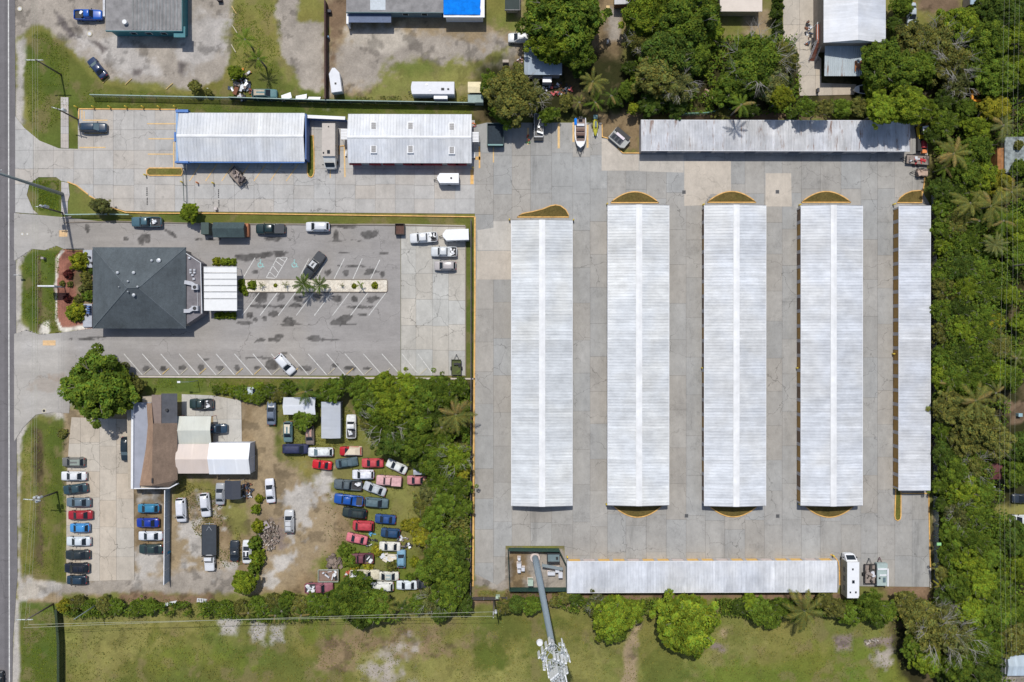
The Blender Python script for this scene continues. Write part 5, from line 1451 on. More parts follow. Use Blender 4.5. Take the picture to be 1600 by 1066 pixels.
def trunk_mesh(seed, R_=5.0, h=3.0, limbs=6, up=2.6, mat=None, twigs=2, r0=.28, spread=.75):
    r = random.Random(seed); m = MB()
    m.cyl((0, 0, -.2), (r.uniform(-.2, .2), r.uniform(-.2, .2), h), r0 * 1.25, r0 * .8, n=8)
    for k in range(limbs):
        a = 2 * math.pi * k / limbs + r.uniform(-.3, .3); L = R_ * spread * r.uniform(.7, 1.15)
        p0 = Vector((0, 0, h * r.uniform(.7, 1.0))); p1 = Vector((math.cos(a) * L * .5, math.sin(a) * L * .5, h + up * .55)); p2 = Vector((math.cos(a + .2) * L, math.sin(a + .2) * L, h + up * r.uniform(.8, 1.05)))
        m.cyl(p0, p1, r0 * .5, r0 * .32, n=6); m.cyl(p1, p2, r0 * .32, r0 * .1, n=5)
        for q in range(twigs):
            b = a + r.uniform(-1.2, 1.2); s = p1.lerp(p2, r.uniform(.1, .9))
            e = s + Vector((math.cos(b), math.sin(b), r.uniform(.2, .9))) * L * r.uniform(.25, .5)
            m.cyl(s, e, r0 * .16, r0 * .04, n=4)
            if twigs > 3:
                for w in range(2):
                    b2 = b + r.uniform(-.9, .9); e2 = e + Vector((math.cos(b2), math.sin(b2), r.uniform(-.1, .5))) * L * .2
                    m.cyl(s.lerp(e, .7), e2, r0 * .07, r0 * .03, n=3)
    return m.mesh('trunk', mat or M_bark)

CROWNS = []     # (V, T) for unit radius 5
for sd in range(5): CROWNS.append(crown_mesh(sd + 1, 5, .62, 120, 125, .27))
CROWNS.append(crown_mesh(11, 5, .45, 150, 100, .25))                    # low, fine grained (vines over scrub)
CROWNS.append(crown_mesh(12, 5, .42, 140, 100, .25, gap=.1))
CROWNS.append(crown_mesh(13, 5, .60, 100, 90, .23, gap=.25))            # thin crown with bare limbs
CROWNS.append(crown_mesh(14, 5, .55, 105, 85, .23, gap=.3))
SHRUBS = [crown_mesh(21, 1.5, .75, 26, 60, .20), crown_mesh(22, 1.5, .7, 22, 60, .22), crown_mesh(23, 1.5, .8, 30, 50, .19)]
crown_cache = {}
def crown_for(i, mk, shrub=False):
    k = (i, mk, shrub)
    if k not in crown_cache:
        V, T = (SHRUBS if shrub else CROWNS)[i]
        crown_cache[k] = to_mesh('crown' if not shrub else 'foliage', V, T, LM[mk])
    return crown_cache[k]
TR = [trunk_mesh(s) for s in range(3)]
TR_BARE = [trunk_mesh(s + 30, limbs=8, up=3.6, mat=M_barkpale, twigs=7, r0=.22, spread=.9) for s in range(3)]
STEM = trunk_mesh(50, 1.5, .5, 5, .8, r0=.07, twigs=1)

# landmarks for describing where a plant stands
LANDMARKS = [('the big white gabled house roof', 1335, 45), ('the cream flat roof at the top', 1158, 5), ('the blue-grey shed roof', 848, 92), ('the motorboat', 907, 208), ('the top storage building', 1210, 212),
             ('the compact excavator', 1444, 205), ('the patched trailer roof', 1580, 243), ('the narrow eastern storage building', 1430, 430), ('the middle of the narrow eastern storage building', 1430, 560),
             ('the lower end of the narrow eastern storage building', 1430, 740), ('the maroon cabin roof', 1555, 737), ('the green yard lamp', 1453, 844), ('the motorhome at the bottom', 1333, 905), ('the silver corner roof', 1590, 1040),
             ('the bottom storage building', 1090, 900), ('the cell tower base', 838, 872), ('the dirt track in the south field', 985, 1000), ('the used car row', 120, 810), ('the charcoal restaurant roof', 215, 450),
             ('the brown car shop roof', 245, 700), ('the long grey-white carport', 517, 655), ('the white carport', 468, 633), ('the junk car rows', 580, 780), ('the wrecked cars at the bottom', 590, 900),
             ('the travel trailer', 677, 140), ('the brown fence', 508, 80), ('the white enclosed wall fence', 262, 840), ('the pale junkyard clearing', 455, 790), ('the yellow kerb of the yard', 741, 700), ('the skylight building', 640, 215), ('the blue-trimmed office', 378, 215),
             ('the gravel island', 494, 446), ('the used white van', 283, 797), ('the silver car at the top', 1425, 20), ('the lower yard kerb', 1452, 880), ('the eastern clearing', 1580, 800), ('the orange dirt patch', 1590, 645)]
USED = {}
def place_words(px, py):
    nm, lx, ly = min(LANDMARKS, key=lambda l: math.hypot(l[1] - px, (l[2] - py)))
    dx, dy = px - lx, py - ly
    if abs(dx) > 1.8 * abs(dy): d = 'right of' if dx > 0 else 'left of'
    elif abs(dy) > 1.8 * abs(dx): d = 'below' if dy > 0 else 'above'
    else: d = ('lower ' if dy > 0 else 'upper ') + ('right of' if dx > 0 else 'left of')
    if d.startswith(('lower', 'upper')): d = ('below and ' if dy > 0 else 'above and ') + ('right of' if dx > 0 else 'left of')
    return nm, d, math.hypot(dx, dy)
PENDING = []       # plants labelled at the end, when all neighbours are known

def tree(px, py, rpx, mk='mid', ci=None, z=None, hz=1.0, bare=False, tall=None, label=None, lean=0, stretch=1.0, name='tree', rz=None):
    if 300 < py < 770 and 1440 < px and px - rpx < 1458: px = 1458 + rpx * .96
    if 590 < py < 940 and 640 < px < 760 and px + rpx > 737: px = 737 - rpx * .96
    R_ = rpx * S
    th = tall if tall is not None else min(4.5, 1.2 + R_ * .5)      # height of the crown base
    top = th + R_ * .45
    c = W(px, py, top); r = rnd
    t = bpy.data.objects.new(name, None); COL.objects.link(t); t.empty_display_size = .5
    t.location = (c.x, c.y, 0)
    sc = R_ / 5.35; stretch *= r.uniform(.82, 1.12)
    ci = r.randrange(5) if ci is None else ci
    a = r.uniform(0, 6.28) if rz is None else rz
    link('crown', crown_for(ci, mk), t, (0, 0, th - .2), a, (sc, sc * stretch, sc * hz))
    tm = (TR_BARE if bare else TR)[r.randrange(3)]
    link('trunk', tm, t, (0, 0, 0), a + 1, (sc, sc, (th + R_ * .5 * hz) / (5.3 if not bare else 5.6)))
    PENDING.append((t, px, py, rpx, mk, 'tree', label, bare))
    return t

def shrub(px, py, rpx, mk='mid', i=None, label=None, hz=1.0, stretch=1.0, rz=0.0, cat='shrub', name='shrub', group=None):
    R_ = rpx * S; sc = R_ / 1.5
    c = W(px, py, R_ * .8)
    t = bpy.data.objects.new(name, None); COL.objects.link(t); t.location = (c.x, c.y, 0)
    i = rnd.randrange(3) if i is None else i
    t.rotation_euler = (0, 0, rz)
    link('foliage', crown_for(i, mk, True), t, (0, 0, .05), 0, (sc, sc * stretch, sc * hz))
    link('stem', STEM, t, (0, 0, 0), 0, (sc * .8, sc * .8, sc * .8 * hz))
    PENDING.append((t, px, py, rpx, mk, cat, label, False))
    return t

# palms
M_palmbark = plain('palm_trunk', (.17, .15, .12), .9, var=.3, scale=4)
def frond_mesh(L=3.4, n=20, w=.75, droop=1.1, seed=0, mat=None, lift=.7):
    rg = np.random.default_rng(seed); V = []; Q = []; T = []
    def P(s): return np.array([L * s * (1 - .12 * s * s), 0, lift * L * .35 * s - droop * L * .42 * s * s])
    def quad(a, b, c, d, t):
        k = len(V); V.extend([a, b, c, d]); Q.append((k, k + 1, k + 2, k + 3)); T.extend([t] * 4)
    for i in range(8):
        a, b = P(i / 8), P((i + 1) / 8); h = np.array([0, .035 * (1.2 - i / 8), 0])
        quad(a - h, b - h, b + h, a + h, .55)
    for i in range(n):
        s = .12 + .86 * i / n; p = P(s); q = P(min(1, s + .02)); d = (q - p) / np.linalg.norm(q - p)
        ll = w * (math.sin(math.pi * min(1, (s * .92 + .10))) ** .6) * rg.uniform(.85, 1.1)
        for sg in (-1, 1):
            o = np.array([0, sg, 0]) * .86 + d * .55 + np.array([0, 0, -.28]); o /= np.linalg.norm(o)
            e = p + o * ll + np.array([0, 0, -.10 * ll]); wd = d * .05
            quad(p - wd, p + wd, e + wd * .3, e - wd * .3, float(np.clip(rg.normal(.5, .2), 0, 1)))
    return fast_mesh('frond', np.array(V), np.array(Q), mat, {'tint': ('FLOAT', 'POINT', np.array(T))})
FR = {}
def frond_for(kind, mk, i):
    k = (kind, mk, i)
    if k not in FR:
        if kind == 'date': FR[k] = frond_mesh(3.2, 24, .50, 1.0, i, LM[mk], .9)
        elif kind == 'banana': FR[k] = frond_mesh(2.0, 14, .42, .9, i, LM[mk], .9)
        else: FR[k] = frond_mesh(3.6, 24, .62, 1.25, i, LM[mk], .8)
    return FR[k]
def palm(px, py, rpx, mk='olive', kind='queen', n=15, h=5.0, label=None, name='palm_tree'):
    R_ = rpx * S; base = dict(date=3.0, banana=1.9).get(kind, 3.2); sc = R_ / base
    c = W(px, py, h)
    t = bpy.data.objects.new(name, None); COL.objects.link(t); t.location = (c.x, c.y, 0)
    m = MB(); r0 = .16 if kind != 'banana' else .09
    m.cyl((0, 0, -.1), (.05, .03, h * .5), r0 * 1.2, r0, n=8); m.cyl((.05, .03, h * .5), (0, 0, h), r0, r0 * .85, n=8); m.cyl((0, 0, h - .5), (0, 0, h + .1), r0 * 1.0, r0 * 1.6, n=8)
    m.build('trunk', M_palmbark, t)
    for k in range(n):
        a = k * 2.39996 + rnd.uniform(-.35, .35); tier = k / n
        if kind == 'queen' and rnd.random() < .10: continue
        f = link('frond', frond_for(kind, 'dead' if kind == 'queen' and tier > .6 and rnd.random() < .3 else mk, k % 3), t, (0, 0, h + .05))
        f.rotation_euler = (rnd.uniform(-.2, .2), R(10 - 42 * tier + rnd.uniform(-14, 12)), a)
        s = sc * rnd.uniform(.74, 1.12) * (1 - .18 * tier); f.scale = (s, s, s)
    PENDING.append((t, px, py, rpx, mk, 'palm', label, False))
    return t

T = tree
T(146, 606, 57, 'mid', 0, tall=4.0, label='big spreading oak between the driveway and the car shop near the road')
T(206, 606, 18, 'olive', 3, tall=3.0, label='small olive tree touching the big oak above the car shop roof')
T(193, 573, 10, 'grey', 7, bare=True, tall=2.0, label='thin bare bush at the upper right edge of the big oak', name='tree')
T(154, 321, 17, 'grey', 1, tall=2.2, label='round grey-green tree on the curved yellow kerb of the driveway')
T(294, 331, 15, 'bright', 2, tall=2.4, label='small tree on the grass strip above the dumpster shed')
palm(370, 108, 9, 'dark', n=8, h=1.5, label='small dark palm clump in the grass at the gravel lot edge')
palm(383, 62, 20, 'mid', n=13, h=4.5, label='palm tree in the grass right of the gravel lot at the top')
palm(404, 92, 17, 'mid', n=12, h=4.5, label='palm with a dark shadow left of the shell driveway')
T(367, 112, 13, 'bright', 3, tall=1.5, label='small bright tree above the scrap pile left of the teal car')
T(303, 134, 12, 'olive', 4, tall=1.6, label='small scrubby tree at the lower edge of the gravel lot')
T(324, 143, 7, 'olive', 1, tall=1.0, label='little bush beside the round white lid at the fence')
T(884, 20, 60, 'mid', 0); T(866, 66, 40, 'bright', 1, tall=4.5); T(902, 78, 34, 'mid', 2); T(848, 20, 30, 'olive', 3); T(914, 40, 18, 'dark', 4); T(905, 108, 14, 'dark', 4)
T(800, 146, 42, 'olive', 4, tall=4); T(790, 170, 28, 'mid', 2); T(828, 150, 30, 'grey', 7, bare=True); T(858, 178, 17, 'mid', 1); T(770, 134, 24, 'mid', 3)
palm(926, 128, 27, 'olive', n=18, h=6.0, label='broad yellow-green palm above the motorboat'); palm(930, 160, 18, 'mid', n=13, h=4.0); palm(905, 160, 15, 'olive', n=12, h=3.5); T(885, 158, 14, 'olive', 1, tall=2); T(962, 158, 14, 'dark', 2); palm(955, 150, 18, 'dark', n=12, h=4)
T(990, 168, 9, 'lime', 3, tall=3, label='bright lime-green slender tree above the tilted black trailer'); T(980, 140, 16, 'mid', 2, tall=3)
T(1014, 18, 40, 'bright', 1); T(1070, 26, 50, 'mid', 0, tall=4.5); T(1002, 62, 26, 'olive', 8, bare=True); T(1046, 80, 46, 'dark', 2); T(1030, 112, 40, 'olive', 3, tall=4.5); T(1084, 84, 30, 'mid', 4); T(1060, 130, 30, 'grey', 7, bare=True, tall=4.5); T(1020, 158, 24, 'dark', 5); T(1060, 160, 22, 'dark', 1); T(985, 104, 14, 'dark', 5, tall=1.5); T(1108, 50, 24, 'bright', 3)
T(1180, 96, 46, 'mid', 4, tall=4.5, bare=True); T(1222, 88, 36, 'olive', 8, bare=True, tall=4.5); T(1150, 130, 34, 'mid', 1, tall=4); T(1205, 128, 32, 'grey', 3, tall=4); T(1224, 150, 19, 'lime', 2, tall=7); T(1170, 168, 20, 'dark', 5); T(1130, 176, 14, 'olive', 6, tall=1.5)
T(1210, 20, 8, 'dark', 5, tall=2, stretch=1.0); 
for k, y in enumerate((-4, 10, 24, 38, 50)): shrub(1216, y, 9, 'dark', k % 3, hz=1.5, label=f'clipped dark hedge bush, {ordn[k]} from the top along the house driveway', cat='hedge', name='hedge')
T(1262, 166, 19, 'mid', 8, tall=6); T(1290, 168, 18, 'olive', 7, tall=6); T(1316, 168, 18, 'mid', 1, tall=2); T(1344, 166, 18, 'olive', 2, tall=2); T(1240, 178, 12, 'dark', 6, tall=1.2); palm(1132, 182, 13, 'olive', n=10, h=2.0); palm(1158, 164, 22, 'mid', n=11, h=8.5)
# broad trees round the top right
T(1384, 96, 36, 'mid', 0, tall=5); T(1372, 130, 26, 'bright', 1, tall=4); T(1410, 110, 36, 'mid', 2); T(1380, 170, 24, 'bright', 3, tall=7.5); T(1420, 162, 34, 'bright', 4, tall=7.5); T(1448, 170, 24, 'bright', 1, tall=3.5); T(1365, 160, 16, 'mid', 3)
T(1438, 62, 32, 'olive', 0); T(1470, 60, 34, 'olive', 7, bare=True); T(1502, 40, 34, 'bright', 2); T(1490, 92, 34, 'olive', 8, bare=True); T(1440, 100, 32, 'mid', 3); T(1550, 60, 36, 'mid', 1); T(1590, 50, 30, 'bright', 4); T(1530, 94, 28, 'mid', 0)
T(1500, 130, 26, 'grey', 8, bare=True); T(1560, 120, 34, 'mid', 2); T(1600, 110, 30, 'bright', 1); T(1590, 20, 34, 'dark', 3); T(1550, 14, 30, 'dark', 2); T(1400, 36, 14, 'dark', 5); T(1412, 8, 18, 'mid', 1); T(1482, 154, 20, 'dark', 5)
T(1512, 168, 20, 'mid', 3); T(1558, 168, 24, 'yellow', 4, tall=3.5); T(1480, 190, 24, 'mid', 6); T(1530, 200, 24, 'bright', 1); T(1460, 210, 16, 'dark', 6)
palm(1568, 196, 26, 'grey', n=14, h=5); palm(1490, 240, 33, 'olive', n=18, h=6, label='large yellow-green palm right of the loaded flatbed trailer'); palm(1476, 262, 20, 'mid', n=12, h=4)
T(1596, 262, 14, 'mid', 1, tall=3.4); T(1594, 226, 9, 'olive', 2, tall=3.2); T(1530, 232, 28, 'mid', 2); T(1512, 268, 30, 'mid', 3); T(1540, 276, 26, 'bright', 0); T(1476, 292, 22, 'dark', 5); T(1566, 290, 26, 'yellow', 1)
palm(1516, 318, 30, 'olive', n=16, h=6.5); palm(1548, 322, 34, 'olive', n=18, h=7); palm(1580, 300, 24, 'olive', n=14, h=6); palm(1568, 345, 26, 'mid', n=14, h=5.5); palm(1530, 345, 20, 'dark', n=12, h=5)
palm(1554, 383, 25, 'grey', n=22, h=6, kind='date', label='pale round palm crown in the woods right of the eastern storage building')
# dense vine covered scrub beside the narrow building
VINE = [(1472, 318), (1500, 300), (1470, 352), (1502, 345), (1480, 385), (1514, 378), (1472, 418), (1506, 414), (1536, 422), (1478, 452), (1512, 450), (1544, 452), (1472, 486), (1504, 484), (1538, 488), (1476, 520), (1510, 518), (1546, 522), (1474, 556), (1508, 552), (1540, 556), (1562, 540), (1474, 590), (1500, 588), (1530, 590)]
for k, (x, y) in enumerate(VINE):
    T(x + rnd.uniform(-3, 3), y + rnd.uniform(-3, 3), rnd.uniform(21, 27), ('mid', 'dark', 'mid', 'olive', 'bright', 'mid')[k % 6], 5 + k % 2, tall=2.2 if x < 1490 else 3.2)
T(1590, 360, 26, 'bright', 1); T(1596, 400, 24, 'mid', 3, tall=3); T(1566, 460, 12, 'bright', 1, tall=3); T(1580, 590, 24, 'mid', 2); T(1552, 500, 20, 'yellow', 3); T(1582, 462, 16, 'bright', 2, tall=3.5); T(1596, 505, 16, 'bright', 0, tall=3); T(1560, 580, 22, 'bright', 4); T(1596, 560, 18, 'mid', 1)
palm(1588, 560, 17, 'grey', n=10, h=4); palm(1524, 626, 34, 'olive', n=18, h=7, label='large palm with a yellow frond below the vine scrub in the eastern woods'); palm(1482, 600, 18, 'grey', n=10, h=4); palm(1556, 614, 22, 'olive', n=12, h=5)
T(1490, 640, 30, 'olive', 1); T(1470, 622, 14, 'dark', 6, tall=1.5); T(1530, 660, 36, 'olive', 2, tall=4.5); T(1562, 690, 30, 'olive', 0); T(1476, 672, 20, 'mid', 5); T(1510, 690, 30, 'olive', 3); T(1480, 712, 24, 'dark', 5); T(1600, 700, 28, 'dark', 2); T(1592, 740, 26, 'mid', 4)
T(1494, 736, 26, 'mid', 1); T(1524, 730, 24, 'olive', 7, bare=True); T(1474, 758, 20, 'mid', 6); T(1510, 768, 28, 'bright', 0); T(1538, 768, 22, 'mid', 3); T(1480, 790, 18, 'dark', 5); T(1500, 806, 24, 'grey', 8, bare=True); T(1530, 806, 26, 'mid', 2); T(1556, 778, 14, 'grey', 7, tall=2.5)
T(1492, 838, 26, 'mid', 1); T(1524, 842, 28, 'mid', 6, tall=4); T(1488, 868, 22, 'mid', 5); T(1518, 880, 30, 'bright', 0); T(1548, 868, 24, 'mid', 3); T(1590, 842, 30, 'dark', 4, label='dark round oak below the small grass clearing on the right edge'); T(1594, 892, 24, 'bright', 1); T(1480, 900, 18, 'olive', 6)
T(1500, 916, 26, 'mid', 2); T(1534, 912, 30, 'bright', 3); T(1564, 926, 30, 'mid', 0); T(1590, 955, 26, 'mid', 4); T(1480, 934, 20, 'dark', 8, bare=True); palm(1468, 914, 13, 'yellow', n=10, h=2.2); T(1556, 965, 32, 'mid', 1); T(1520, 955, 28, 'bright', 3)
T(1480, 960, 24, 'grey', 7, bare=True); T(1444, 968, 30, 'olive', 6); T(1420, 946, 22, 'olive', 6, tall=2.5); T(1466, 992, 36, 'olive', 8, bare=True, tall=4); T(1500, 1000, 34, 'grey', 7, bare=True, tall=4); T(1436, 1010, 24, 'mid', 1); T(1450, 1030, 26, 'bright', 3); T(1500, 1040, 32, 'mid', 2); T(1540, 1010, 34, 'mid', 4); T(1540, 1050, 34, 'dark', 0); T(1590, 1000, 28, 'olive', 2); T(1476, 1056, 14, 'dark', 5, tall=1.5)
# south hedge and trees
T(1306, 952, 19, 'olive', 2, tall=2.5); T(1330, 962, 19, 'mid', 0, tall=2.4); T(1362, 950, 24, 'mid', 1, tall=3); T(1386, 956, 20, 'mid', 3, tall=2.5); T(1376, 972, 13, 'dark', 5, tall=2)
palm(1257, 955, 37, 'olive', n=22, h=5.5, label='big yellow-green palm below the bottom storage building'); T(1222, 954, 21, 'mid', 5, tall=2.5); T(1190, 957, 22, 'mid', 2, tall=2.5); T(1172, 942, 16, 'bright', 3, tall=2); T(1160, 950, 16, 'dark', 6, tall=2); T(1290, 940, 16, 'olive', 6, tall=2); T(1208, 972, 14, 'mid', 1, tall=2)
T(1075, 980, 49, 'bright', 1, rz=2.6, tall=4, hz=.95, label='big round bright green tree standing in the field below the bottom storage building')
T(960, 966, 35, 'bright', 3, tall=4.0, rz=2.4); T(936, 950, 22, 'grey', 8, bare=True, tall=3); T(958, 985, 24, 'mid', 2, tall=3.2); T(990, 956, 18, 'bright', 4, tall=3); T(900, 938, 14, 'dark', 6, tall=1.6); T(884, 934, 12, 'olive', 5, tall=1.4)
T(846, 944, 12, 'dark', 5, tall=1.6); T(830, 948, 17, 'mid', 2, tall=2.4); T(808, 946, 15, 'dark', 4, tall=2.4); T(788, 950, 14, 'olive', 6, tall=2.2); palm(786, 942, 13, 'dark', n=9, h=2.6); T(868, 942, 11, 'olive', 6, tall=1.4)
# bottom left hedge
HED = [(98, 948, 13, 'yellow'), (118, 944, 15, 'olive'), (140, 950, 14, 'mid'), (160, 946, 15, 'olive'), (178, 950, 15, 'mid'), (212, 952, 15, 'mid'), (232, 950, 14, 'mid'), (330, 950, 13, 'mid'), (350, 952, 15, 'mid'), (376, 952, 16, 'olive'), (402, 950, 17, 'mid'), (426, 944, 17, 'olive'), (446, 940, 17, 'mid'), (468, 948, 18, 'olive'), (492, 944, 18, 'mid')]
for k, (x, y, r_, mk) in enumerate(HED): T(x, y, r_, mk, 5 + k % 2 if k % 3 else 2, tall=1.2)
for x, y, r_ in ((388, 958, 16), (430, 962, 15), (470, 962, 15), (440, 955, 17)): palm(x, y, r_, 'dark' if x > 400 else 'olive', n=11, h=2.6)
T(550, 938, 36, 'mid', 1, tall=4); T(584, 950, 30, 'mid', 2, tall=3.5); T(520, 942, 22, 'mid', 0, tall=2.5); T(566, 965, 22, 'dark', 4, tall=2.5); palm(604, 946, 26, 'olive', n=16, h=5); palm(628, 950, 20, 'dark', n=12, h=4); palm(618, 966, 15, 'mid', n=10, h=3)
T(380, 912, 22, 'bright', 4, tall=2.6, label='round bright bush-like tree below the two narrow parked cars'); 
for k, (x, y, r_) in enumerate(((399, 796, 8), (402, 824, 11), (398, 850, 12), (401, 872, 13), (404, 780, 7), (397, 888, 11))): shrub(x, y, r_, ('bright', 'lime', 'mid')[k % 3], k % 3, hz=1.5, label=f'green bush, {ordn[k] if k else "first"} in the row dividing the car lot from the junkyard, {["upper middle", "middle", "below middle", "second lowest", "topmost", "lowest"][k]}', cat='bush', name='bush')
# woods between junkyard and storage yard
T(600, 606, 26, 'bright', 0, tall=4); T(578, 630, 30, 'mid', 1); T(560, 606, 20, 'mid', 2, tall=3); T(540, 600, 17, 'dark', 6, tall=2.5); T(520, 610, 22, 'mid', 5, tall=3); T(634, 606, 24, 'bright', 3, tall=4); T(618, 634, 34, 'bright', 4, tall=4.5); T(656, 620, 30, 'mid', 2); T(690, 612, 28, 'mid', 6); T(720, 606, 18, 'mid', 6, tall=2.5)
T(600, 660, 34, 'mid', 8, bare=True); T(644, 660, 32, 'mid', 1); T(576, 662, 18, 'olive', 7, tall=3); T(676, 650, 24, 'dark', 5); T(612, 690, 28, 'dark', 3); T(652, 694, 32, 'mid', 0); T(688, 684, 22, 'mid', 5)
palm(712, 648, 32, 'olive', kind='queen', n=20, h=6, label='tall palm with brown-tipped fronds beside the yellow kerb of the yard'); palm(690, 668, 18, 'olive', n=12, h=4.5)
T(720, 716, 26, 'bright', 7, bare=True, tall=4); T(722, 738, 14, 'yellow', 3, tall=2.5); T(680, 722, 28, 'mid', 2); T(656, 720, 18, 'dark', 5, tall=2.5); T(636, 708, 14, 'mid', 6, tall=2)
T(690, 754, 26, 'mid', 5); T(716, 764, 24, 'mid', 6); T(672, 768, 20, 'grey', 7, tall=2.4); T(694, 786, 24, 'mid', 1); T(722, 796, 20, 'mid', 5); T(660, 792, 20, 'olive', 6, tall=2); T(676, 812, 22, 'mid', 2); T(648, 824, 15, 'yellow', 6, tall=1.6); T(662, 840, 20, 'yellow', 5, tall=2)
T(730, 838, 14, 'mid', 6, tall=2); T(690, 848, 24, 'mid', 0); T(718, 868, 26, 'dark', 1); T(690, 884, 32, 'mid', 2, tall=4); T(720, 904, 24, 'mid', 4); T(664, 892, 18, 'mid', 3, tall=2.5); T(700, 928, 32, 'mid', 0, tall=4); T(674, 938, 22, 'grey', 7, bare=True); T(722, 944, 20, 'dark', 5, tall=3); T(690, 958, 18, 'dark', 1, tall=2.6); T(655, 945, 18, 'mid', 6, tall=2.4)
for k, (x, y, r_, mk) in enumerate(((548, 876, 14, 'mid'), (538, 862, 12, 'mid'), (554, 888, 8, 'yellow'), (574, 885, 9, 'yellow'), (588, 862, 10, 'yellow'), (612, 888, 10, 'olive'), (634, 822, 10, 'yellow'), (648, 880, 9, 'lime'), (560, 905, 12, 'dark'), (640, 905, 9, 'mid'), (576, 912, 12, 'mid'), (545, 908, 10, 'mid'))):
    shrub(x, y, r_, mk, k % 3, hz=1.0, cat='bush', name='bush')
# bushes along the strip above the junkyard
for k, (x, y, r_, mk) in enumerate(((350, 608, 8, 'bright'), (362, 611, 9, 'bright'), (375, 614, 11, 'mid'), (388, 618, 12, 'bright'), (402, 622, 9, 'mid'), (404, 606, 9, 'bright'), (420, 612, 13, 'mid'), (434, 618, 13, 'olive'), (448, 606, 12, 'mid'), (336, 609, 6, 'mid'), (500, 622, 14, 'mid'))):
    T(x, y, r_ + 2, mk, 5 + k % 2, tall=.8)
palm(478, 612, 24, 'dark', n=17, h=4.5, label='palm whose fronds lie over the white carport roof'); T(472, 658, 17, 'mid', 5, tall=2.2, label='green tree between the white carport and the brown-grey car'); T(486, 652, 12, 'dark', 6, tall=1.8)
# restaurant planting
palm(474, 444, 20, 'dark', 'date', 22, 3.6, 'large feathery palm on the gravel island at the charcoal pickup'); palm(500, 446, 17, 'dark', 'date', 18, 3.2, 'second feathery palm on the gravel island, right of the larger one')
palm(408, 445, 7, 'grey', 'banana', 7, 1.0, 'tiny sparse palm on the gravel island by the round bush'); palm(446, 445, 7, 'grey', 'banana', 6, 1.0, 'thin wiry young palm on the gravel island left of the feathery palms')
palm(563, 445, 8.5, 'bright', 'banana', 7, 1.8, 'small bright banana-like plant on the right part of the gravel island'); palm(534, 446, 5, 'grey', 'banana', 6, .8, 'small dry plant between the palms and the banana-like plant')
shrub(392.5, 445, 7.5, 'bright', 0, 'round green bush at the left end of the gravel island'); shrub(430, 446, 3.5, 'lime', 1, 'tiny green tuft on the gravel island'); shrub(553, 447, 4.5, 'lime', 1, 'small lime bush left of the banana-like plant'); shrub(585, 446, 6, 'lime', 2, 'round lime bush at the right end of the gravel island')
for k, (x, y, r_) in enumerate(((337, 408, 7), (348, 409, 6), (355, 409, 6.5), (363, 409, 6))): shrub(x, y, r_, 'lime' if k < 1 else 'bright', k % 3, f'clipped bush above the white patio cover, {ordn[k]} from the left', hz=1.1, cat='bush', name='bush')
for k, (x, y, r_) in enumerate(((339, 493, 6), (347, 493, 6), (355, 493, 6), (363, 493, 6))): shrub(x, y, r_, 'bright', k % 3, f'clipped bush below the white patio cover, {ordn[k]} from the left', hz=1.0, cat='bush', name='bush')
for k, (x, y, r_) in enumerate(((376, 441, 6), (378, 451, 7), (383, 458, 5))): shrub(x, y, r_, 'bright', k, f'bush at the right edge of the patio cover, {["top", "middle", "bottom"][k]} one of three', cat='bush', name='bush')
shrub(119.5, 407.5, 15, 'lime', 0, 'bright yellow-green shrub in the red gravel bed, upper front of the restaurant', hz=1.1); shrub(115, 487, 16, 'lime', 1, 'yellow-green shrub at the lower end of the red gravel bed'); shrub(112, 490, 13, 'bright', 2, 'darker green shrub overlapping the lower yellow-green one')
shrub(104.5, 428.5, 8, 'burg', 2, 'burgundy round shrub in the upper half of the red bed'); shrub(103.5, 466.5, 7, 'burg', 1, 'burgundy round shrub in the lower half of the red bed')
for k, (x, y, r_, mk) in enumerate(((131, 432, 9, 'olive'), (135, 444, 9, 'olive'), (128, 452, 8, 'grey'), (134, 462, 9, 'mid'), (121, 468, 8, 'olive'), (96, 443, 5, 'olive'), (108, 444, 5, 'olive'), (141, 424, 5, 'dark'))):
    shrub(x, y, r_, mk, k % 3, f'low olive shrub beside the restaurant front wall, {ordn[k]} of the eight', cat='shrub', group=None)
T(95, 678, 9, 'olive', 5, tall=.4, label='olive weedy clump at the right edge of the roadside grass')
# woods undergrowth, weeds
def undergrowth(name, polys, n, size, zlo, zhi, mk, seed):
    rg = np.random.default_rng(seed); P = []
    per = n // len(polys)
    for poly in polys:
        A = np.array(poly); lo = A.min(0); hi = A.max(0)
        q = rg.uniform(lo, hi, (per * 3, 2)); q = q[sdf_poly(q[:, 0], q[:, 1], poly) > 0]
        k = fbm(q[:, 0], q[:, 1], 14, seed, 3); q = q[k > .42][:per]
        P.append(q)
    P = np.concatenate(P)
    x = (P[:, 0] - 800) * S; y = (533 - P[:, 1]) * S
    w = np.array([tuple(W(a, b, 0)) for a, b in P[::1]]) if len(P) < 60000 else np.stack([x, y, x * 0], 1)
    z = rg.uniform(zlo, zhi, len(P))
    c = np.stack([w[:, 0], w[:, 1], z], 1)
    t = np.clip(fbm(P[:, 0], P[:, 1], 8, seed + 5, 3) + rg.normal(0, .15, len(P)), 0, 1)
    V, Tt = leaf_cloud(c, np.tile([0, 0, 1.0], (len(P), 1)), size, rg, tint=t, tilt=.6)
    me = to_mesh(name, V, Tt, LM[mk])
    return struct(link(name, me), 'stuff')
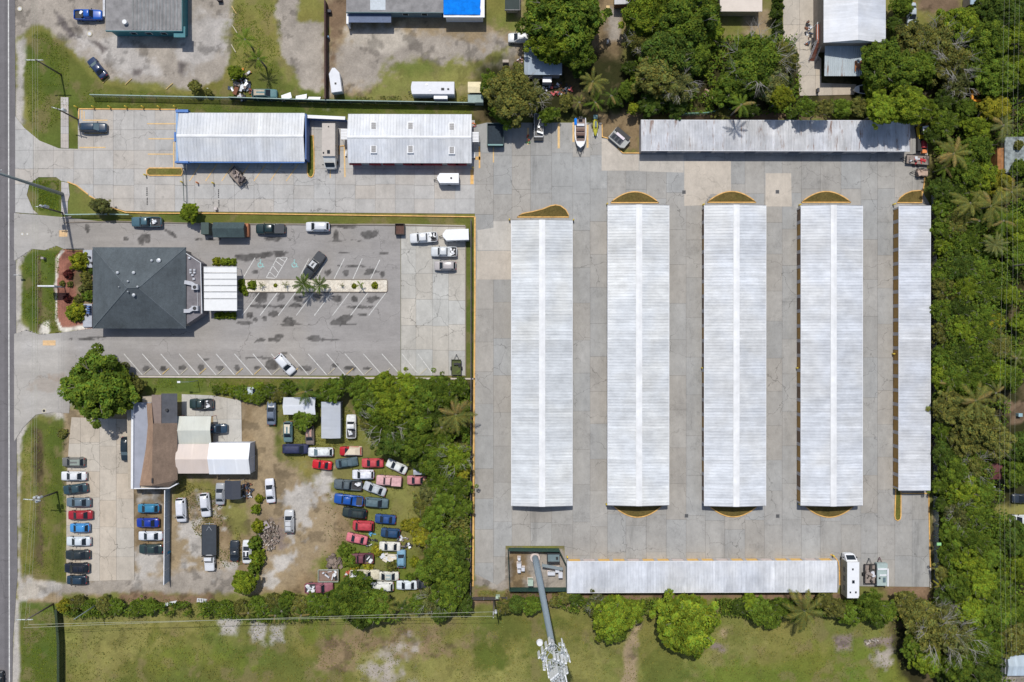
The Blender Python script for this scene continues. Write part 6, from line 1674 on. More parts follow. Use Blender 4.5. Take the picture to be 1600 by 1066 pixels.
WOODS = [[(1456, 300), (1600, 280), (1640, 560), (1570, 600), (1458, 640)], [(1456, 640), (1570, 620), (1560, 720), (1540, 760), (1560, 860), (1580, 900), (1640, 960), (1640, 1010), (1560, 1080), (1470, 1060), (1400, 960), (1460, 930)],
         [(1390, 60), (1640, 0), (1640, 230), (1560, 280), (1458, 300), (1452, 190), (1390, 184)], [(980, -20), (1120, -20), (1125, 60), (1240, 60), (1250, 180), (975, 180)], [(560, 604), (735, 604), (736, 930), (660, 950), (668, 800), (700, 750), (640, 700), (560, 640)]]
undergrowth('undergrowth', WOODS, 52000, .36, .15, 2.2, 'mid', 3)
undergrowth('climbing_vines', [[(1458, 308), (1520, 292), (1556, 400), (1560, 560), (1540, 600), (1460, 640)], [(1462, 700), (1540, 700), (1560, 850), (1560, 960), (1500, 1010), (1464, 920)]], 46000, .27, 1.6, 4.6, 'mid', 31)
undergrowth('hedge_brush', [[(868, 932), (1345, 934), (1400, 945), (1396, 962), (1330, 968), (1290, 956), (1200, 972), (1150, 958), (1020, 950), (990, 962), (900, 952), (868, 944)], [(100, 938), (520, 938), (520, 962), (420, 968), (300, 956), (100, 960)]], 15000, .26, .3, 2.4, 'mid', 41)
undergrowth('tangled_brush', [[(664, 690), (732, 690), (734, 920), (664, 930)], [(1410, 950), (1470, 940), (1500, 1040), (1440, 1040)]], 20000, .27, .8, 3.4, 'olive', 37)
undergrowth('weeds', [[(510, 770), (640, 700), (700, 740), (660, 930), (500, 930)], [(266, 745), (345, 770), (395, 880), (330, 890)], [(440, 640), (560, 640), (560, 690), (450, 720)], [(745, 922), (1000, 930), (1000, 945), (745, 945)], [(100, 935), (520, 935), (520, 965), (100, 965)], [(360, 150), (740, 150), (740, 165), (360, 165)]], 12000, .16, .03, .15, 'olive', 9)
undergrowth('field_weeds', [[(104, 960), (1400, 960), (1420, 1080), (104, 1080)]], 14000, .16, .02, .12, 'olive', 14)

undergrowth('grass_tufts', [[(40, 70), (60, 45), (108, 80), (108, 180), (60, 210), (42, 180)], [(110, 135), (300, 148), (740, 160), (740, 178), (120, 170)], [(34, 400), (92, 395), (90, 515), (36, 500)], [(36, 670), (104, 665), (104, 905), (36, 895)], [(34, 950), (96, 950), (96, 1070), (34, 1070)], [(364, 5), (440, 5), (436, 115), (364, 115)], [(205, 593), (720, 594), (720, 606), (205, 606)], [(50, 282), (92, 282), (92, 330), (60, 328)]], 16000, .12, .01, .08, 'bright', 71)
def label_plants():
    groups = {}
    for t, px, py, rpx, mk, cat, label, bare in PENDING:
        if label: tag(t, label, cat, 'trees of the surrounding woods' if cat == 'tree' and len(label) < 0 else None); continue
        nm, d, dist = place_words(px, py)
        sz = 'small' if rpx < 15 else ('medium' if rpx < 28 else 'broad')
        ap = {'tree': 'tree', 'palm': 'palm'}.get(cat, cat)
        key = f"{sz} {CNAME[mk]} {ap}{' with bare twigs' if bare else ''} {d} {nm}"
        groups.setdefault(key, []).append((dist, t, cat, px, py))
    for key, lst in groups.items():
        lst.sort(key=lambda q: q[0])
        for i, (dist, t, cat, px, py) in enumerate(lst):
            if len(lst) == 1: lab = key
            elif i == 0: lab = 'nearest ' + key
            elif i == len(lst) - 1: lab = 'farthest ' + key
            else: lab = f'{ordn[i]} nearest ' + key
            w = lab.split()
            if len(w) > 16: lab = ' '.join(x for x in w if x not in ('the',))
            tag(t, lab, cat, 'trees of the woods around the yards' if cat == 'tree' else None)
label_plants()

def paint(c, rough=.28, faded=False):
    k = f'paint_{c[0]}_{c[1]}_{c[2]}_{int(faded)}'
    if k in MATS: return MATS[k]
    return plain(k, lin(c), .65 if faded else rough, var=.30 if faded else .08, scale=1.6, coat=0 if faded else .6)
M_tyre = plain('tyre_rubber', (.018, .018, .019), .85)
M_rim = plain('wheel_rim', (.35, .35, .36), .4, metal=.5)
M_head = plain('headlight_glass', (.62, .64, .66), .15)
M_tail = plain('taillight_glass', (.35, .02, .02), .2)
M_cglass = plain('car_glass', (.018, .024, .032), .10, var=.02, spec=.35)
M_cglass2 = plain('car_glass_pale', (.12, .17, .19), .08, var=.05, spec=.9)
M_plastic = plain('black_plastic', (.02, .02, .022), .6)
SPEC = dict(   # L, W, hood z, belt z, roof z, windscreen base, roof front, roof rear, rear window base (fractions of L from the centre), nose z
    sedan=(4.75, 1.84, .86, .92, 1.42, .245, .075, -.20, -.335, .68), suv=(4.7, 1.92, 1.02, 1.08, 1.70, .25, .09, -.40, -.47, .82), hatch=(4.2, 1.78, .92, .98, 1.48, .27, .09, -.33, -.445, .72),
    wagon=(4.7, 1.84, .90, .98, 1.5, .25, .08, -.38, -.46, .72), coupe=(4.4, 1.8, .78, .84, 1.25, .17, .02, -.16, -.32, .6), van=(4.95, 1.98, 1.08, 1.14, 1.85, .34, .20, -.43, -.48, .82),
    pickup=(5.7, 2.0, 1.08, 1.14, 1.82, .21, .115, -.075, -.11, .9), pickup2=(5.9, 2.02, 1.10, 1.16, 1.86, .235, .15, -.10, -.135, .92))
def lower_shell(L, W_, hz, bz, nz, xb, bed=None):
    sts = [-1, -.985, -.95, -.88, -.75, -.55, -.3, 0, .3, .55, .75, .88, .95, .985, 1]
    pts = []; fs = []
    for t in sts:
        a = abs(t); w = W_ / 2 * (1 - .03 * a ** 2 - .10 * max(0, (a - .75) / .25) ** 2 - .13 * max(0, (a - .95) / .05) ** 1.5)
        x = t * L / 2
        if x > xb * L: f = (x - xb * L) / (L / 2 - xb * L); zt = hz + (nz - hz) * f ** 2
        elif bed is not None: zt = bz
        else: f = max(0, (-x / (L / 2) - .6) / .4); zt = bz - .10 * f ** 2
        if a > .96: zt -= .12 * (a - .96) / .04
        zb = .20 + .08 * max(0, (a - .85) / .15)
        if bed is not None and x < bed[0] * L and x > -L * .488: ring = [(.85 * w, zb), (w, .36), (w, .62), (w, zt - .04), (w - .07, zt), (w - .10, .72), (0, .69)]
        else: ring = [(.85 * w, zb), (w, .36), (w, .62), (.985 * w, zt - .10), (.90 * w, zt - .01), (.5 * w, zt + .03), (.0, zt + .04)]
        full = [(y, z) for y, z in ring] + [(-y, z) for y, z in ring[::-1][1:]]
        pts += [(x, y, z) for y, z in full]
    n = 13
    for i in range(len(sts) - 1):
        for j in range(n - 1):
            fs.append((n * i + j, n * i + n + j, n * i + n + j + 1, n * i + j + 1))
    fs.append(tuple(range(n))[::1]); fs.append(tuple(range(n * (len(sts) - 1), n * len(sts)))[::-1])
    return pts, fs
CAR_ME = {}
def car_parts(kind, L=None):
    key = (kind, L)
    if key in CAR_ME: return CAR_ME[key]
    s = SPEC[kind]; L0, W_, hz, bz, rz_, wb, rf, rr, rb, nz = s
    L = L or L0
    pk = kind.startswith('pickup'); bed = (rb - .015,) if pk else None
    m = MB(); p, f = lower_shell(L, W_, hz, bz, nz, wb, bed); m.add(p, f)
    hb, ht = .86 * W_ / 2, .68 * W_ / 2
    B = [(wb * L, hb * .93), (wb * L * .5, hb), (rb * L * .5, hb), (rb * L, hb * .95)]
    T_ = [(rf * L, ht * .96), (rf * L * .6, ht), (rr * L * .7, ht), (rr * L, ht * .95)]
    zb_ = [hz + .07, bz + .05, bz + .05, bz + .05]
    zt_ = [rz_ - .05, rz_ - .01, rz_ - .01, rz_ - .06]
    pts = []
    for i in range(4): pts += [(B[i][0], B[i][1], zb_[i]), (T_[i][0], T_[i][1], zt_[i]), (T_[i][0] * .97, T_[i][1] * .82, zt_[i] + .05), (T_[i][0] * .97, 0, zt_[i] + .065)]
    k = len(pts); pts += [(x, -y, z) for x, y, z in pts]
    fs = []
    for i in range(3):
        for j in range(3):
            a = 4 * i + j; fs.append((a, a + 1, a + 5, a + 4)); fs.append((k + a + 4, k + a + 5, k + a + 1, k + a))
    fs += [(0, k, k + 1, 1), (1, k + 1, k + 2, 2), (2, k + 2, k + 3, 3), (12, 13, k + 13, k + 12), (13, 14, k + 14, k + 13), (14, 15, k + 15, k + 14)]
    m.add(pts, fs)
    if pk:
        x1 = (rb - .012) * L; x0 = -L / 2 * .975
        m.box(x0, -W_ / 2 * .80, .5, x0 + .09, W_ / 2 * .80, bz + .0)
    out = {'body': m.mesh('body', paint((200, 200, 200)), True)}
    def lerp(a, b, t): return Vector(a).lerp(Vector(b), t)
    def panel(name, q, ins=.05, off=.022, mat=M_cglass):
        a, b, c, d = [Vector(v) for v in q]
        n = (b - a).cross(d - a).normalized(); ctr = (a + b + c + d) / 4
        if n.z < -.02: n = -n
        if abs(n.z) < .5 and n.dot(Vector((ctr.x, ctr.y, 0))) < 0: n = -n
        pp = [v.lerp(ctr, ins) + n * off for v in (a, b, c, d)]
        g = MB(); g.add(pp, [(0, 1, 2, 3)]); out[name] = g.mesh(name, mat)
    panel('windshield', [(B[0][0], B[0][1], zb_[0]), (B[0][0], -B[0][1], zb_[0]), (T_[0][0], -T_[0][1], zt_[0]), (T_[0][0], T_[0][1], zt_[0])])
    panel('rear_window', [(B[3][0], -B[3][1], zb_[3]), (B[3][0], B[3][1], zb_[3]), (T_[3][0], T_[3][1], zt_[3]), (T_[3][0], -T_[3][1], zt_[3])])
    for sg, nm in ((1, 'side_window_l'), (-1, 'side_window_r')):
        panel(nm, [(B[0][0] * .9, sg * B[0][1] * 1.02, zb_[1]), (B[3][0] * .94, sg * B[3][1] * 1.01, zb_[3]), (T_[3][0] * .96, sg * T_[3][1] * 1.01, zt_[3]), (T_[0][0] * .92, sg * T_[0][1] * 1.02, zt_[1])], .10)
    g = MB(); r = .35 if (pk or kind == 'suv') else .32
    g.cyl((0, -.11, 0), (0, .11, 0), r, n=12); out['wheel'] = g.mesh('wheel', M_tyre)
    g = MB(); g.cyl((0, -.118, 0), (0, .118, 0), r * .58, n=8); out['rim'] = g.mesh('rim', M_rim)
    out['r'] = r; out['L'] = L; out['W'] = W_; out['bz'] = bz; out['hz'] = hz; out['nz'] = nz; out['rz'] = rz_; out['s'] = s
    g = MB(); g.box(-.09, -.17, -.06, .05, .17, .07); out['headlight'] = g.mesh('headlight', M_head)
    g = MB(); g.box(-.05, -.16, -.10, .08, .16, .08); out['taillight'] = g.mesh('taillight', M_tail)
    g = MB(); g.box(-.08, -.10, -.06, .08, .10, .07); out['mirror'] = g.mesh('mirror', M_plastic)
    CAR_ME[key] = out
    return out
def vehicle(kind, px, py, head, col, label, Lpx=None, cat=None, group=None, sun=0, roof=None, hood=None, bed=None, glass=None, faded=False, name=None, load=None, rack=False, missing=()):
    Lm = None
    if Lpx: Lm = round(Lpx * S * 1.0, 1)
    cp = car_parts(kind, Lm); L, W_ = cp['L'], cp['W']; s = cp['s']
    cat = cat or {'sedan': 'car', 'suv': 'suv', 'hatch': 'car', 'wagon': 'car', 'coupe': 'car', 'van': 'van'}.get(kind, 'pickup truck')
    name = name or {'sedan': 'sedan', 'suv': 'suv', 'hatch': 'hatchback', 'wagon': 'station_wagon', 'coupe': 'coupe', 'van': 'minivan'}.get(kind, 'pickup_truck')
    c = W(px, py, .8)
    t = thing(name, label, cat, (c.x, c.y, .06), R(head), group)
    pm = paint(col, faded=faded)
    b = link('body', cp['body'], t); b.material_slots[0].link = 'OBJECT'; b.material_slots[0].material = pm
    for k in ('windshield', 'rear_window', 'side_window_l', 'side_window_r'):
        if k in missing: continue
        g = link('side_window' if k.startswith('side') else k, cp[k], t)
        if glass == 'pale' and k == 'windshield':
            g.material_slots[0].link = 'OBJECT'; g.material_slots[0].material = M_cglass2
    for sx in (.31, -.30):
        for sy in (-1, 1):
            w = link('wheel', cp['wheel'], t, (sx * L, sy * (W_ / 2 - .09), cp['r'] - .06)); link('rim', cp['rim'], w)
    for sy in (-1, 1):
        link('headlight', cp['headlight'], t, (L / 2 * .955, sy * W_ * .33, s[9] - .10 + (cp['nz'] - s[9])))
        link('taillight', cp['taillight'], t, (-L / 2 * .985, sy * W_ * .335, s[3] - .22))
        link('mirror', cp['mirror'], t, (s[5] * L - .28, sy * (W_ / 2 + .06), s[3] + .05))
    zr = cp['rz'] + .025
    if sun:
        for i in range(sun):
            m = MB(); x0 = (s[6] - .055 - i * .15) * L; m.box(x0 - .38, -.40, zr, x0 + .16, .40, zr + .012); m.build('sunroof', M_cglass, t)
    if roof:
        m = MB(); m.add([(s[6] * L - .06, -.66 * W_ / 2, zr - .05), (s[6] * L - .06, .66 * W_ / 2, zr - .05), (s[7] * L + .02, .66 * W_ / 2, zr - .05), (s[7] * L + .02, -.66 * W_ / 2, zr - .05),
                         (s[6] * L - .16, -.56 * W_ / 2, zr + .025), (s[6] * L - .16, .56 * W_ / 2, zr + .025), (s[7] * L + .1, .56 * W_ / 2, zr + .025), (s[7] * L + .1, -.56 * W_ / 2, zr + .025)],
                        [(4, 5, 6, 7)[::-1], (0, 1, 5, 4)[::-1], (1, 2, 6, 5)[::-1], (2, 3, 7, 6)[::-1], (3, 0, 4, 7)[::-1]]); m.build('roof_panel', paint(roof, faded=faded), t)
    if hood:
        m = MB(); x0, x1 = s[5] * L + .1, L / 2 * .88; z0, z1 = s[2] + .05, cp['nz'] + .10
        m.add([(x0, -.62, z0), (x1, -.55, z1), (x1, .55, z1), (x0, .62, z0)], [(0, 1, 2, 3)]); m.build('hood_panel', paint(hood, faded=faded), t)
    if rack:
        m = MB()
        for xx in (s[7] * L * .9, s[7] * L * .4, s[6] * L * .6): m.box(xx - .03, -.6, zr + .06, xx + .03, .6, zr + .10)
        for yy in (-.6, .6): m.box(s[7] * L * .92, yy - .03, zr, s[6] * L * .6, yy + .03, zr + .06)
        m.build('roof_rack', M_plastic, t)
    if kind.startswith('pickup'):
        x1 = (s[8] - .02) * L; x0 = -L / 2 * .95; bz = s[3]
        m = MB(); m.box(x0, -W_ / 2 * .88, .70, x1, W_ / 2 * .88, .76)
        for k in range(6): m.box(x0 + .05, -W_ / 2 * .8 + k * W_ * .145, .76, x1 - .05, -W_ / 2 * .8 + k * W_ * .145 + .06, .785)
        m.build('bed_liner', plain('bed_liner', (.05, .05, .055), .8), t)
        if bed == 'cover':
            m = MB(); m.box(x0 - .02, -W_ / 2 * .91, bz - .02, x1 + .03, W_ / 2 * .91, bz + .04); m.build('bed_cover', paint((50, 54, 60), .6), t)
        elif bed == 'cap':
            m = MB(); m.prism([(x0 - .05, -W_ / 2 * .88), (x1 + .05, -W_ / 2 * .88), (x1 + .05, W_ / 2 * .88), (x0 - .05, W_ / 2 * .88)], bz - .02, bz + .55); m.build('bed_cap', pm, t)
        elif bed:
            r = random.Random(int(px * 7 + py)); 
            for k in range(bed if isinstance(bed, int) else 7):
                m = MB(); a, b_ = r.uniform(x0 + .3, x1 - .3), r.uniform(-.55, .55); ang = r.uniform(0, 3.14); l_, w_ = r.uniform(.18, .45), r.uniform(.08, .3)
                m.obox((a, b_), (math.cos(ang), math.sin(ang)), l_, w_, .77, r.uniform(.95, bz + .1))
                m.build('load_item', [M_trimw, M_vent, MATS['ridge_cap_white'], M_plastic][k % 4], t)
    return t
V_ = vehicle
G_A = 'cars for sale parked along the roadside grass'; G_B = 'cars parked along the inner fence'; G_J = 'junk cars on the rough grass'
V_('pickup', 138, 23.5, 0, (22, 92, 190), 'bright blue pickup truck parked beside the teal-edged grey building', 43, bed=4)
V_('sedan', 151.5, 106, 129, (42, 58, 92), 'navy sedan parked at an angle against the grass in the gravel lot', 36, glass='pale')
V_('wagon', 413, 146.5, 0, (88, 128, 132), 'faded teal wagon with a tan roof beside the scrap pile at the fence', 39, roof=(186, 172, 150), faded=True)
V_('suv', 812, 59.5, 180, (226, 228, 228), 'white suv parked half under the big tree above the blue-grey shed')
V_('sedan', 1424.5, 22, 270, (190, 200, 206), 'silver sedan among the trees right of the large white gabled house')
V_('suv', 146, 199.5, 0, (44, 64, 84), 'dark navy suv alone in the yellow-lined left parking lot', 41, glass='pale')
V_('pickup', 229.5, 347, 180, (74, 106, 118), 'dark teal pickup with pale hood above the charcoal restaurant roof', 47, bed=3)
V_('pickup2', 423, 358, 180, (30, 52, 52), 'very dark green pickup with a covered bed on the lot north edge', 45, bed='cover')
V_('suv', 496.5, 354.5, 180, (222, 224, 228), 'white suv with two roof windows at the upper edge of the lot', 37, sun=2)
V_('pickup2', 491.5, 413.5, 233, (62, 66, 70), 'charcoal pickup with a pale roof parked beside the feathery palm', 43, bed='cover', roof=(206, 208, 210))
V_('pickup2', 662, 371.5, 184, (226, 228, 230), 'white pickup with a loaded bed hitched to the white trailer', 43, bed=8)
V_('pickup2', 694, 393.5, 180, (214, 218, 220), 'white pickup below the hitched one on the concrete lot', 41, bed=6)
V_('suv', 695.5, 415.5, 180, (186, 180, 178), 'silver-beige suv with a sunroof, lowest of the three on the concrete lot', 34, sun=1)
V_('suv', 445.5, 569.5, 312, (228, 230, 234), 'white suv parked at a slant in the southern row of bays', 36, sun=1)
V_('pickup', 315, 631, 180, (48, 66, 66), 'dark green small pickup behind the car shop roof', 37, bed=3)
V_('suv', 337, 670, 0, (44, 66, 86), 'dark blue suv peeking out from under the pale green canopy')
V_('suv', 197, 701.5, 270, (38, 50, 58), 'black suv tucked against the white edge of the car shop roof', 38, glass='pale')
for a in (('wagon', 114.5, 722, 180, (116, 116, 112), 'grey-brown hatchback, topmost car of the roadside row', 35, dict(sun=1, roof=(150, 160, 150))),
          ('sedan', 115, 744, 180, (230, 232, 234), 'bright white sedan, second from the top of the roadside row', 39, {}),
          ('sedan', 117.5, 764, 187, (52, 76, 84), 'dark teal sedan, third from the top of the roadside row', 38, {}),
          ('sedan', 122.5, 785, 180, (104, 122, 134), 'slate grey sedan just above the red one in the roadside row', 38, {}),
          ('sedan', 125, 805, 181, (168, 40, 50), 'red sedan, the only red car in the roadside row', 38, {}),
          ('hatch', 124.5, 825, 180, (72, 148, 210), 'light blue hatchback below the red sedan in the roadside row', 31, {}),
          ('sedan', 122.5, 846, 180, (214, 222, 228), 'white sedan between the light blue hatchback and the black sedans', 38, {}),
          ('sedan', 121, 867, 181, (44, 52, 54), 'black sedan, third from the bottom of the roadside row', 38, {}),
          ('suv', 120, 887.5, 180, (32, 36, 46), 'black suv with a long dark roof, second from the bottom of the row', 38, dict(rack=True)),
          ('hatch', 119.5, 906.5, 180, (40, 60, 76), 'dark blue hatchback, lowest car of the roadside row', 31, {})):
    V_(a[0], *a[1:6], Lpx=a[6], group=G_A, **a[7])
V_('hatch', 232, 794.5, 180, (60, 134, 172), 'sky blue hatchback, top car of the row beside the enclosed wall fence', 34, group=G_B)
V_('sedan', 230.5, 817, 180, (30, 58, 158), 'royal blue sedan, second from the top beside the wall fence', 35, group=G_B)
V_('sedan', 235, 837.5, 180, (222, 226, 232), 'white sedan with a sunroof beside the wall fence', 38, sun=1, group=G_B)
V_('sedan', 235.5, 858, 180, (48, 66, 64), 'dark green-black sedan, lowest beside the wall fence', 37, group=G_B)
V_('van', 283.5, 797, 273, (226, 228, 234), 'white minivan just right of the enclosed wall fence', 38)
V_('suv', 321, 789, 275, (222, 224, 230), 'white suv between the white minivan and the silver car', 38)
V_('sedan', 344, 772, 90, (170, 174, 180), 'silver car tucked beside the black tarpaulin tent', 34)
V_('sedan', 422, 767, 95, (228, 230, 238), 'white sedan standing alone at the edge of the junkyard gravel', 38)
V_('suv', 452, 815, 91, (206, 208, 210), 'silver suv with roof rack in the middle of the pale junkyard clearing', 36, rack=True)
V_('coupe', 366, 861, 90, (42, 50, 58), 'black convertible, left one of the two narrow cars beside the green bushes', 32, roof=(70, 76, 80))
V_('sedan', 386, 862.5, 90, (226, 228, 230), 'white sedan with a black roof touching the green bushes', 36, roof=(24, 26, 32))
JK = [('sedan', 424, 646, 90, (104, 116, 134), 'grey-blue sedan with a pale hood left of the white carport', 36, dict(hood=(214, 212, 208))),
      ('wagon', 450, 675, 270, (98, 128, 132), 'grey-teal wagon with a cream roof below the white carport', 32, dict(roof=(220, 210, 190))),
      ('hatch', 484, 680, 272, (132, 120, 112), 'brown-grey hatchback with pinkish roof between the green tree and the long carport', 30, dict(roof=(190, 150, 136))),
      ('van', 461.5, 701.5, 0, (44, 50, 84), 'dark navy van lying at the left end of the upper junk row', 40, {}),
      ('wagon', 501, 706.5, 180, (226, 230, 230), 'white wagon beside the dark navy van in the upper junk row', 39, dict(glass='pale')),
      ('coupe', 503, 726.5, 173, (206, 32, 40), 'bright red sports coupe in front of the junk rows', 31, {}),
      ('sedan', 541.5, 723, 8, (74, 96, 104), 'dark teal-grey sedan right of the red sports coupe', 35, dict(glass='pale')),
      ('sedan', 582, 723.5, 180, (196, 72, 78), 'faded red-pink sedan below the tarpaulin-covered red car', 34, {}),
      ('sedan', 620, 729, 155, (222, 226, 224), 'white sedan pointing up-left into the woods edge', 34, {}),
      ('suv', 567.5, 741.5, 180, (228, 230, 238), 'white suv below the faded red-pink sedan', 34, {}),
      ('pickup', 608, 751, 176, (212, 168, 168), 'long faded pink pickup with a covered bed', 40, dict(bed='cap')),
      ('sedan', 651, 750.5, 180, (196, 130, 134), 'pink car nose showing beside the pale shed roof', 30, {}),
      ('pickup', 544, 757.5, 176, (86, 98, 104), 'grey-green pickup with a white load in its bed', 44, dict(bed=8)),
      ('sedan', 585.5, 764, 160, (186, 192, 196), 'silver sedan standing askew below the white suv', 36, {}),
      ('pickup2', 545, 781, 173, (28, 84, 168), 'bright blue pickup with a ribbed dark bed', 45, {}),
      ('suv', 588, 785.5, -5, (88, 110, 118), 'grey-teal suv to the right of the bright blue pickup', 37, {}),
      ('suv', 554, 801.5, 173, (30, 48, 50), 'very dark green suv below the bright blue pickup', 38, dict(rack=True)),
      ('sedan', 602, 811.5, 175, (30, 72, 132), 'deep blue sedan at the right edge of the junk rows', 32, dict(sun=1)),
      ('van', 567.5, 821.5, 177, (186, 62, 72), 'red van below the very dark green suv', 33, dict(hood=(206, 44, 44))),
      ('wagon', 610, 833, 175, (26, 66, 104), 'dark blue wagon partly grown in by weeds', 30, {}),
      ('sedan', 557.5, 842, 168, (206, 116, 126), 'pink sedan lowest of the red cars in the junkyard', 33, {}),
      ('sedan', 609, 854, 178, (224, 222, 212), 'cream-white sedan with scattered white scraps at its tail', 33, {}),
      ('pickup', 566, 872.5, 180, (112, 62, 74), 'maroon wrecked pickup overgrown by weeds', 36, dict(bed=5, hood=(104, 70, 80))),
      ('hatch', 627, 873.5, 90, (120, 162, 186), 'light blue wreck half hidden in the brush', 28, {}),
      ('pickup', 570, 898, 0, (214, 206, 182), 'cream wrecked pickup with an orange-red tail end', 46, dict(bed=8)),
      ('sedan', 605, 900.5, 180, (214, 212, 200), 'cream wrecked sedan with its rear overgrown', 36, dict(roof=(160, 176, 176))),
      ('pickup', 498.5, 918.5, 2, (150, 92, 104), 'maroon-pink pickup with scrap piled in the bed at the bottom', 44, dict(bed=14)),
      ('suv', 596, 916.5, 180, (222, 222, 216), 'white wrecked off-roader without glass among the bottom trees', 38, dict(missing=('windshield',))),
      ('sedan', 636, 914.5, 180, (214, 222, 228), 'pale silver sedan at the right end of the bottom wreck row', 33, {}),
      ('sedan', 664, 913, 0, (58, 60, 66), 'black car under the trees at the end of the bottom wreck row', 28, {}),
      ('pickup', 549, 666.5, 90, (228, 230, 230), 'white pickup standing upright beside the long grey-white carport', 37, dict(bed=4))]
for j in JK: V_(j[0], *j[1:6], Lpx=j[6], group=G_J, faded=j[4] not in ((206, 32, 40), (28, 84, 168)), **j[7])
V_('sedan', -3, 1066, 90, (40, 44, 48), 'dark car on the road cut off by the bottom left corner', 34)
V_('suv', 1596, 812, 180, (220, 224, 228), 'white suv cut off by the right edge at the small clearing')
V_('sedan', 1600, 779, 180, (48, 56, 66), 'dark sedan in shade cut off by the right edge above the clearing')
V_('sedan', 394, 612, 0, (196, 208, 210), 'pale car nose hidden under bushes right of the back lot', 28, group=G_J)
# tarpaulin-covered red car
t = V_('sedan', 547.5, 705, 180, (190, 34, 42), 'red car mostly covered by a cream tarpaulin', 34, group=G_J)
m = MB(); P = [(-2.25, -.85), (-2.3, .8), (.6, .95), (1.6, .2), (.9, -.9)]
m.add([(-2.3, -.95, .5), (-2.3, .95, .5), (.4, 1.0, .6), (1.2, .98, .75), (.2, -.98, .6), (-1.9, -.75, 1.05), (-1.9, .75, 1.05), (-1.1, -.62, 1.52), (-1.1, .62, 1.52), (.1, -.6, 1.54), (.35, .62, 1.52), (1.15, .7, 1.0)],
      [(0, 5, 6, 1)[::-1], (5, 7, 8, 6)[::-1], (7, 9, 10, 8)[::-1], (9, 4, 11)[::1], (9, 11, 10), (0, 4, 9, 7)[::1], (0, 7, 5), (1, 6, 8)[::1], (1, 8, 10, 2), (2, 10, 11, 3)])
m.build('tarpaulin', plain('cream_tarp', lin((226, 212, 188)), .8, var=.08), t)

def wheels(t, xs, hw, r=.34):
    for x in xs:
        for sy in (-1, 1):
            m = MB((x, sy * hw, r)); m.cyl((x, sy * hw - .12, r), (x, sy * hw + .12, r), r, n=12); w = m.build('wheel', M_tyre, t, loc=(x, sy * hw, r))
def box_trailer(px, py, head, Lm, Wm, hgt, label, roofm, wallm=None, vnose=.5, vents=1, name='cargo_trailer', cat='trailer', tongue=True, extra=None):
    c = W(px, py, hgt); t = thing(name, label, cat, (c.x, c.y, 0), R(head))
    a = Lm / 2; b = Wm / 2
    P = [(-a, -b), (a - vnose, -b), (a, -b * .25), (a, b * .25), (a - vnose, b), (-a, b)] if vnose else [(-a, -b), (a, -b), (a, b), (-a, b)]
    m = MB(); m.prism(P, .45, hgt - .05, bottom=True); m.build('body', wallm or roofm, t)
    m = MB(); Q = [(x * .985, y * .97) for x, y in P]; m.prism(P, hgt - .05, hgt - .02); m.prism(Q, hgt - .02, hgt + .04); m.build('roof', roofm, t)
    for k in range(vents):
        m = MB(); x = -a * .3 + k * a * .7; m.box(x - .18, -.18, hgt + .04, x + .18, .18, hgt + .12); m.build('roof_vent', M_plastic, t)
    wheels(t, (-.4, .4) if Lm > 4.5 else (-.1,), b + .02 - .1)
    if tongue:
        m = MB(); m.cyl((a - .2, -.4, .5), (a + .9, 0, .45), .05, n=5); m.cyl((a - .2, .4, .5), (a + .9, 0, .45), .05, n=5); m.cyl((a + .8, 0, .1), (a + .8, 0, .8), .05, n=6); m.build('tongue', M_plastic, t)
    return t
M_trl = plain('trailer_white', (.76, .77, .79), .35, var=.04)
M_off = plain('off_white_roof', lin((214, 216, 222)), .5, var=.08, scale=1.2)
box_trailer(700, 278.5, 180, 4.3, 2.0, 2.2, 'white cargo trailer with a black roof vent below the skylight building', M_trl, vents=1)
box_trailer(712, 367, 182, 5.2, 2.2, 2.3, 'white enclosed trailer hitched behind the loaded white pickup', M_trl, vents=0, vnose=.7)
t = box_trailer(676, 137.5, 180, 8.6, 2.5, 3.0, 'long white travel trailer standing along the fence in the dirt yard', M_off, M_trl, vnose=.2, vents=0)
m = MB(); m.box(-2.9, 1.3, .8, -.2, 2.0, 2.6); m.build('slide_out', M_trl, t)
for x, y, w_ in ((-2.0, .25, .3), (-3.1, .25, .2), (1.2, -.6, .14), (.5, .6, .12)):
    m = MB(); m.box(x - w_, y - w_ * .7, 3.04, x + w_, y + w_ * .7, 3.16); m.build('roof_hatch', M_grate if w_ > .15 else M_vent, t)
t = box_trailer(523.5, 125, 98, 4.9, 2.1, 2.0, 'small white camper with a pointed nose beside the brown fence', M_off, M_trl, vnose=1.1, vents=1, tongue=False)
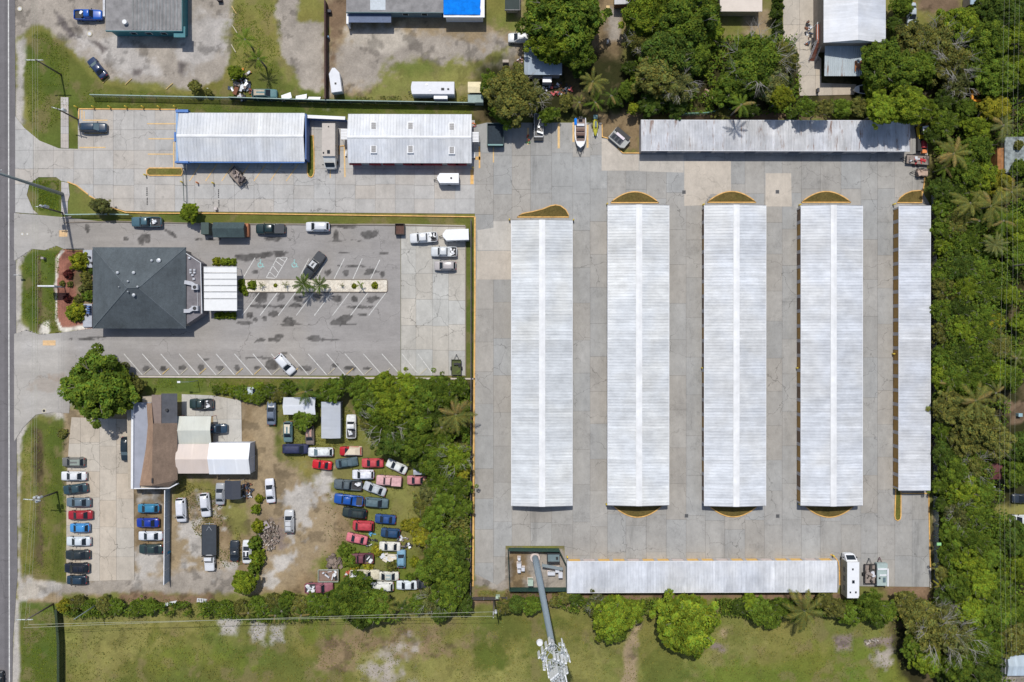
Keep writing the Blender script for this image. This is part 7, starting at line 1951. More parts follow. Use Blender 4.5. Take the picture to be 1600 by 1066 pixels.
# motorhome at the bottom
def motorhome(px, py, head, Lm, Wm, hgt, label, roofm, bodym, windows, capm=None, cl=1.2):
    c = W(px, py, hgt); t = thing('motorhome', label, 'motorhome', (c.x, c.y, 0), R(head)); a = Lm / 2; b = Wm / 2
    m = MB(); m.prism([(-a, -b), (a - cl, -b), (a - cl, b), (-a, b)], .5, hgt, bottom=True)
    m.build('body', bodym, t)
    m = MB(); m.prism([(-a + .03, -b + .03), (a - cl + .03, -b + .03), (a - cl + .03, b - .03), (-a + .03, b - .03)], hgt, hgt + .06); m.build('roof', roofm, t)
    m = MB(); m.prism([(a - cl, -b * .92), (a - .1, -b * .82), (a + .05, -b * .5), (a + .05, b * .5), (a - .1, b * .82), (a - cl, b * .92)], .5, [hgt - .3, 1.6, 1.5, 1.5, 1.6, hgt - .3]); m.build('cab', capm or bodym, t)
    m = MB(); m.add([(a - .9, -b * .75, hgt - .62), (a - .2, -b * .68, 1.78), (a - .2, b * .68, 1.78), (a - .9, b * .75, hgt - .62)], [(0, 1, 2, 3)]); m.build('windshield', M_cglass, t)
    for x, y, w_ in windows:
        m = MB(); m.box(x - w_, y - w_ * .8, hgt + .06, x + w_, y + w_ * .8, hgt + .16); m.build('roof_vent', M_cglass, t)
    for sy in (-1, 1):
        for x in (-2.5, -.6, 1.2):
            m = MB(); m.box(x - .5, sy * b - .015 if sy < 0 else b - .01, 1.6, x + .5, sy * b + .01 if sy < 0 else b + .015, 2.3); m.build('side_window', M_cglass, t)
    wheels(t, (-a * .45, a - 1.3), b - .15, .42)
    m = MB()
    for sy in (-1, 1): m.box(a - .7, sy * (b + .12) - .1, 1.6, a - .55, sy * (b + .12) + .1, 2.0)
    m.build('mirror', M_plastic, t)
    return t
motorhome(1333, 902, 90, 8.4, 2.45, 3.2, 'white motorhome with dark roof vents beside the bottom storage building', M_trl, plain('motorhome_side', lin((150, 146, 130)), .5), ((1.6, .1, .18), (-.9, .0, .3), (-3.0, -.5, .18), (-3.0, .6, .16)), M_trl)
motorhome(513.5, 226.5, 270, 8.6, 2.6, 3.0, 'beige-roofed motorhome with a pale cab between the two office buildings', plain('motorhome_beige', lin((190, 181, 172)), .6, var=.10), plain('motorhome_dark', lin((196, 190, 182)), .5), ((1.4, 0, .34), (1.6, -1.0, .16), (-3.6, 0, .12)), plain('pale_cab', lin((226, 226, 222)), .4), cl=2.1)
# flatbed with white cab
c = W(326.5, 857, 1.2); t = thing('flatbed_truck', 'white-cabbed truck with a long black flatbed in the back lot', 'truck', (c.x, c.y, 0), R(270))
m = MB(); m.box(-4.7, -1.45, .95, 1.4, 1.45, 1.15); m.build('flatbed', plain('black_deck', lin((58, 64, 72)), .8, var=.15, scale=1), t)
m = MB(); 
for sy in (-1.49, 1.41): m.box(-4.7, sy, .9, 1.4, sy + .08, 1.2)
m.box(1.42, -1.3, .95, 1.5, 1.3, 1.9); m.build('deck_rail', M_plastic, t)
m = MB(); m.cyl((-3.6, -.5, 1.18), (-4.4, 0, 1.18), .03, n=4); m.cyl((-3.6, .5, 1.18), (-4.4, 0, 1.18), .03, n=4); m.cyl((-4.9, -.9, 1.0), (-4.9, .9, 1.0), .04, n=4); m.cyl((-5.2, 0, 1.0), (-4.7, 0, 1.0), .05, n=5); m.build('chain', M_vent, t)
cp = car_parts('pickup', 5.4)
m = MB(); p, f = lower_shell(3.4, 2.0, 1.12, 1.2, .95, .02); m.add([(x + 2.95, y, z) for x, y, z in p], f)
m.add([(2.9, -.82, 1.15), (2.9, .82, 1.15), (2.35, .72, 1.95), (2.35, -.72, 1.95), (1.6, -.82, 1.15), (1.6, .82, 1.15), (1.7, .72, 1.98), (1.7, -.72, 1.98)], [(0, 1, 2, 3), (3, 2, 6, 7), (4, 7, 6, 5), (0, 3, 7, 4), (1, 5, 6, 2)]); m.build('cab', paint((226, 228, 232)), t, smooth=False)
m = MB(); m.add([(2.93, -.74, 1.2), (2.93, .74, 1.2), (2.42, .66, 1.9), (2.42, -.66, 1.9)], [(0, 1, 2, 3)]); m.build('windshield', M_cglass, t)
wheels(t, (3.7, -1.6, -2.8), .95, .42)
m = MB()
for sy in (-1, 1): m.box(2.4, sy * 1.22 - .1, 1.3, 2.55, sy * 1.22 + .1, 1.6)
m.build('mirror', M_plastic, t)
# open trailers
def flat_trailer(px, py, head, Lm, Wm, label, deckm, railh=.35, load=0, seed=1, tong=True, loadm=None, railm=None, ends=True):
    c = W(px, py, .7); t = thing('utility_trailer', label, 'trailer', (c.x, c.y, 0), R(head)); a = Lm / 2; b = Wm / 2
    m = MB(); m.box(-a, -b, .55, a, b, .63)
    m.build('deck', deckm, t)
    m = MB()
    for z in (.63 + railh * .5, .63 + railh):
        for sy in (-b, b): m.box(-a, sy - .03, z - .03, a, sy + .03, z + .03)
        if ends:
            for sx in (-a, a): m.box(sx - .03, -b, z - .03, sx + .03, b, z + .03)
    for k in range(5):
        x = -a + Lm * k / 4
        for sy in (-b, b): m.box(x - .03, sy - .03, .6, x + .03, sy + .03, .63 + railh)
    m.build('rail', railm or M_plastic, t)
    if tong: m = MB(); m.cyl((a, -.5, .55), (a + 1.1, 0, .5), .05, n=5); m.cyl((a, .5, .55), (a + 1.1, 0, .5), .05, n=5); m.cyl((a + 1, 0, .1), (a + 1, 0, .8), .06, n=6); m.build('tongue', M_plastic, t)
    wheels(t, (-.35, .45) if Lm > 4 else (-.2,), b + .14, .34)
    r = random.Random(seed)
    lm = loadm or [M_trimw, M_vent, M_plastic]
    for k in range(load):
        m = MB(); ang = r.uniform(0, 3.14); l_ = r.uniform(.15, .7); w_ = r.uniform(.05, .3)
        m.obox((r.uniform(-a * .8, a * .8), r.uniform(-b * .7, b * .7)), (math.cos(ang), math.sin(ang)), l_, w_, .64, r.uniform(.7, 1.25)); m.build('load_item', lm[k % len(lm)], t)
    return t
M_wood = plain('weathered_boards', lin((150, 138, 130)), .9, var=.2, scale=2)
flat_trailer(371, 276, -48, 3.6, 1.9, 'utility trailer loaded with furniture, parked askew in the yellow bays', M_wood, .4, 9, 3, loadm=[M_wood, plain('taupe_load', lin((166, 152, 146)), .9), plain('dark_load', lin((96, 88, 88)), .9)])
flat_trailer(1434, 249.5, 176, 4.6, 1.9, 'flatbed trailer with red scraps beside the woods at the yard corner', M_wood, .15, 12, 4, loadm=[M_wood, plain('red_scrap', lin((190, 40, 50)), .6), M_off])
flat_trailer(1441, 270, 178, 2.4, 1.4, 'short box trailer with a brownish load below the flatbed trailer', plain('pinkish_boards', lin((190, 166, 150)), .9), .5, 3, 5, loadm=[MATS['pinkish_boards']])
flat_trailer(1359, 896.5, 90, 3.9, 2.2, 'open trailer with a cluttered deck right of the white motorhome', M_wood, .45, 14, 6, loadm=[M_wood, plain('dark_scrap', (.05, .045, .04), .8), M_off])
flat_trailer(513.5, 899, 180, 4.0, 2.4, 'box trailer with black and white scrap inside, near the bottom wrecks', plain('brown_deck', lin((140, 118, 106)), .9), .6, 9, 7, tong=False, loadm=[M_plastic, M_off, M_trimw], railm=plain('pale_green_rail', lin((180, 190, 176)), .7))
t = flat_trailer(713, 574, 90, 3.1, 1.9, 'black open trailer filled with weeds at the lower right corner of the concrete lot', plain('weedy_deck', lin((84, 92, 52)), .9), .5, 6, 9, loadm=[plain('weedy_load', lin((92, 108, 48)), .9), M_plastic])
t = flat_trailer(841.5, 197, 90, 4.6, 1.8, 'white-framed trailer with a grey load partly under the trees at the yard top', plain('trailer_deck_dark', lin((120, 118, 116)), .9), .8, 8, 8, tong=False, loadm=[plain('pale_bags', lin((196, 190, 184)), .8), M_vent], railm=M_trimw)
m = MB(); m.box(-2.9, -.9, .2, -2.38, .9, .7); m.build('tail_ramp', M_plastic, t)
# truck-camper shell / bed trailer with a white lid
c = W(1379, 898, 1.6); t = thing('camper_trailer', 'teal and white pop-up camper trailer at the lower right of the yard', 'camper', (c.x, c.y, 0), R(90))
m = MB(); m.box(-2.3, -1.1, .5, 2.2, 1.0, 1.45); m.build('body', plain('camper_grey_green', lin((170, 186, 182)), .6, var=.15), t)
m = MB(); m.box(-2.35, -1.2, 1.46, 1.2, -.92, 1.7); m.box(.95, -.9, 1.46, 1.25, 1.0, 1.62); m.box(-.25, -.85, 1.46, .0, .6, 1.6); m.build('white_frame', M_trimw, t)
m = MB(); m.box(-1.6, -.3 - .35, 1.46, -.6, .05 - .2, 1.58); m.build('hatch', M_cglass2, t)
m = MB(); m.box(-.9, .4, 1.46, -.6, .7, 1.62); m.build('vent', M_plastic, t)
m = MB(); m.cyl((2.2, -.4, .5), (3.2, 0, .45), .06, n=5); m.cyl((2.2, .4, .5), (3.2, 0, .45), .06, n=5); m.build('tongue', plain('maroon_metal', (.09, .02, .03), .6), t)
wheels(t, (-.3,), 1.1, .33)
# boats
def hull(t, L, Wd, z0, z1, mat, inner, name='hull', open_=True):
    n = 14; out = []; inn = []
    for k in range(n + 1):
        s = k / n; x = -L / 2 + L * s
        w = Wd / 2 * (1 if s < .45 else math.sqrt(max(0, 1 - ((s - .45) / .55) ** 2.2))) * (.92 + .08 * min(1, s * 4))
        out.append((x, w))
    m = MB(); pts = []; fs = []
    for x, w in out:
        pts += [(x, 0, z0), (x, w * .75, z0 + .15), (x, w, z1), (x, max(0, w - .16), z1 + .02), (x, max(0, w - .16), z1 - .35)]
    k5 = len(pts); pts += [(x, -y, z) for x, y, z in pts]
    for i in range(n):
        for j in range(4):
            a = 5 * i + j; fs += [(a, a + 5, a + 6, a + 1), (k5 + a, k5 + a + 1, k5 + a + 6, k5 + a + 5)]
    fs += [(0, 1, 2, k5 + 2, k5 + 1)]
    m.add(pts, fs); m.build(name, mat, t, smooth=False)
    m = MB(); P = [(x, max(.02, w - .15)) for x, w in out if x < L * .30]; m.prism(P + [(x, -y) for x, y in P[::-1]], z1 - .4, z1 - .35); m.build('cockpit_floor', inner, t)
    P = [(x, max(.0, w - .10)) for x, w in out if x >= L * .22]; m = MB(); m.prism(P + [(x, -y) for x, y in P[::-1][1:]], z1 - .1, z1 + .05); m.build('foredeck', mat, t)
c = W(907, 208, 1.2); t = thing('motorboat', 'white motorboat with brown seats on a trailer, bow pointing down', 'boat', (c.x, c.y, 0), R(270))
hull(t, 6.0, 2.35, .55, 1.35, M_trl, plain('boat_carpet', lin((150, 132, 124)), .9))
M_seat = plain('boat_seat_brown', lin((110, 84, 74)), .7)
for x in (-1.6, -.6, .3):
    m = MB(); m.box(x - .28, -.8, 1.0, x + .2, .8, 1.28); m.build('seat', M_off if x == -1.6 else M_seat, t)
m = MB(); m.box(-3.2, -.35, .9, -2.6, .35, 1.75); m.build('outboard_engine', M_plastic, t)
m = MB(); m.add([(1.15, -.8, 1.35), (1.15, .8, 1.35), (.85, .75, 1.75), (.85, -.75, 1.75)], [(0, 1, 2, 3)]); m.build('windscreen', M_cglass, t)
m = MB(); m.box(-2.9, -1.25, 1.15, -1.6, -.75, 1.5); m.build('blue_cover', M_btarp, t)
m = MB(); m.box(-2.6, -.7, .4, 3.6, -.6, .5); m.box(-2.6, .6, .4, 3.6, .7, .5); m.cyl((2.8, -.65, .45), (4.4, 0, .45), .05, n=5); m.cyl((2.8, .65, .45), (4.4, 0, .45), .05, n=5); m.build('trailer_frame', M_plastic, t)
wheels(t, (-1.0,), 1.05, .3)
c = W(930.5, 199, .9); t = thing('jet_ski', 'yellow and teal jet ski on a small trailer right of the motorboat', 'jet ski', (c.x, c.y, 0), R(270))
m = MB(); n = 10; pts = []
for k in range(n + 1):
    s = k / n; w = .55 * (math.sin(math.pi * min(1, s * .8 + .18))) ** .6; x = -1.6 + 3.3 * s; z = 1.0 + .25 * math.sin(math.pi * s)
    pts += [(x, -w, .6), (x, -w * .8, z - .15), (x, 0, z), (x, w * .8, z - .15), (x, w, .6)]
m.add(pts, [(5 * i + j, 5 * i + 5 + j, 5 * i + 6 + j, 5 * i + 1 + j) for i in range(n) for j in range(4)] + [(0, 1, 2, 3, 4), (54, 53, 52, 51, 50)]); m.build('hull', plain('jet_yellow', lin((196, 190, 60)), .4), t)
m = MB(); m.box(-1.1, -.2, 1.15, .1, .2, 1.38); m.build('seat', M_cglass2, t)
m = MB(); m.cyl((.3, -.4, 1.45), (.3, .4, 1.45), .04, n=5); m.cyl((.35, 0, 1.1), (.3, 0, 1.45), .05, n=5); m.build('handlebar', M_plastic, t)
m = MB(); m.box(-1.5, -.45, .35, 1.7, -.38, .45); m.box(-1.5, .38, .35, 1.7, .45, .45); m.build('trailer_frame', M_vent, t); wheels(t, (-.3,), .6, .25)
m = MB(); m.box(-2.5, -.4, .4, -1.7, .4, 1.0); m.build('engine_box', plain('teal_box', lin((120, 160, 160)), .5), t)
# tilted black and white trailer load (970,215)
c = W(969, 216, 1.3); t = thing('boat_trailer', 'black and white tilted boat body on the mulch corner by the top storage building', 'trailer', (c.x, c.y, 0), R(-40))
m = MB(); m.prism([(-2.0, -1.3), (1.2, -1.35), (1.9, -.9), (1.9, .9), (1.2, 1.3), (-2.0, 1.25)], .5, 1.1, bottom=True); m.build('body', plain('grey_gunwale', lin((170, 172, 168)), .6), t)
m = MB(); m.box(-1.8, -1.1, 1.1, .9, .1, 1.16); m.build('dark_deck', M_tarp, t)
m = MB(); m.box(-1.9, .6, 1.1, 1.6, 1.5, 1.35); m.build('cover', M_plastic, t)
m = MB(); m.box(-1.2, .05, 1.17, .8, .58, 1.42); m.build('white_panel', plain('lilac_white', lin((226, 214, 222)), .5), t)
m = MB()
for k in range(3): m.box(-1.5 + k * .8, -.95, 1.165, -1.0 + k * .8, -.1, 1.2)
m.build('seat_panel', M_glass, t)
wheels(t, (-.4,), 1.2, .33)
c = W(1355, 139, 1.3); t = thing('small_boat', 'white boat under the tree below the rusty lean-to roof', 'boat', (c.x, c.y, 0), R(180)); hull(t, 5.2, 2.0, .4, 1.1, M_trl, M_plastic)
m = MB(); m.box(-2.2, -.7, .1, 1.5, .7, .4); m.build('trailer_frame', M_plastic, t)
# compact excavator / telehandler
c = W(1443.5, 203, 1.5); t = thing('compact_excavator', 'yellow compact excavator with a white cab at the yard top right corner', 'excavator', (c.x, c.y, 0), R(100))
for sy in (-.75, .75):
    m = MB(); m.prism([(-1.2, sy - .2), (1.2, sy - .2), (1.2, sy + .2), (-1.2, sy + .2)], 0, .5); m.build('track', M_plastic, t)
M_cy = plain('machine_yellow', lin((222, 196, 40)), .45)
m = MB(); m.box(-1.6, -.95, .5, .9, .95, 1.1); m.build('chassis', M_cy, t)
m = MB(); m.box(-.9, -.5, 1.1, .5, .65, 2.3); m.build('cab', M_plastic, t)
m = MB(); m.box(-1.0, -.55, 2.3, -.4, .7, 2.4); m.box(.15, -.55, 2.3, .55, .7, 2.4); m.box(-.4, .45, 2.3, .15, .7, 2.4); m.build('cab_roof', M_trl, t)
m = MB(); m.cyl((.9, .75, .9), (1.6, .8, 2.4), .14, n=6); m.cyl((1.6, .8, 2.4), (1.8, 1.9, 1.6), .11, n=6); m.build('boom', M_cy, t)
m = MB(); m.box(1.5, 1.7, .9, 2.0, 2.7, 1.5); m.build('bucket', M_cy, t)
c = W(1443, 226, .8); t = thing('red_machine', 'red-topped small machine below the compact excavator', 'machine', (c.x, c.y, 0), R(90))
m = MB(); m.cyl((-.7, -.1, .7), (.7, -.1, .7), .6, n=14); m.build('tank', plain('machine_red', lin((170, 44, 54)), .5), t)
m = MB(); m.box(-1.3, .3, .2, 1.4, 1.2, .9); m.build('base', M_plastic, t); m = MB(); m.box(-1.7, -.7, .2, -1.0, .2, .8); m.build('front_box', M_bor, t)
c = W(1524, 152, 2.0); t = thing('orange_lift', 'orange machine arm showing between tree crowns near the right edge', 'machine', (c.x, c.y, 0), 0)
m = MB(); m.box(-.9, -.9, .3, .9, .2, 1.2); m.build('chassis', M_bor, t); m = MB(); m.box(-1.0, -1.0, 2.0, 1.0, -.6, 2.4); m.box(-1.0, -1.0, 2.0, -.6, 1.6, 2.4); m.box(-.2, .3, 2.4, .5, 1.6, 2.8); m.build('arm', plain('machine_orange', lin((226, 150, 40)), .5), t)
wheels(t, (-.6, .6), .9, .4)
# dark green container under the tree
c = W(774, 210, 1.6); t = thing('dumpster', 'dark green open-top dumpster in the tree shade right of the skylight building', 'dumpster', (c.x, c.y, 0))
M_dg = plain('dumpster_green', lin((50, 76, 78)), .6, var=.15)
m = MB(); 
for (a, b_, c_, d) in ((-1.65, -2.2, 1.65, -2.1), (-1.65, 2.1, 1.65, 2.2), (-1.65, -2.1, -1.55, 2.1), (1.55, -2.1, 1.65, 2.1)): m.box(a, b_, 0, c_, d, 1.7)
m.build('body', M_dg, t); m = MB(); m.box(-1.5, -2.05, 1.0, 1.5, 2.05, 1.2); m.build('contents', plain('dark_netting', lin((44, 56, 66)), .9, var=.3, scale=3), t)
m = MB(); m.box(-1.5, -2.3, 1.66, 1.5, -2.02, 1.8); m.build('top_bar', plain('teal_bar', lin((120, 160, 158)), .6), t)
c = W(624.5, 358, 1.2); t = thing('dumpster', 'small brown dumpster with red contents at the top of the parking lot', 'dumpster', (c.x, c.y, 0))
m = MB()
for (a, b_, c_, d) in ((-.95, -1.1, .95, -1.0), (-.95, 1.0, .95, 1.1), (-.95, -1.0, -.85, 1.0), (.85, -1.0, .95, 1.0)): m.box(a, b_, 0, c_, d, 1.35)
m.build('body', plain('dumpster_brown', lin((72, 64, 60)), .7), t); m = MB(); m.box(-.8, -.95, .6, .8, .95, .8); m.build('contents', plain('rubbish', lin((98, 72, 64)), .9, var=.5, scale=4), t)

M_pole = plain('utility_pole_wood', (.13, .11, .09), .9, var=.2)
M_steel = plain('galvanised_steel', (.24, .28, .29), .5, var=.1, metal=.2)
M_ins = plain('pale_crossarm', (.55, .58, .56), .6)
def utility_pole(bx, by, h, label, arm=0.0, ang=0.0, cans=0, steel=False, armz=.35, tall_r=.17, arms=1):
    c = W(bx, by, 0); t = thing('utility_pole', label, 'utility pole', (c.x, c.y, 0))
    m = MB(); m.cyl((0, 0, -.3), (0, 0, h), tall_r * (1.5 if steel else 1.1), tall_r * .75, n=10); m.build('pole', M_steel if steel else M_pole, t, smooth=True)
    for k in range(arms):
        z = h - armz - k * .9; a = R(ang)
        if arm:
            m = MB(); m.obox((math.cos(a) * arm * (.0 if arm < 1.6 else .25), math.sin(a) * .25 * arm), (math.cos(a), math.sin(a)), arm, .07, z - .07, z + .07); m.build('crossarm', M_ins, t)
            for q in (-.9, -.35, .35, .9):
                m = MB(); x, y = math.cos(a) * arm * (q + (.0 if arm < 1.6 else .25)), math.sin(a) * arm * (q + .25); m.cyl((x, y, z + .07), (x, y, z + .32), .07, .05, n=6); m.build('insulator', M_ins, t)
    for k in range(cans):
        q = k * 2.1 + .5; m = MB(); x, y = math.cos(q) * .5, math.sin(q) * .5
        m.cyl((x, y, h - 2.0), (x, y, h - 1.0), .28, n=10); m.cyl((x, y, h - 1.0), (x, y, h - .85), .28, .12, n=10); m.build('transformer', M_vent, t)
    return t, c
POLES = {}
for key, a in dict(
        p1=(95.5, 117, 8.2, 'wooden utility pole with crossed arms in the top left roadside grass', 1.7, 180, 0), p2=(122, 187, 7.0, 'utility pole with white arm leaning over the top of the sidewalk', 1.2, 165, 1),
        p4=(89, 769, 7.6, 'utility pole with three round transformers on the roadside grass', 1.6, 176, 3), p5=(83, 944, 8.6, 'utility pole with a long white crossarm at the lower left corner of the lots', 1.6, 180, 0),
        p7=(772, 935, 9.6, 'utility pole with a round transformer below the tower compound', .6, 90, 1), p8=(1571, 171, 10, 'utility pole with white arms among the trees at the upper right', 1.8, 5, 0),
        p9=(1560, 419, 10, 'utility pole with a grey arm rising from the eastern woods', 1.8, 0, 0)).items():
    POLES[key] = (utility_pole(*a[:4], arm=a[4], ang=a[5], cans=a[6]), a[2])
utility_pole(97.5, 303.5, 22.5, 'very tall grey-green steel pole whose shaft crosses the grass and road edge', 1.8, 0, 0, True, tall_r=.26, arms=2)
utility_pole(157, 941, 9.2, 'leaning grey-green pole in the lower left hedge', 0, 0, 0, True, tall_r=.1)
t, c = utility_pole(98, 333, 7.5, 'pole with transformer cluster at the grass tip above the restaurant entrance', .9, 0, 2)
def wire(a, b, sag, label, r=.014, group='overhead power lines'):
    m = MB(); n = 14; pr = None; c = (a + b) / 2
    for k in range(n + 1):
        s = k / n; p = a.lerp(b, s); p.z -= sag * 4 * s * (1 - s)
        if pr is not None: m.cyl(pr - Vector((c.x, c.y, 0)), p - Vector((c.x, c.y, 0)), r, n=4, caps=False)
        pr = p
    o = m.build('power_line', plain('wire_metal', (.42, .43, .33), .6), loc=(c.x, c.y, 0)); tag(o, label, 'power line', group)
wl = [(W(45, 976, 8.4), W(775, 963, 9.4)), (W(36, 981, 8.2), W(774, 956, 9.0))]
wire(*wl[0], .5, 'overhead line across the south field, upper right end at the round transformer', r=.03); wire(*wl[1], .5, 'second overhead line across the south field, ending higher on the pole', r=.03)
for i, (xa, xb, xc) in enumerate(((50, 48, 30), (58, 56, 44), (54, 53, 38))):
    wire(W(xa, -10, 8), W(xb, 780, 7.4), .4, f'overhead line along the road verge, {ordn[i]} of three above the top left grass'); wire(W(xb, 780, 7.4), W(xc, 978, 8.2), .3, f'overhead line from the transformer pole to the lower left pole, {ordn[i]} of three')
for i, (xa, xb) in enumerate(((1578, 1574), (1587, 1582), (1594, 1590), (1570, 1567))):
    wire(W(xa, -20, 10), W(xa - 4, 420, 10), .4, f'overhead line over the right edge woods, upper part, {ordn[i]} of four', r=.009); wire(W(xa - 4, 420, 10), W(xb, 1080, 10), .8, f'overhead line over the right edge woods, lower part, {ordn[i]} of four', r=.009)
# lamps
t = thing('lot_lamp', 'thin lamp post with a pale head on the grass south of the slanted bays', 'lamp post', W(309, 595, 0))
m = MB(); m.cyl((0, 0, 0), (0, 0, 4.5), .07, .05, n=8); m.build('post', M_steel, t); m = MB(); m.cyl((0, 0, 4.45), (-1.6, .0, 4.6), .04, n=5); m.build('arm', M_steel, t); m = MB(); m.box(-2.1, -.18, 4.5, -1.5, .18, 4.65); m.build('lamp_head', M_trimw, t)
t = thing('yard_lamp', 'green yard lamp on the right-hand yellow kerb', 'lamp post', W(1452, 843, 0)); m = MB(); m.cyl((0, 0, 0), (0, 0, 3.4), .08, n=8); m.build('post', M_plastic, t); m = MB(); m.box(-.5, -.25, 3.4, .35, .3, 3.6); m.build('lamp_head', plain('lamp_green', lin((150, 205, 140)), .5), t)
t = thing('guard_rail', 'slim dark gate rail in the lane at the left end of the blue-trimmed office', 'gate', W(291, 292, 0))
m = MB(); a = W(289.5, 265, 0) - t.location; b = W(291.5, 316, 0) - t.location; m.cyl((a.x, a.y, 1.2), (b.x, b.y, 1.2), .07, n=6); m.cyl((a.x + .25, a.y, .4), (b.x + .25, b.y, .4), .04, n=6)
for s in (0, .5, 1): p = a.lerp(b, s); m.cyl((p.x, p.y, 0), (p.x, p.y, 1.25), .06, n=6)
m.build('rail', plain('dark_green_rail', lin((72, 88, 84)), .6), t)

# fences with posts
def fence(pts, h, label, panelm, postm, step=2.6, th=.05, cap=None, name='fence', cat='fence', caph=.05):
    P = [W(x, y, 0) for x, y in pts]; c = P[0]; t = thing(name, label, cat, (c.x, c.y, 0))
    pm = MB(); pm.cyl((0, 0, 0), (0, 0, h + .05), .05, n=6); pme = pm.mesh('post', postm)
    for a, b in zip(P, P[1:]):
        d = b - a; L = d.length; n = max(1, round(L / step)); u = d.normalized()
        for k in range(n):
            p = a + u * (L * k / n); q = a + u * (L * (k + 1) / n); mid = (p + q) / 2 - c
            m = MB(); m.obox((0, 0), (1, 0), L / n / 2 - .03, th / 2, .03, h)
            key = ('fp', round(L / n, 2), h, th, panelm.name)
            if key not in CAR_ME: CAR_ME[key] = m.mesh('panel', panelm)
            link('panel', CAR_ME[key], t, (mid.x, mid.y, 0), math.atan2(u.y, u.x))
            link('post', pme, t, (p.x - c.x, p.y - c.y, 0))
    p = P[-1] - c; link('post', pme, t, (p.x, p.y, 0))
    if cap:
        m = MB(); m.path([((p - c).x, (p - c).y) for p in P], .16, h, h + caph); m.build('cap', cap, t)
    return t
def mesh_fence_mat(name, col, dens):
    """woven wire seen from above: mostly see-through"""
    if name in MATS: return MATS[name]
    m, N, L, B = nodes(name)
    B.inputs['Base Color'].default_value = (*col, 1); B.inputs['Roughness'].default_value = .6
    B.inputs['Alpha'].default_value = dens
    MATS[name] = m; return m
M_chain = mesh_fence_mat('chain_link', (.30, .34, .32), .35)
M_green = mesh_fence_mat('green_screen', (.02, .075, .06), .92)
M_gscreen = mesh_fence_mat('dark_screen', (.02, .05, .045), .85)
M_posts = plain('fence_post', (.35, .38, .37), .5)
fence([(147, 152), (362, 156.5)], 1.6, 'chain-link fence along the grass strip above the blue-trimmed office', M_chain, M_posts, cap=plain('fence_rail_green', lin((150, 172, 164)), .6))
fence([(362, 156.5), (510, 161), (743, 165)], 1.8, 'dark screened fence between the dirt yard and the grass behind the offices', M_gscreen, M_posts, cap=MATS['fence_rail_green'])
fence([(511.5, 8), (512, 160)], 2.2, 'tall dark brown board fence between the shell driveway and the dirt yard', plain('brown_boards', lin((84, 62, 56)), .9, var=.15), M_plastic, th=.3, step=2.4)
fence([(736.5, 345), (736.5, 590), (736, 780), (735.5, 930)], 1.7, 'thin fence beside the yellow kerb on the left side of the storage yard', mesh_fence_mat('rail_fence', (.10, .09, .09), .6), M_posts, cap=plain('dark_rail', lin((90, 84, 84)), .7))
fence([(107, 337), (168, 336), (206, 337)], 1.2, 'pale green rail fence beside the round tree above the restaurant entrance', M_chain, M_posts, cap=plain('pale_green_cap', lin((160, 186, 176)), .6))
fence([(266, 762), (264.5, 908)], 2.4, 'tall grey-blue panel wall with a white top running down from the car shop', plain('grey_blue_panels', lin((156, 170, 184)), .6, var=.08), M_trimw, th=.08, cap=M_trimw, name='panel_wall')
t = fence([(795, 856), (873, 857), (884, 880), (884.5, 918), (796, 918), (793.5, 856)], 2.3, 'green screened fence round the cell tower compound', M_green, plain('green_post', (.03, .08, .06), .6), th=.06, step=2.4)
m = MB(t.location); 
for a, b in (((796, 851.5), (873, 853)), ((797, 917), (846, 916)), ((853, 916), (883, 914))):
    A, B_ = W(*a, 0), W(*b, 0); 
for a in ((794, 850.5, 800, 858), ):
    pass
fence([(1455, 306), (1456, 560), (1457, 768)], 1.8, 'thin fence hidden between the eastern storage building and the woods', M_chain, M_posts)
fence([(1458, 775), (1460, 940), (1340, 942)], 1.8, 'chain-link fence round the lower right corner of the yard', M_chain, M_posts)
fence([(738, 933), (792, 933)], 1.4, 'short dark fence at the yard foot left of the round transformer pole', MATS['dark_rail'], M_posts, th=.08)
fence([(95, 948), (99, 1000), (99, 1120)], 1.8, 'dark overgrown fence along the left side of the south field', mesh_fence_mat('dark_hedge_fence', (.03, .05, .02), .9), M_pole, th=.5)
fence([(1050, 181.5), (1100, 180), (1140, 173)], 1.6, 'green wire fence on the mulch above the top storage building', mesh_fence_mat('green_wire', (.1, .22, .17), .5), M_posts, cap=plain('green_cap', lin((110, 150, 130)), .7))

TB = W(836, 871, 0); t = thing('cell_tower', 'tall grey monopole cell tower with antenna platforms at its top', 'cell tower', (TB.x, TB.y, 0))
top_xy = W(864, 1014, 43.0) - TB; 
def tw(z, dx=0, dy=0): s = z / 43.0; return Vector((top_xy.x * s + dx, top_xy.y * s + dy, z))
m = MB(); m.cyl((0, 0, 0), (0, 0, .5), 1.1, 1.0, n=20); m.build('footing', M_pad, t)
NS = 5
for k in range(NS):
    z0, z1 = .5 + 40 * k / NS, .5 + 40 * (k + 1) / NS; r0, r1 = .66 - .2 * k / NS, .66 - .2 * (k + 1) / NS
    m = MB(); m.cyl(tw(z0), tw(z1), r0, r1, n=16, caps=False); m.build('shaft', plain('tower_grey', lin((156, 172, 184)), .5, var=.08, scale=.5), t, smooth=True)
m = MB(); m.cyl(tw(40.5), tw(43), .42, .38, n=12); m.cyl(tw(43), tw(56), .22, .14, n=10); m.build('upper_mast', M_off, t)
m = MB()
for q in (0.3, 2.4, 4.5): m.cyl(tw(2, math.cos(q) * .66, math.sin(q) * .66), tw(40, math.cos(q) * .38, math.sin(q) * .38), .04, n=4)
m.build('cable', M_vent, t)
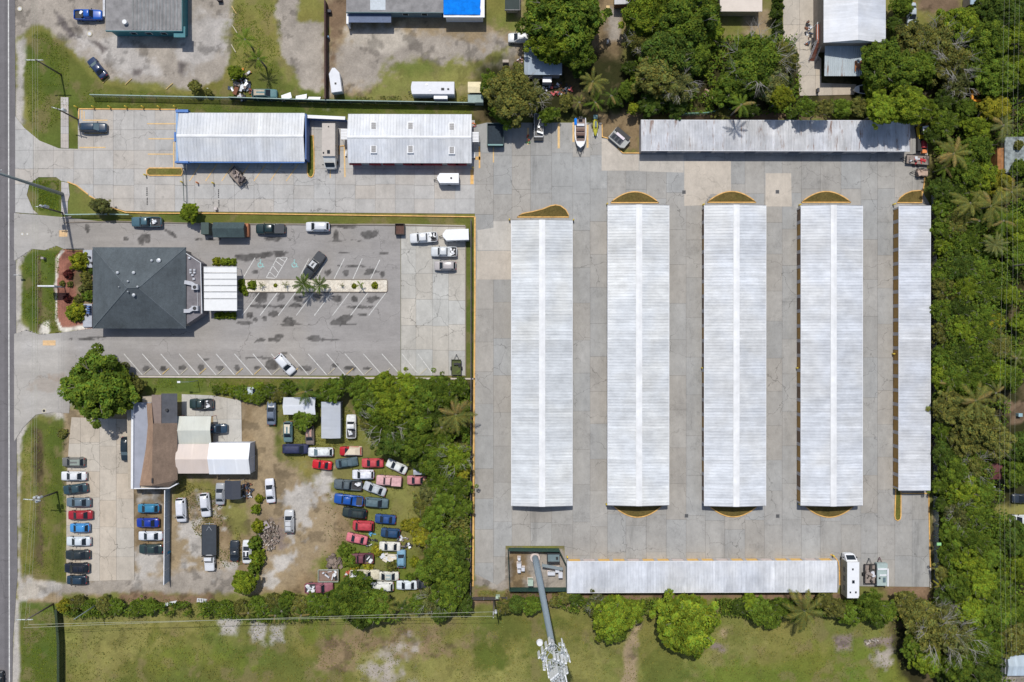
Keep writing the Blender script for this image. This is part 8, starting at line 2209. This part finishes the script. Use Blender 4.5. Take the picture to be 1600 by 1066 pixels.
for z, rad, n_, twist in ((45.0, 1.55, 3, .4), (48.5, 1.0, 3, 1.2), (52, .7, 3, .2)):
    m = MB(); C3 = [Vector((math.cos(twist + i * 2.094), math.sin(twist + i * 2.094), 0)) for i in range(3)]
    b0 = tw(z)
    for i in range(3):
        d = C3[i]; n2 = Vector((-d.y, d.x, 0)); e = b0 + d * rad
        m.cyl(b0, e, .09, n=5); m.cyl(b0 + Vector((0, 0, -1.0)), e, .06, n=5)
        m.cyl(e - n2 * (rad * .85), e + n2 * (rad * .85), .07, n=5); m.cyl(e - n2 * (rad * .85) + Vector((0, 0, .9)), e + n2 * (rad * .85) + Vector((0, 0, .9)), .06, n=5)
        m.cyl(e - n2 * (rad * .85), b0 + C3[(i + 2) % 3] * rad * .9, .05, n=4)
        m.cyl(b0 + d * rad * .45 - n2, b0 + d * rad * .45 + n2, .05, n=4)
    m.build('platform', plain('tower_steel', (.42, .46, .47), .5, var=.2, scale=3), t)
    for i in range(3):
        d = C3[i]; n2 = Vector((-d.y, d.x, 0)); e = b0 + d * rad
        for q in (-rad * .8, -rad * .28, rad * .28, rad * .8):
            c = e + n2 * q + d * .25
            m = MB(); m.obox((0, 0), (n2.x, n2.y), .17, .09, -1.0, 1.15)
            m.build('antenna', M_trl, t, loc=c)
            m = MB(); m.obox((0, 0), (n2.x, n2.y), .14, .12, -.35, .25); m.build('radio_unit', M_vent, t, loc=c - d * .5 + Vector((0, 0, .4)))
for q, z in ((2.9, 42), (4.0, 43.0), (5.6, 42.5)):
    c = tw(z, math.cos(q) * 1.9, math.sin(q) * 1.9); m = MB(); m.cyl((0, 0, -.2), (0, 0, .2), .5, .42, n=14); m.build('dish', M_trl, t, loc=c)
# compound equipment
eq = [((811, 871, 4, 4), 1.2, 'upper left'), ((811, 881, 6, 7), 1.5, 'large'), ((811, 890, 4.5, 5), 1.2, 'lower left'), ((817, 887, 5, 5), 1.3, 'tilted middle'), ((828.5, 907, 8, 9), 1.6, 'square pale green'), ((870, 888, 6, 6), 1.6, 'square white'), ((875, 895, 6, 9), 1.5, 'tall white'), ((861, 894, 11, 5), 1.1, 'wide low white')]
for (x, y, w_, h_), hh, nm in eq:
    t = thing('equipment_cabinet', f'{nm} equipment cabinet inside the cell tower compound', 'cabinet', W(x, y, 0), group='equipment cabinets of the tower compound')
    a, b = w_ * S / 2, h_ * S / 2
    m = MB(); m.box(-a - .1, -b - .1, 0, a + .1, b + .1, .15); m.build('base', M_pad, t)
    m = MB(); m.box(-a, -b, .15, a, b, hh); m.build('body', M_trl if 'green' not in nm else plain('cabinet_green', lin((176, 196, 178)), .6), t)
    m = MB(); m.box(-a * 1.04, -b * 1.04, hh, a * 1.04, b * 1.04, hh + .05); m.build('lid', M_off if 'green' not in nm else MATS['cabinet_green'], t)
t = thing('equipment_shelter', 'dark-framed generator shelter at the top right of the cell tower compound', 'shelter', W(864, 868, 0))
m = MB(); m.box(-1.2, -.9, 0, 1.2, .9, 1.7); m.build('body', plain('shelter_grey', lin((110, 128, 132)), .6, var=.15), t); m = MB(); m.box(-1.35, .75, 1.7, 1.3, 1.0, 1.85); m.box(-1.35, -1.0, 1.7, 1.3, -.75, 1.85); m.box(-1.35, -.75, 1.7, -1.15, .75, 1.85); m.build('frame', M_plastic, t)
m = MB(); m.box(.5, -.3, 1.7, .9, .2, 1.95); m.build('exhaust', M_plastic, t)
t = thing('cable_bridge', 'grey cable bridge from the tower foot to the cabinets on the right', 'cable bridge', W(858, 880, 0))
m = MB(); a = W(846, 878, 0) - t.location; b = W(878, 884, 0) - t.location; m.obox(((a.x + b.x) / 2, (a.y + b.y) / 2), ((b - a).normalized().x, (b - a).normalized().y), (b - a).length / 2, .3, 2.2, 2.3); m.build('tray', M_steel, t)
m = MB()
for s in (0.05, .5, .95): p = a.lerp(b, s); m.cyl((p.x, p.y, 0), (p.x, p.y, 2.2), .05, n=6)
m.build('post', M_steel, t)
c0 = W(772, 913, 0)
for x, y, w_, nm in ((767, 917, .0, ''),): pass
t = thing('meter_box', 'pale green meter box above the round transformer pole', 'box', W(778, 931, 0)); m = MB(); m.box(-.4, -.3, 0, .4, .3, 1.1); m.build('body', MATS['cabinet_green'], t); m = MB(); m.box(-.43, -.33, 1.1, .43, .33, 1.15); m.build('lid', MATS['cabinet_green'], t)

t = thing('pylon_sign', 'thin white road sign seen edge-on above the red gravel bed', 'sign', W(101, 449.5, 0))
m = MB(); m.cyl((0, 0, 0), (0, 0, 3.0), .1, n=8); m.cyl((-1.4, 0, 0), (-1.4, 0, 3.0), .1, n=8); m.build('post', M_steel, t)
m = MB(); m.box(-2.6, -.13, 2.2, .7, .13, 4.6); m.build('sign_box', M_trl, t)
m = MB(); m.box(-2.5, -.145, 2.3, .6, -.131, 4.5); m.build('sign_face', M_off, t)
t = thing('roadside_sign', 'small white sign at the road side of the front grass strip', 'sign', W(35, 431, 0)); m = MB(); m.cyl((0, 0, 0), (0, 0, 1.6), .04, n=6); m.build('post', M_steel, t); m = MB(); m.box(-.45, -.03, 1.2, .45, .03, 2.0); m.build('panel', M_trl, t)
t = thing('white_block', 'white leaning board on the hedge at the lower left', 'board', W(268, 943, 0)); m = MB()
m.add([(-1.6, -.6, .5), (1.0, .1, .9), (1.6, 1.0, 1.2), (-.9, .4, .8)] + [(-1.6, -.6, .42), (1.0, .1, .82), (1.6, 1.0, 1.12), (-.9, .4, .72)], [(0, 1, 2, 3), (7, 6, 5, 4), (0, 4, 5, 1), (1, 5, 6, 2), (2, 6, 7, 3), (3, 7, 4, 0)]); m.build('panel', M_trl, t); m = MB(); m.cyl((-.8, 0, 0), (-.8, 0, .7), .05, n=5); m.cyl((1, .4, 0), (1, .4, .95), .05, n=5); m.build('leg', M_plastic, t)
t = thing('broken_railing', 'short white slatted railing lying on the grass right of the leaning white board', 'railing', W(316, 938, 0), R(-6))
for k in range(6): m = MB(); m.box(-.95 + k * .34, -.38, .12, -.8 + k * .34, .38, .3); m.build('slat', M_trl, t)
for y in (-.3, .3): m = MB(); m.box(-1.0, y - .05, 0, 1.0, y + .05, .12); m.build('rail', M_trl, t)
M_scr = [plain('scrap_black', (.03, .03, .035), .8), M_vent, M_wood, plain('scrap_blue_grey', lin((70, 80, 98)), .7), M_off, plain('scrap_rust', lin((130, 84, 62)), .9)]
def heap(name, label, cat, px, py, rx, ry, n, seed, mats, smin=.15, smax=.7, hmax=.8, ang=None):
    c = W(px, py, 0); t = thing(name, label, cat, (c.x, c.y, 0)); r = random.Random(seed)
    for k in range(n):
        a = r.uniform(0, 6.28); q = math.sqrt(r.random()); x, y = math.cos(a) * q * rx * S, math.sin(a) * q * ry * S
        m = MB(); l_, w_ = r.uniform(smin, smax), r.uniform(smin * .5, smax * .5); z0 = r.uniform(0, hmax * .5) * (1 - q * .6); z1 = z0 + r.uniform(.05, .3)
        an = r.uniform(0, 3.14) if ang is None else R(ang) + r.gauss(0, .2)
        ux, uy = math.cos(an), math.sin(an); P = [(a_ * l_ * ux - b_ * w_ * uy, a_ * l_ * uy + b_ * w_ * ux) for a_, b_ in ((-1, -1), (1, -.9), (.9, 1), (-1, .8))]
        tl = r.uniform(-.25, .25); m.prism(P, [z0 + tl * .5, z0 - tl * .5, z0, z0 + .05], [z1 + tl * .5 + .05, z1 - tl * .5 + .1, z1, z1 + .05], bottom=True)
        m.build('piece', mats[k % len(mats)], t, loc=(x, y, 0))
    return t
heap('scrap_pile', 'dark scrap pile of panels and frames left of the teal wagon', 'scrap', 376, 140, 17, 18, 34, 1, M_scr, .2, .9, 1.4)
heap('scrap_pile', 'small orange and pale scrap above the dark scrap pile', 'scrap', 385, 112, 8, 5, 8, 2, [plain('scrap_orange', lin((210, 140, 60)), .8), M_off, M_wood], .15, .5, .5)
for i, (x, y, w_, h_, a) in enumerate(((448, 152, 9, 5, 25), (471, 153, 10, 4, 15), (491, 155, 11, 3, 2))):
    t = thing('white_sheet', ['white panel lying against the fence, nearest the teal wagon', 'white panel lying against the fence, middle of three', 'white panel lying against the fence, nearest the brown board fence'][i], 'panel', W(x, y, 0), R(a))
    m = MB(); m.prism([(-w_ * S, -h_ * S * .8), (w_ * S * .8, -h_ * S), (w_ * S, h_ * S * .7), (-w_ * S * .7, h_ * S)], .12, .35, bottom=True); m.build('sheet', M_trl, t)
    m = MB(); m.box(-w_ * S * .5, -.05, 0, w_ * S * .5, .05, .12); m.build('batten', M_wood, t)
heap('scrap_pile', 'black bags and litter beside the black tarpaulin tent', 'litter', 387, 765, 8, 14, 46, 3, [M_scr[0], M_scr[0], M_off, M_scr[3], M_scr[5]], .1, .35, .7)
heap('rubble_heap', 'heap of broken concrete and branches beside the green bush row', 'rubble', 420, 836, 18, 24, 170, 4, [plain('rubble_pale', lin((190, 180, 170)), .9), M_wood, plain('rubble_mid', lin((150, 138, 126)), .9), plain('rubble_dark', lin((106, 96, 84)), .9)], .07, .3, .6)
t = thing('concrete_slab_scrap', 'large pale broken slab lying on the rubble heap', 'slab', W(414, 822, 0), R(20)); m = MB(); m.prism([(-1.0, -.8), (1.1, -.5), (.8, .9), (-.6, .7)], .3, .5, bottom=True); m.build('slab', plain('slab_lilac', lin((176, 164, 164)), .9), t); m = MB(); m.prism([(-.8, -.5), (.8, -.4), (.6, .6), (-.5, .5)], 0, .3); m.build('support_rubble', MATS['rubble_mid'], t)
heap('scrap_pile', 'white scraps and tyres at the tail of the cream-white sedan', 'scrap', 630, 850, 12, 12, 26, 5, [M_off, M_trl, M_scr[0], M_wood], .1, .6, .5)
heap('scrap_pile', 'cream boat-like wreck pieces right of the maroon wrecked pickup', 'scrap', 608, 870, 13, 5, 16, 6, [plain('cream_scrap', lin((222, 212, 192)), .7), M_off], .2, .9, .5, ang=-12)
heap('scrap_pile', 'tyres and dark scraps right of the pink sedan', 'scrap', 580, 846, 10, 9, 22, 7, [M_scr[0], M_plastic, M_scr[4], M_scr[0]], .1, .35, .4)
heap('scrap_pile', 'orange-red wreck panels left of the cream wrecked pickup', 'scrap', 548, 896, 9, 8, 16, 8, [plain('scrap_red', lin((190, 96, 74)), .8), M_off, M_scr[5]], .2, .6, .9)
heap('branch_pile', 'grey pile of cut branches above the box trailer with scrap', 'branches', 522, 880, 12, 14, 40, 9, [plain('dead_branch', lin((140, 124, 112)), .9), plain('dead_branch_dark', lin((104, 92, 84)), .9)], .15, .9, .5, ang=55)
heap('scrap_pile', 'light blue barrel pieces between the red van and the pink sedan', 'barrel', 581, 834, 4, 3, 5, 10, [plain('barrel_blue', lin((90, 170, 210)), .6)], .2, .45, .5)
heap('litter', 'pale toys and litter beside the blue-grey shed roof', 'litter', 812, 96, 4, 8, 12, 11, [M_off, plain('litter_pink', lin((220, 170, 160)), .7), M_scr[5]], .08, .3, .4)
heap('litter', 'household clutter under the trees above the motorboat', 'litter', 872, 140, 24, 10, 44, 12, [M_off, plain('litter_red', lin((200, 90, 90)), .7), M_scr[3], M_scr[5], M_scr[0]], .1, .5, .6)
heap('litter', 'green and red crates between the parking lines left of the white-framed trailer', 'crates', 825, 220, 3, 10, 9, 13, [plain('crate_red', lin((190, 84, 60)), .7), plain('crate_green', lin((70, 140, 80)), .7)], .1, .28, .5)
heap('litter', 'scattered litter around the foot of the outside stair', 'litter', 1262, 55, 5, 22, 22, 14, [M_off, M_scr[3], M_scr[5], M_scr[0]], .12, .5, .7)
heap('litter', 'orange construction barriers at the upper right corner of the skylight building', 'barriers', 741, 194, 3, 5, 7, 15, [M_bor, M_trl, M_red], .1, .3, .4)
heap('scrap_pile', 'white pickup cap and rusty panels in the woods beside the kerb', 'scrap', 708, 824, 9, 8, 7, 16, [M_off, plain('cap_brown', lin((130, 104, 96)), .8), M_trl], .4, .9, 1.6)
heap('branch_pile', 'dead pale branches lying where the two lower right woods meet', 'branches', 1482, 952, 26, 8, 40, 17, [M_barkpale, M_scr[5], M_barkpale], .15, 1.0, .6, ang=8)
heap('litter', 'pale concrete remains in the field near the lower right woods', 'rubble', 1362, 1002, 12, 4, 14, 18, [MATS['rubble_pale'], MATS['rubble_mid']], .08, .4, .2)
heap('litter', 'blue and white bits near the maroon cabin in the woods', 'litter', 1554, 770, 9, 8, 20, 19, [M_off, M_scr[3], MATS['rubble_pale']], .1, .5, .6)
heap('litter', 'dark and pinkish clutter behind the pale concrete corner above the top storage building', 'litter', 1105, 148, 7, 8, 10, 20, [plain('tarp_beige', lin((196, 170, 150)), .9), M_scr[5]], .2, .9, .5)
for i, (x, y, w_, h_, col, lab) in enumerate(((514, 60, 3, 7, (110, 140, 170), 'blue-grey barrel against the right side of the brown fence'), (516, 20, 5, 4, (40, 44, 60), 'dark bin near the top of the brown fence'), (345, 50 - 48, 7, 4, (48, 40, 50), 'dark maroon skip at the top edge of the gravel lot'),
                              (327, 142, 4, 4, (220, 220, 214), 'round white lid on a post above the fence'), (949, 67, 2.5, 4, (235, 235, 232), 'small white tub on the brown track between the big trees'), (949, 14, 5, 4, (222, 190, 130), 'tan crate near the shed at the top edge'), (980, 137, 4.5, 5, (40, 60, 130), 'blue barrel in the shade above the lime tree'),
                              (1440, 47, 3, 8, (30, 110, 60), 'green bin among the trees right of the large white house'), (1276, 143, 3, 6, (60, 60, 66), 'dark exercise frame on the concrete below the white house'), (265, 862, 4, 4, (20, 130, 170), 'small teal barrel against the panel wall'), (1383, 146 - 78, 3, 3, (30, 30, 34), 'dark box behind the white house'),
                              (790, 86 + 12, 9, 4, (176, 164, 150), 'small pale boat-like sledge on the dirt beside the shed'), (1590, 648, 6, 5, (150, 180, 190), 'pale tub beside the orange dirt patch on the right'), (70, 404, 4, 3, (160, 150, 150), 'small valve box between the front grass strips'), (339, 327, 4, 4, (200, 190, 186), 'small call box on the lower driveway kerb'))):
    t = thing('barrel' if 'barrel' in lab else 'bin', lab, 'barrel' if 'barrel' in lab else 'container', W(x, y, 0))
    mt = plain(f'bin_paint_{i}', lin(col), .6); m = MB()
    if 'barrel' in lab or 'lid' in lab: m.cyl((0, 0, 0), (0, 0, .9), w_ * S * .5, n=12)
    else: m.box(-w_ * S / 2, -h_ * S / 2, 0, w_ * S / 2, h_ * S / 2, .85)
    m.build('body', mt, t)
    m = MB(); m.cyl((0, 0, .9), (0, 0, .95), w_ * S * .52, n=12) if ('barrel' in lab or 'lid' in lab) else m.box(-w_ * S / 2 - .02, -h_ * S / 2 - .02, .85, w_ * S / 2 + .02, h_ * S / 2 + .02, .9)
    m.build('lid', mt, t)
# manholes and covers on the road verge
for i, (x, y, r_) in enumerate(((69, 642, .45), (31, 14, .5), (35, 366, .3), (43, 366, .25), (140, 53, .55), (192, 107, .01))):
    if r_ < .1: continue
    m = MB(); m.cyl((0, 0, 0), (0, 0, .05), r_, n=18); t = thing('manhole', ['round manhole with pale collar at the tip of the lower left grass', 'pale round cover at the road edge in the top left corner', 'left one of two pale covers by the restaurant entrance', 'right one of two pale covers by the restaurant entrance', 'pale round cover in the gravel lot below the blue pickup'][i], 'manhole', W(x, y, 0.0)); m.build('collar', M_stop, t)
    m = MB(); m.cyl((0, 0, .05), (0, 0, .06), r_ * .6, n=16); m.build('cover', M_off if i else M_grate, t)
print('objects', len(bpy.data.objects))
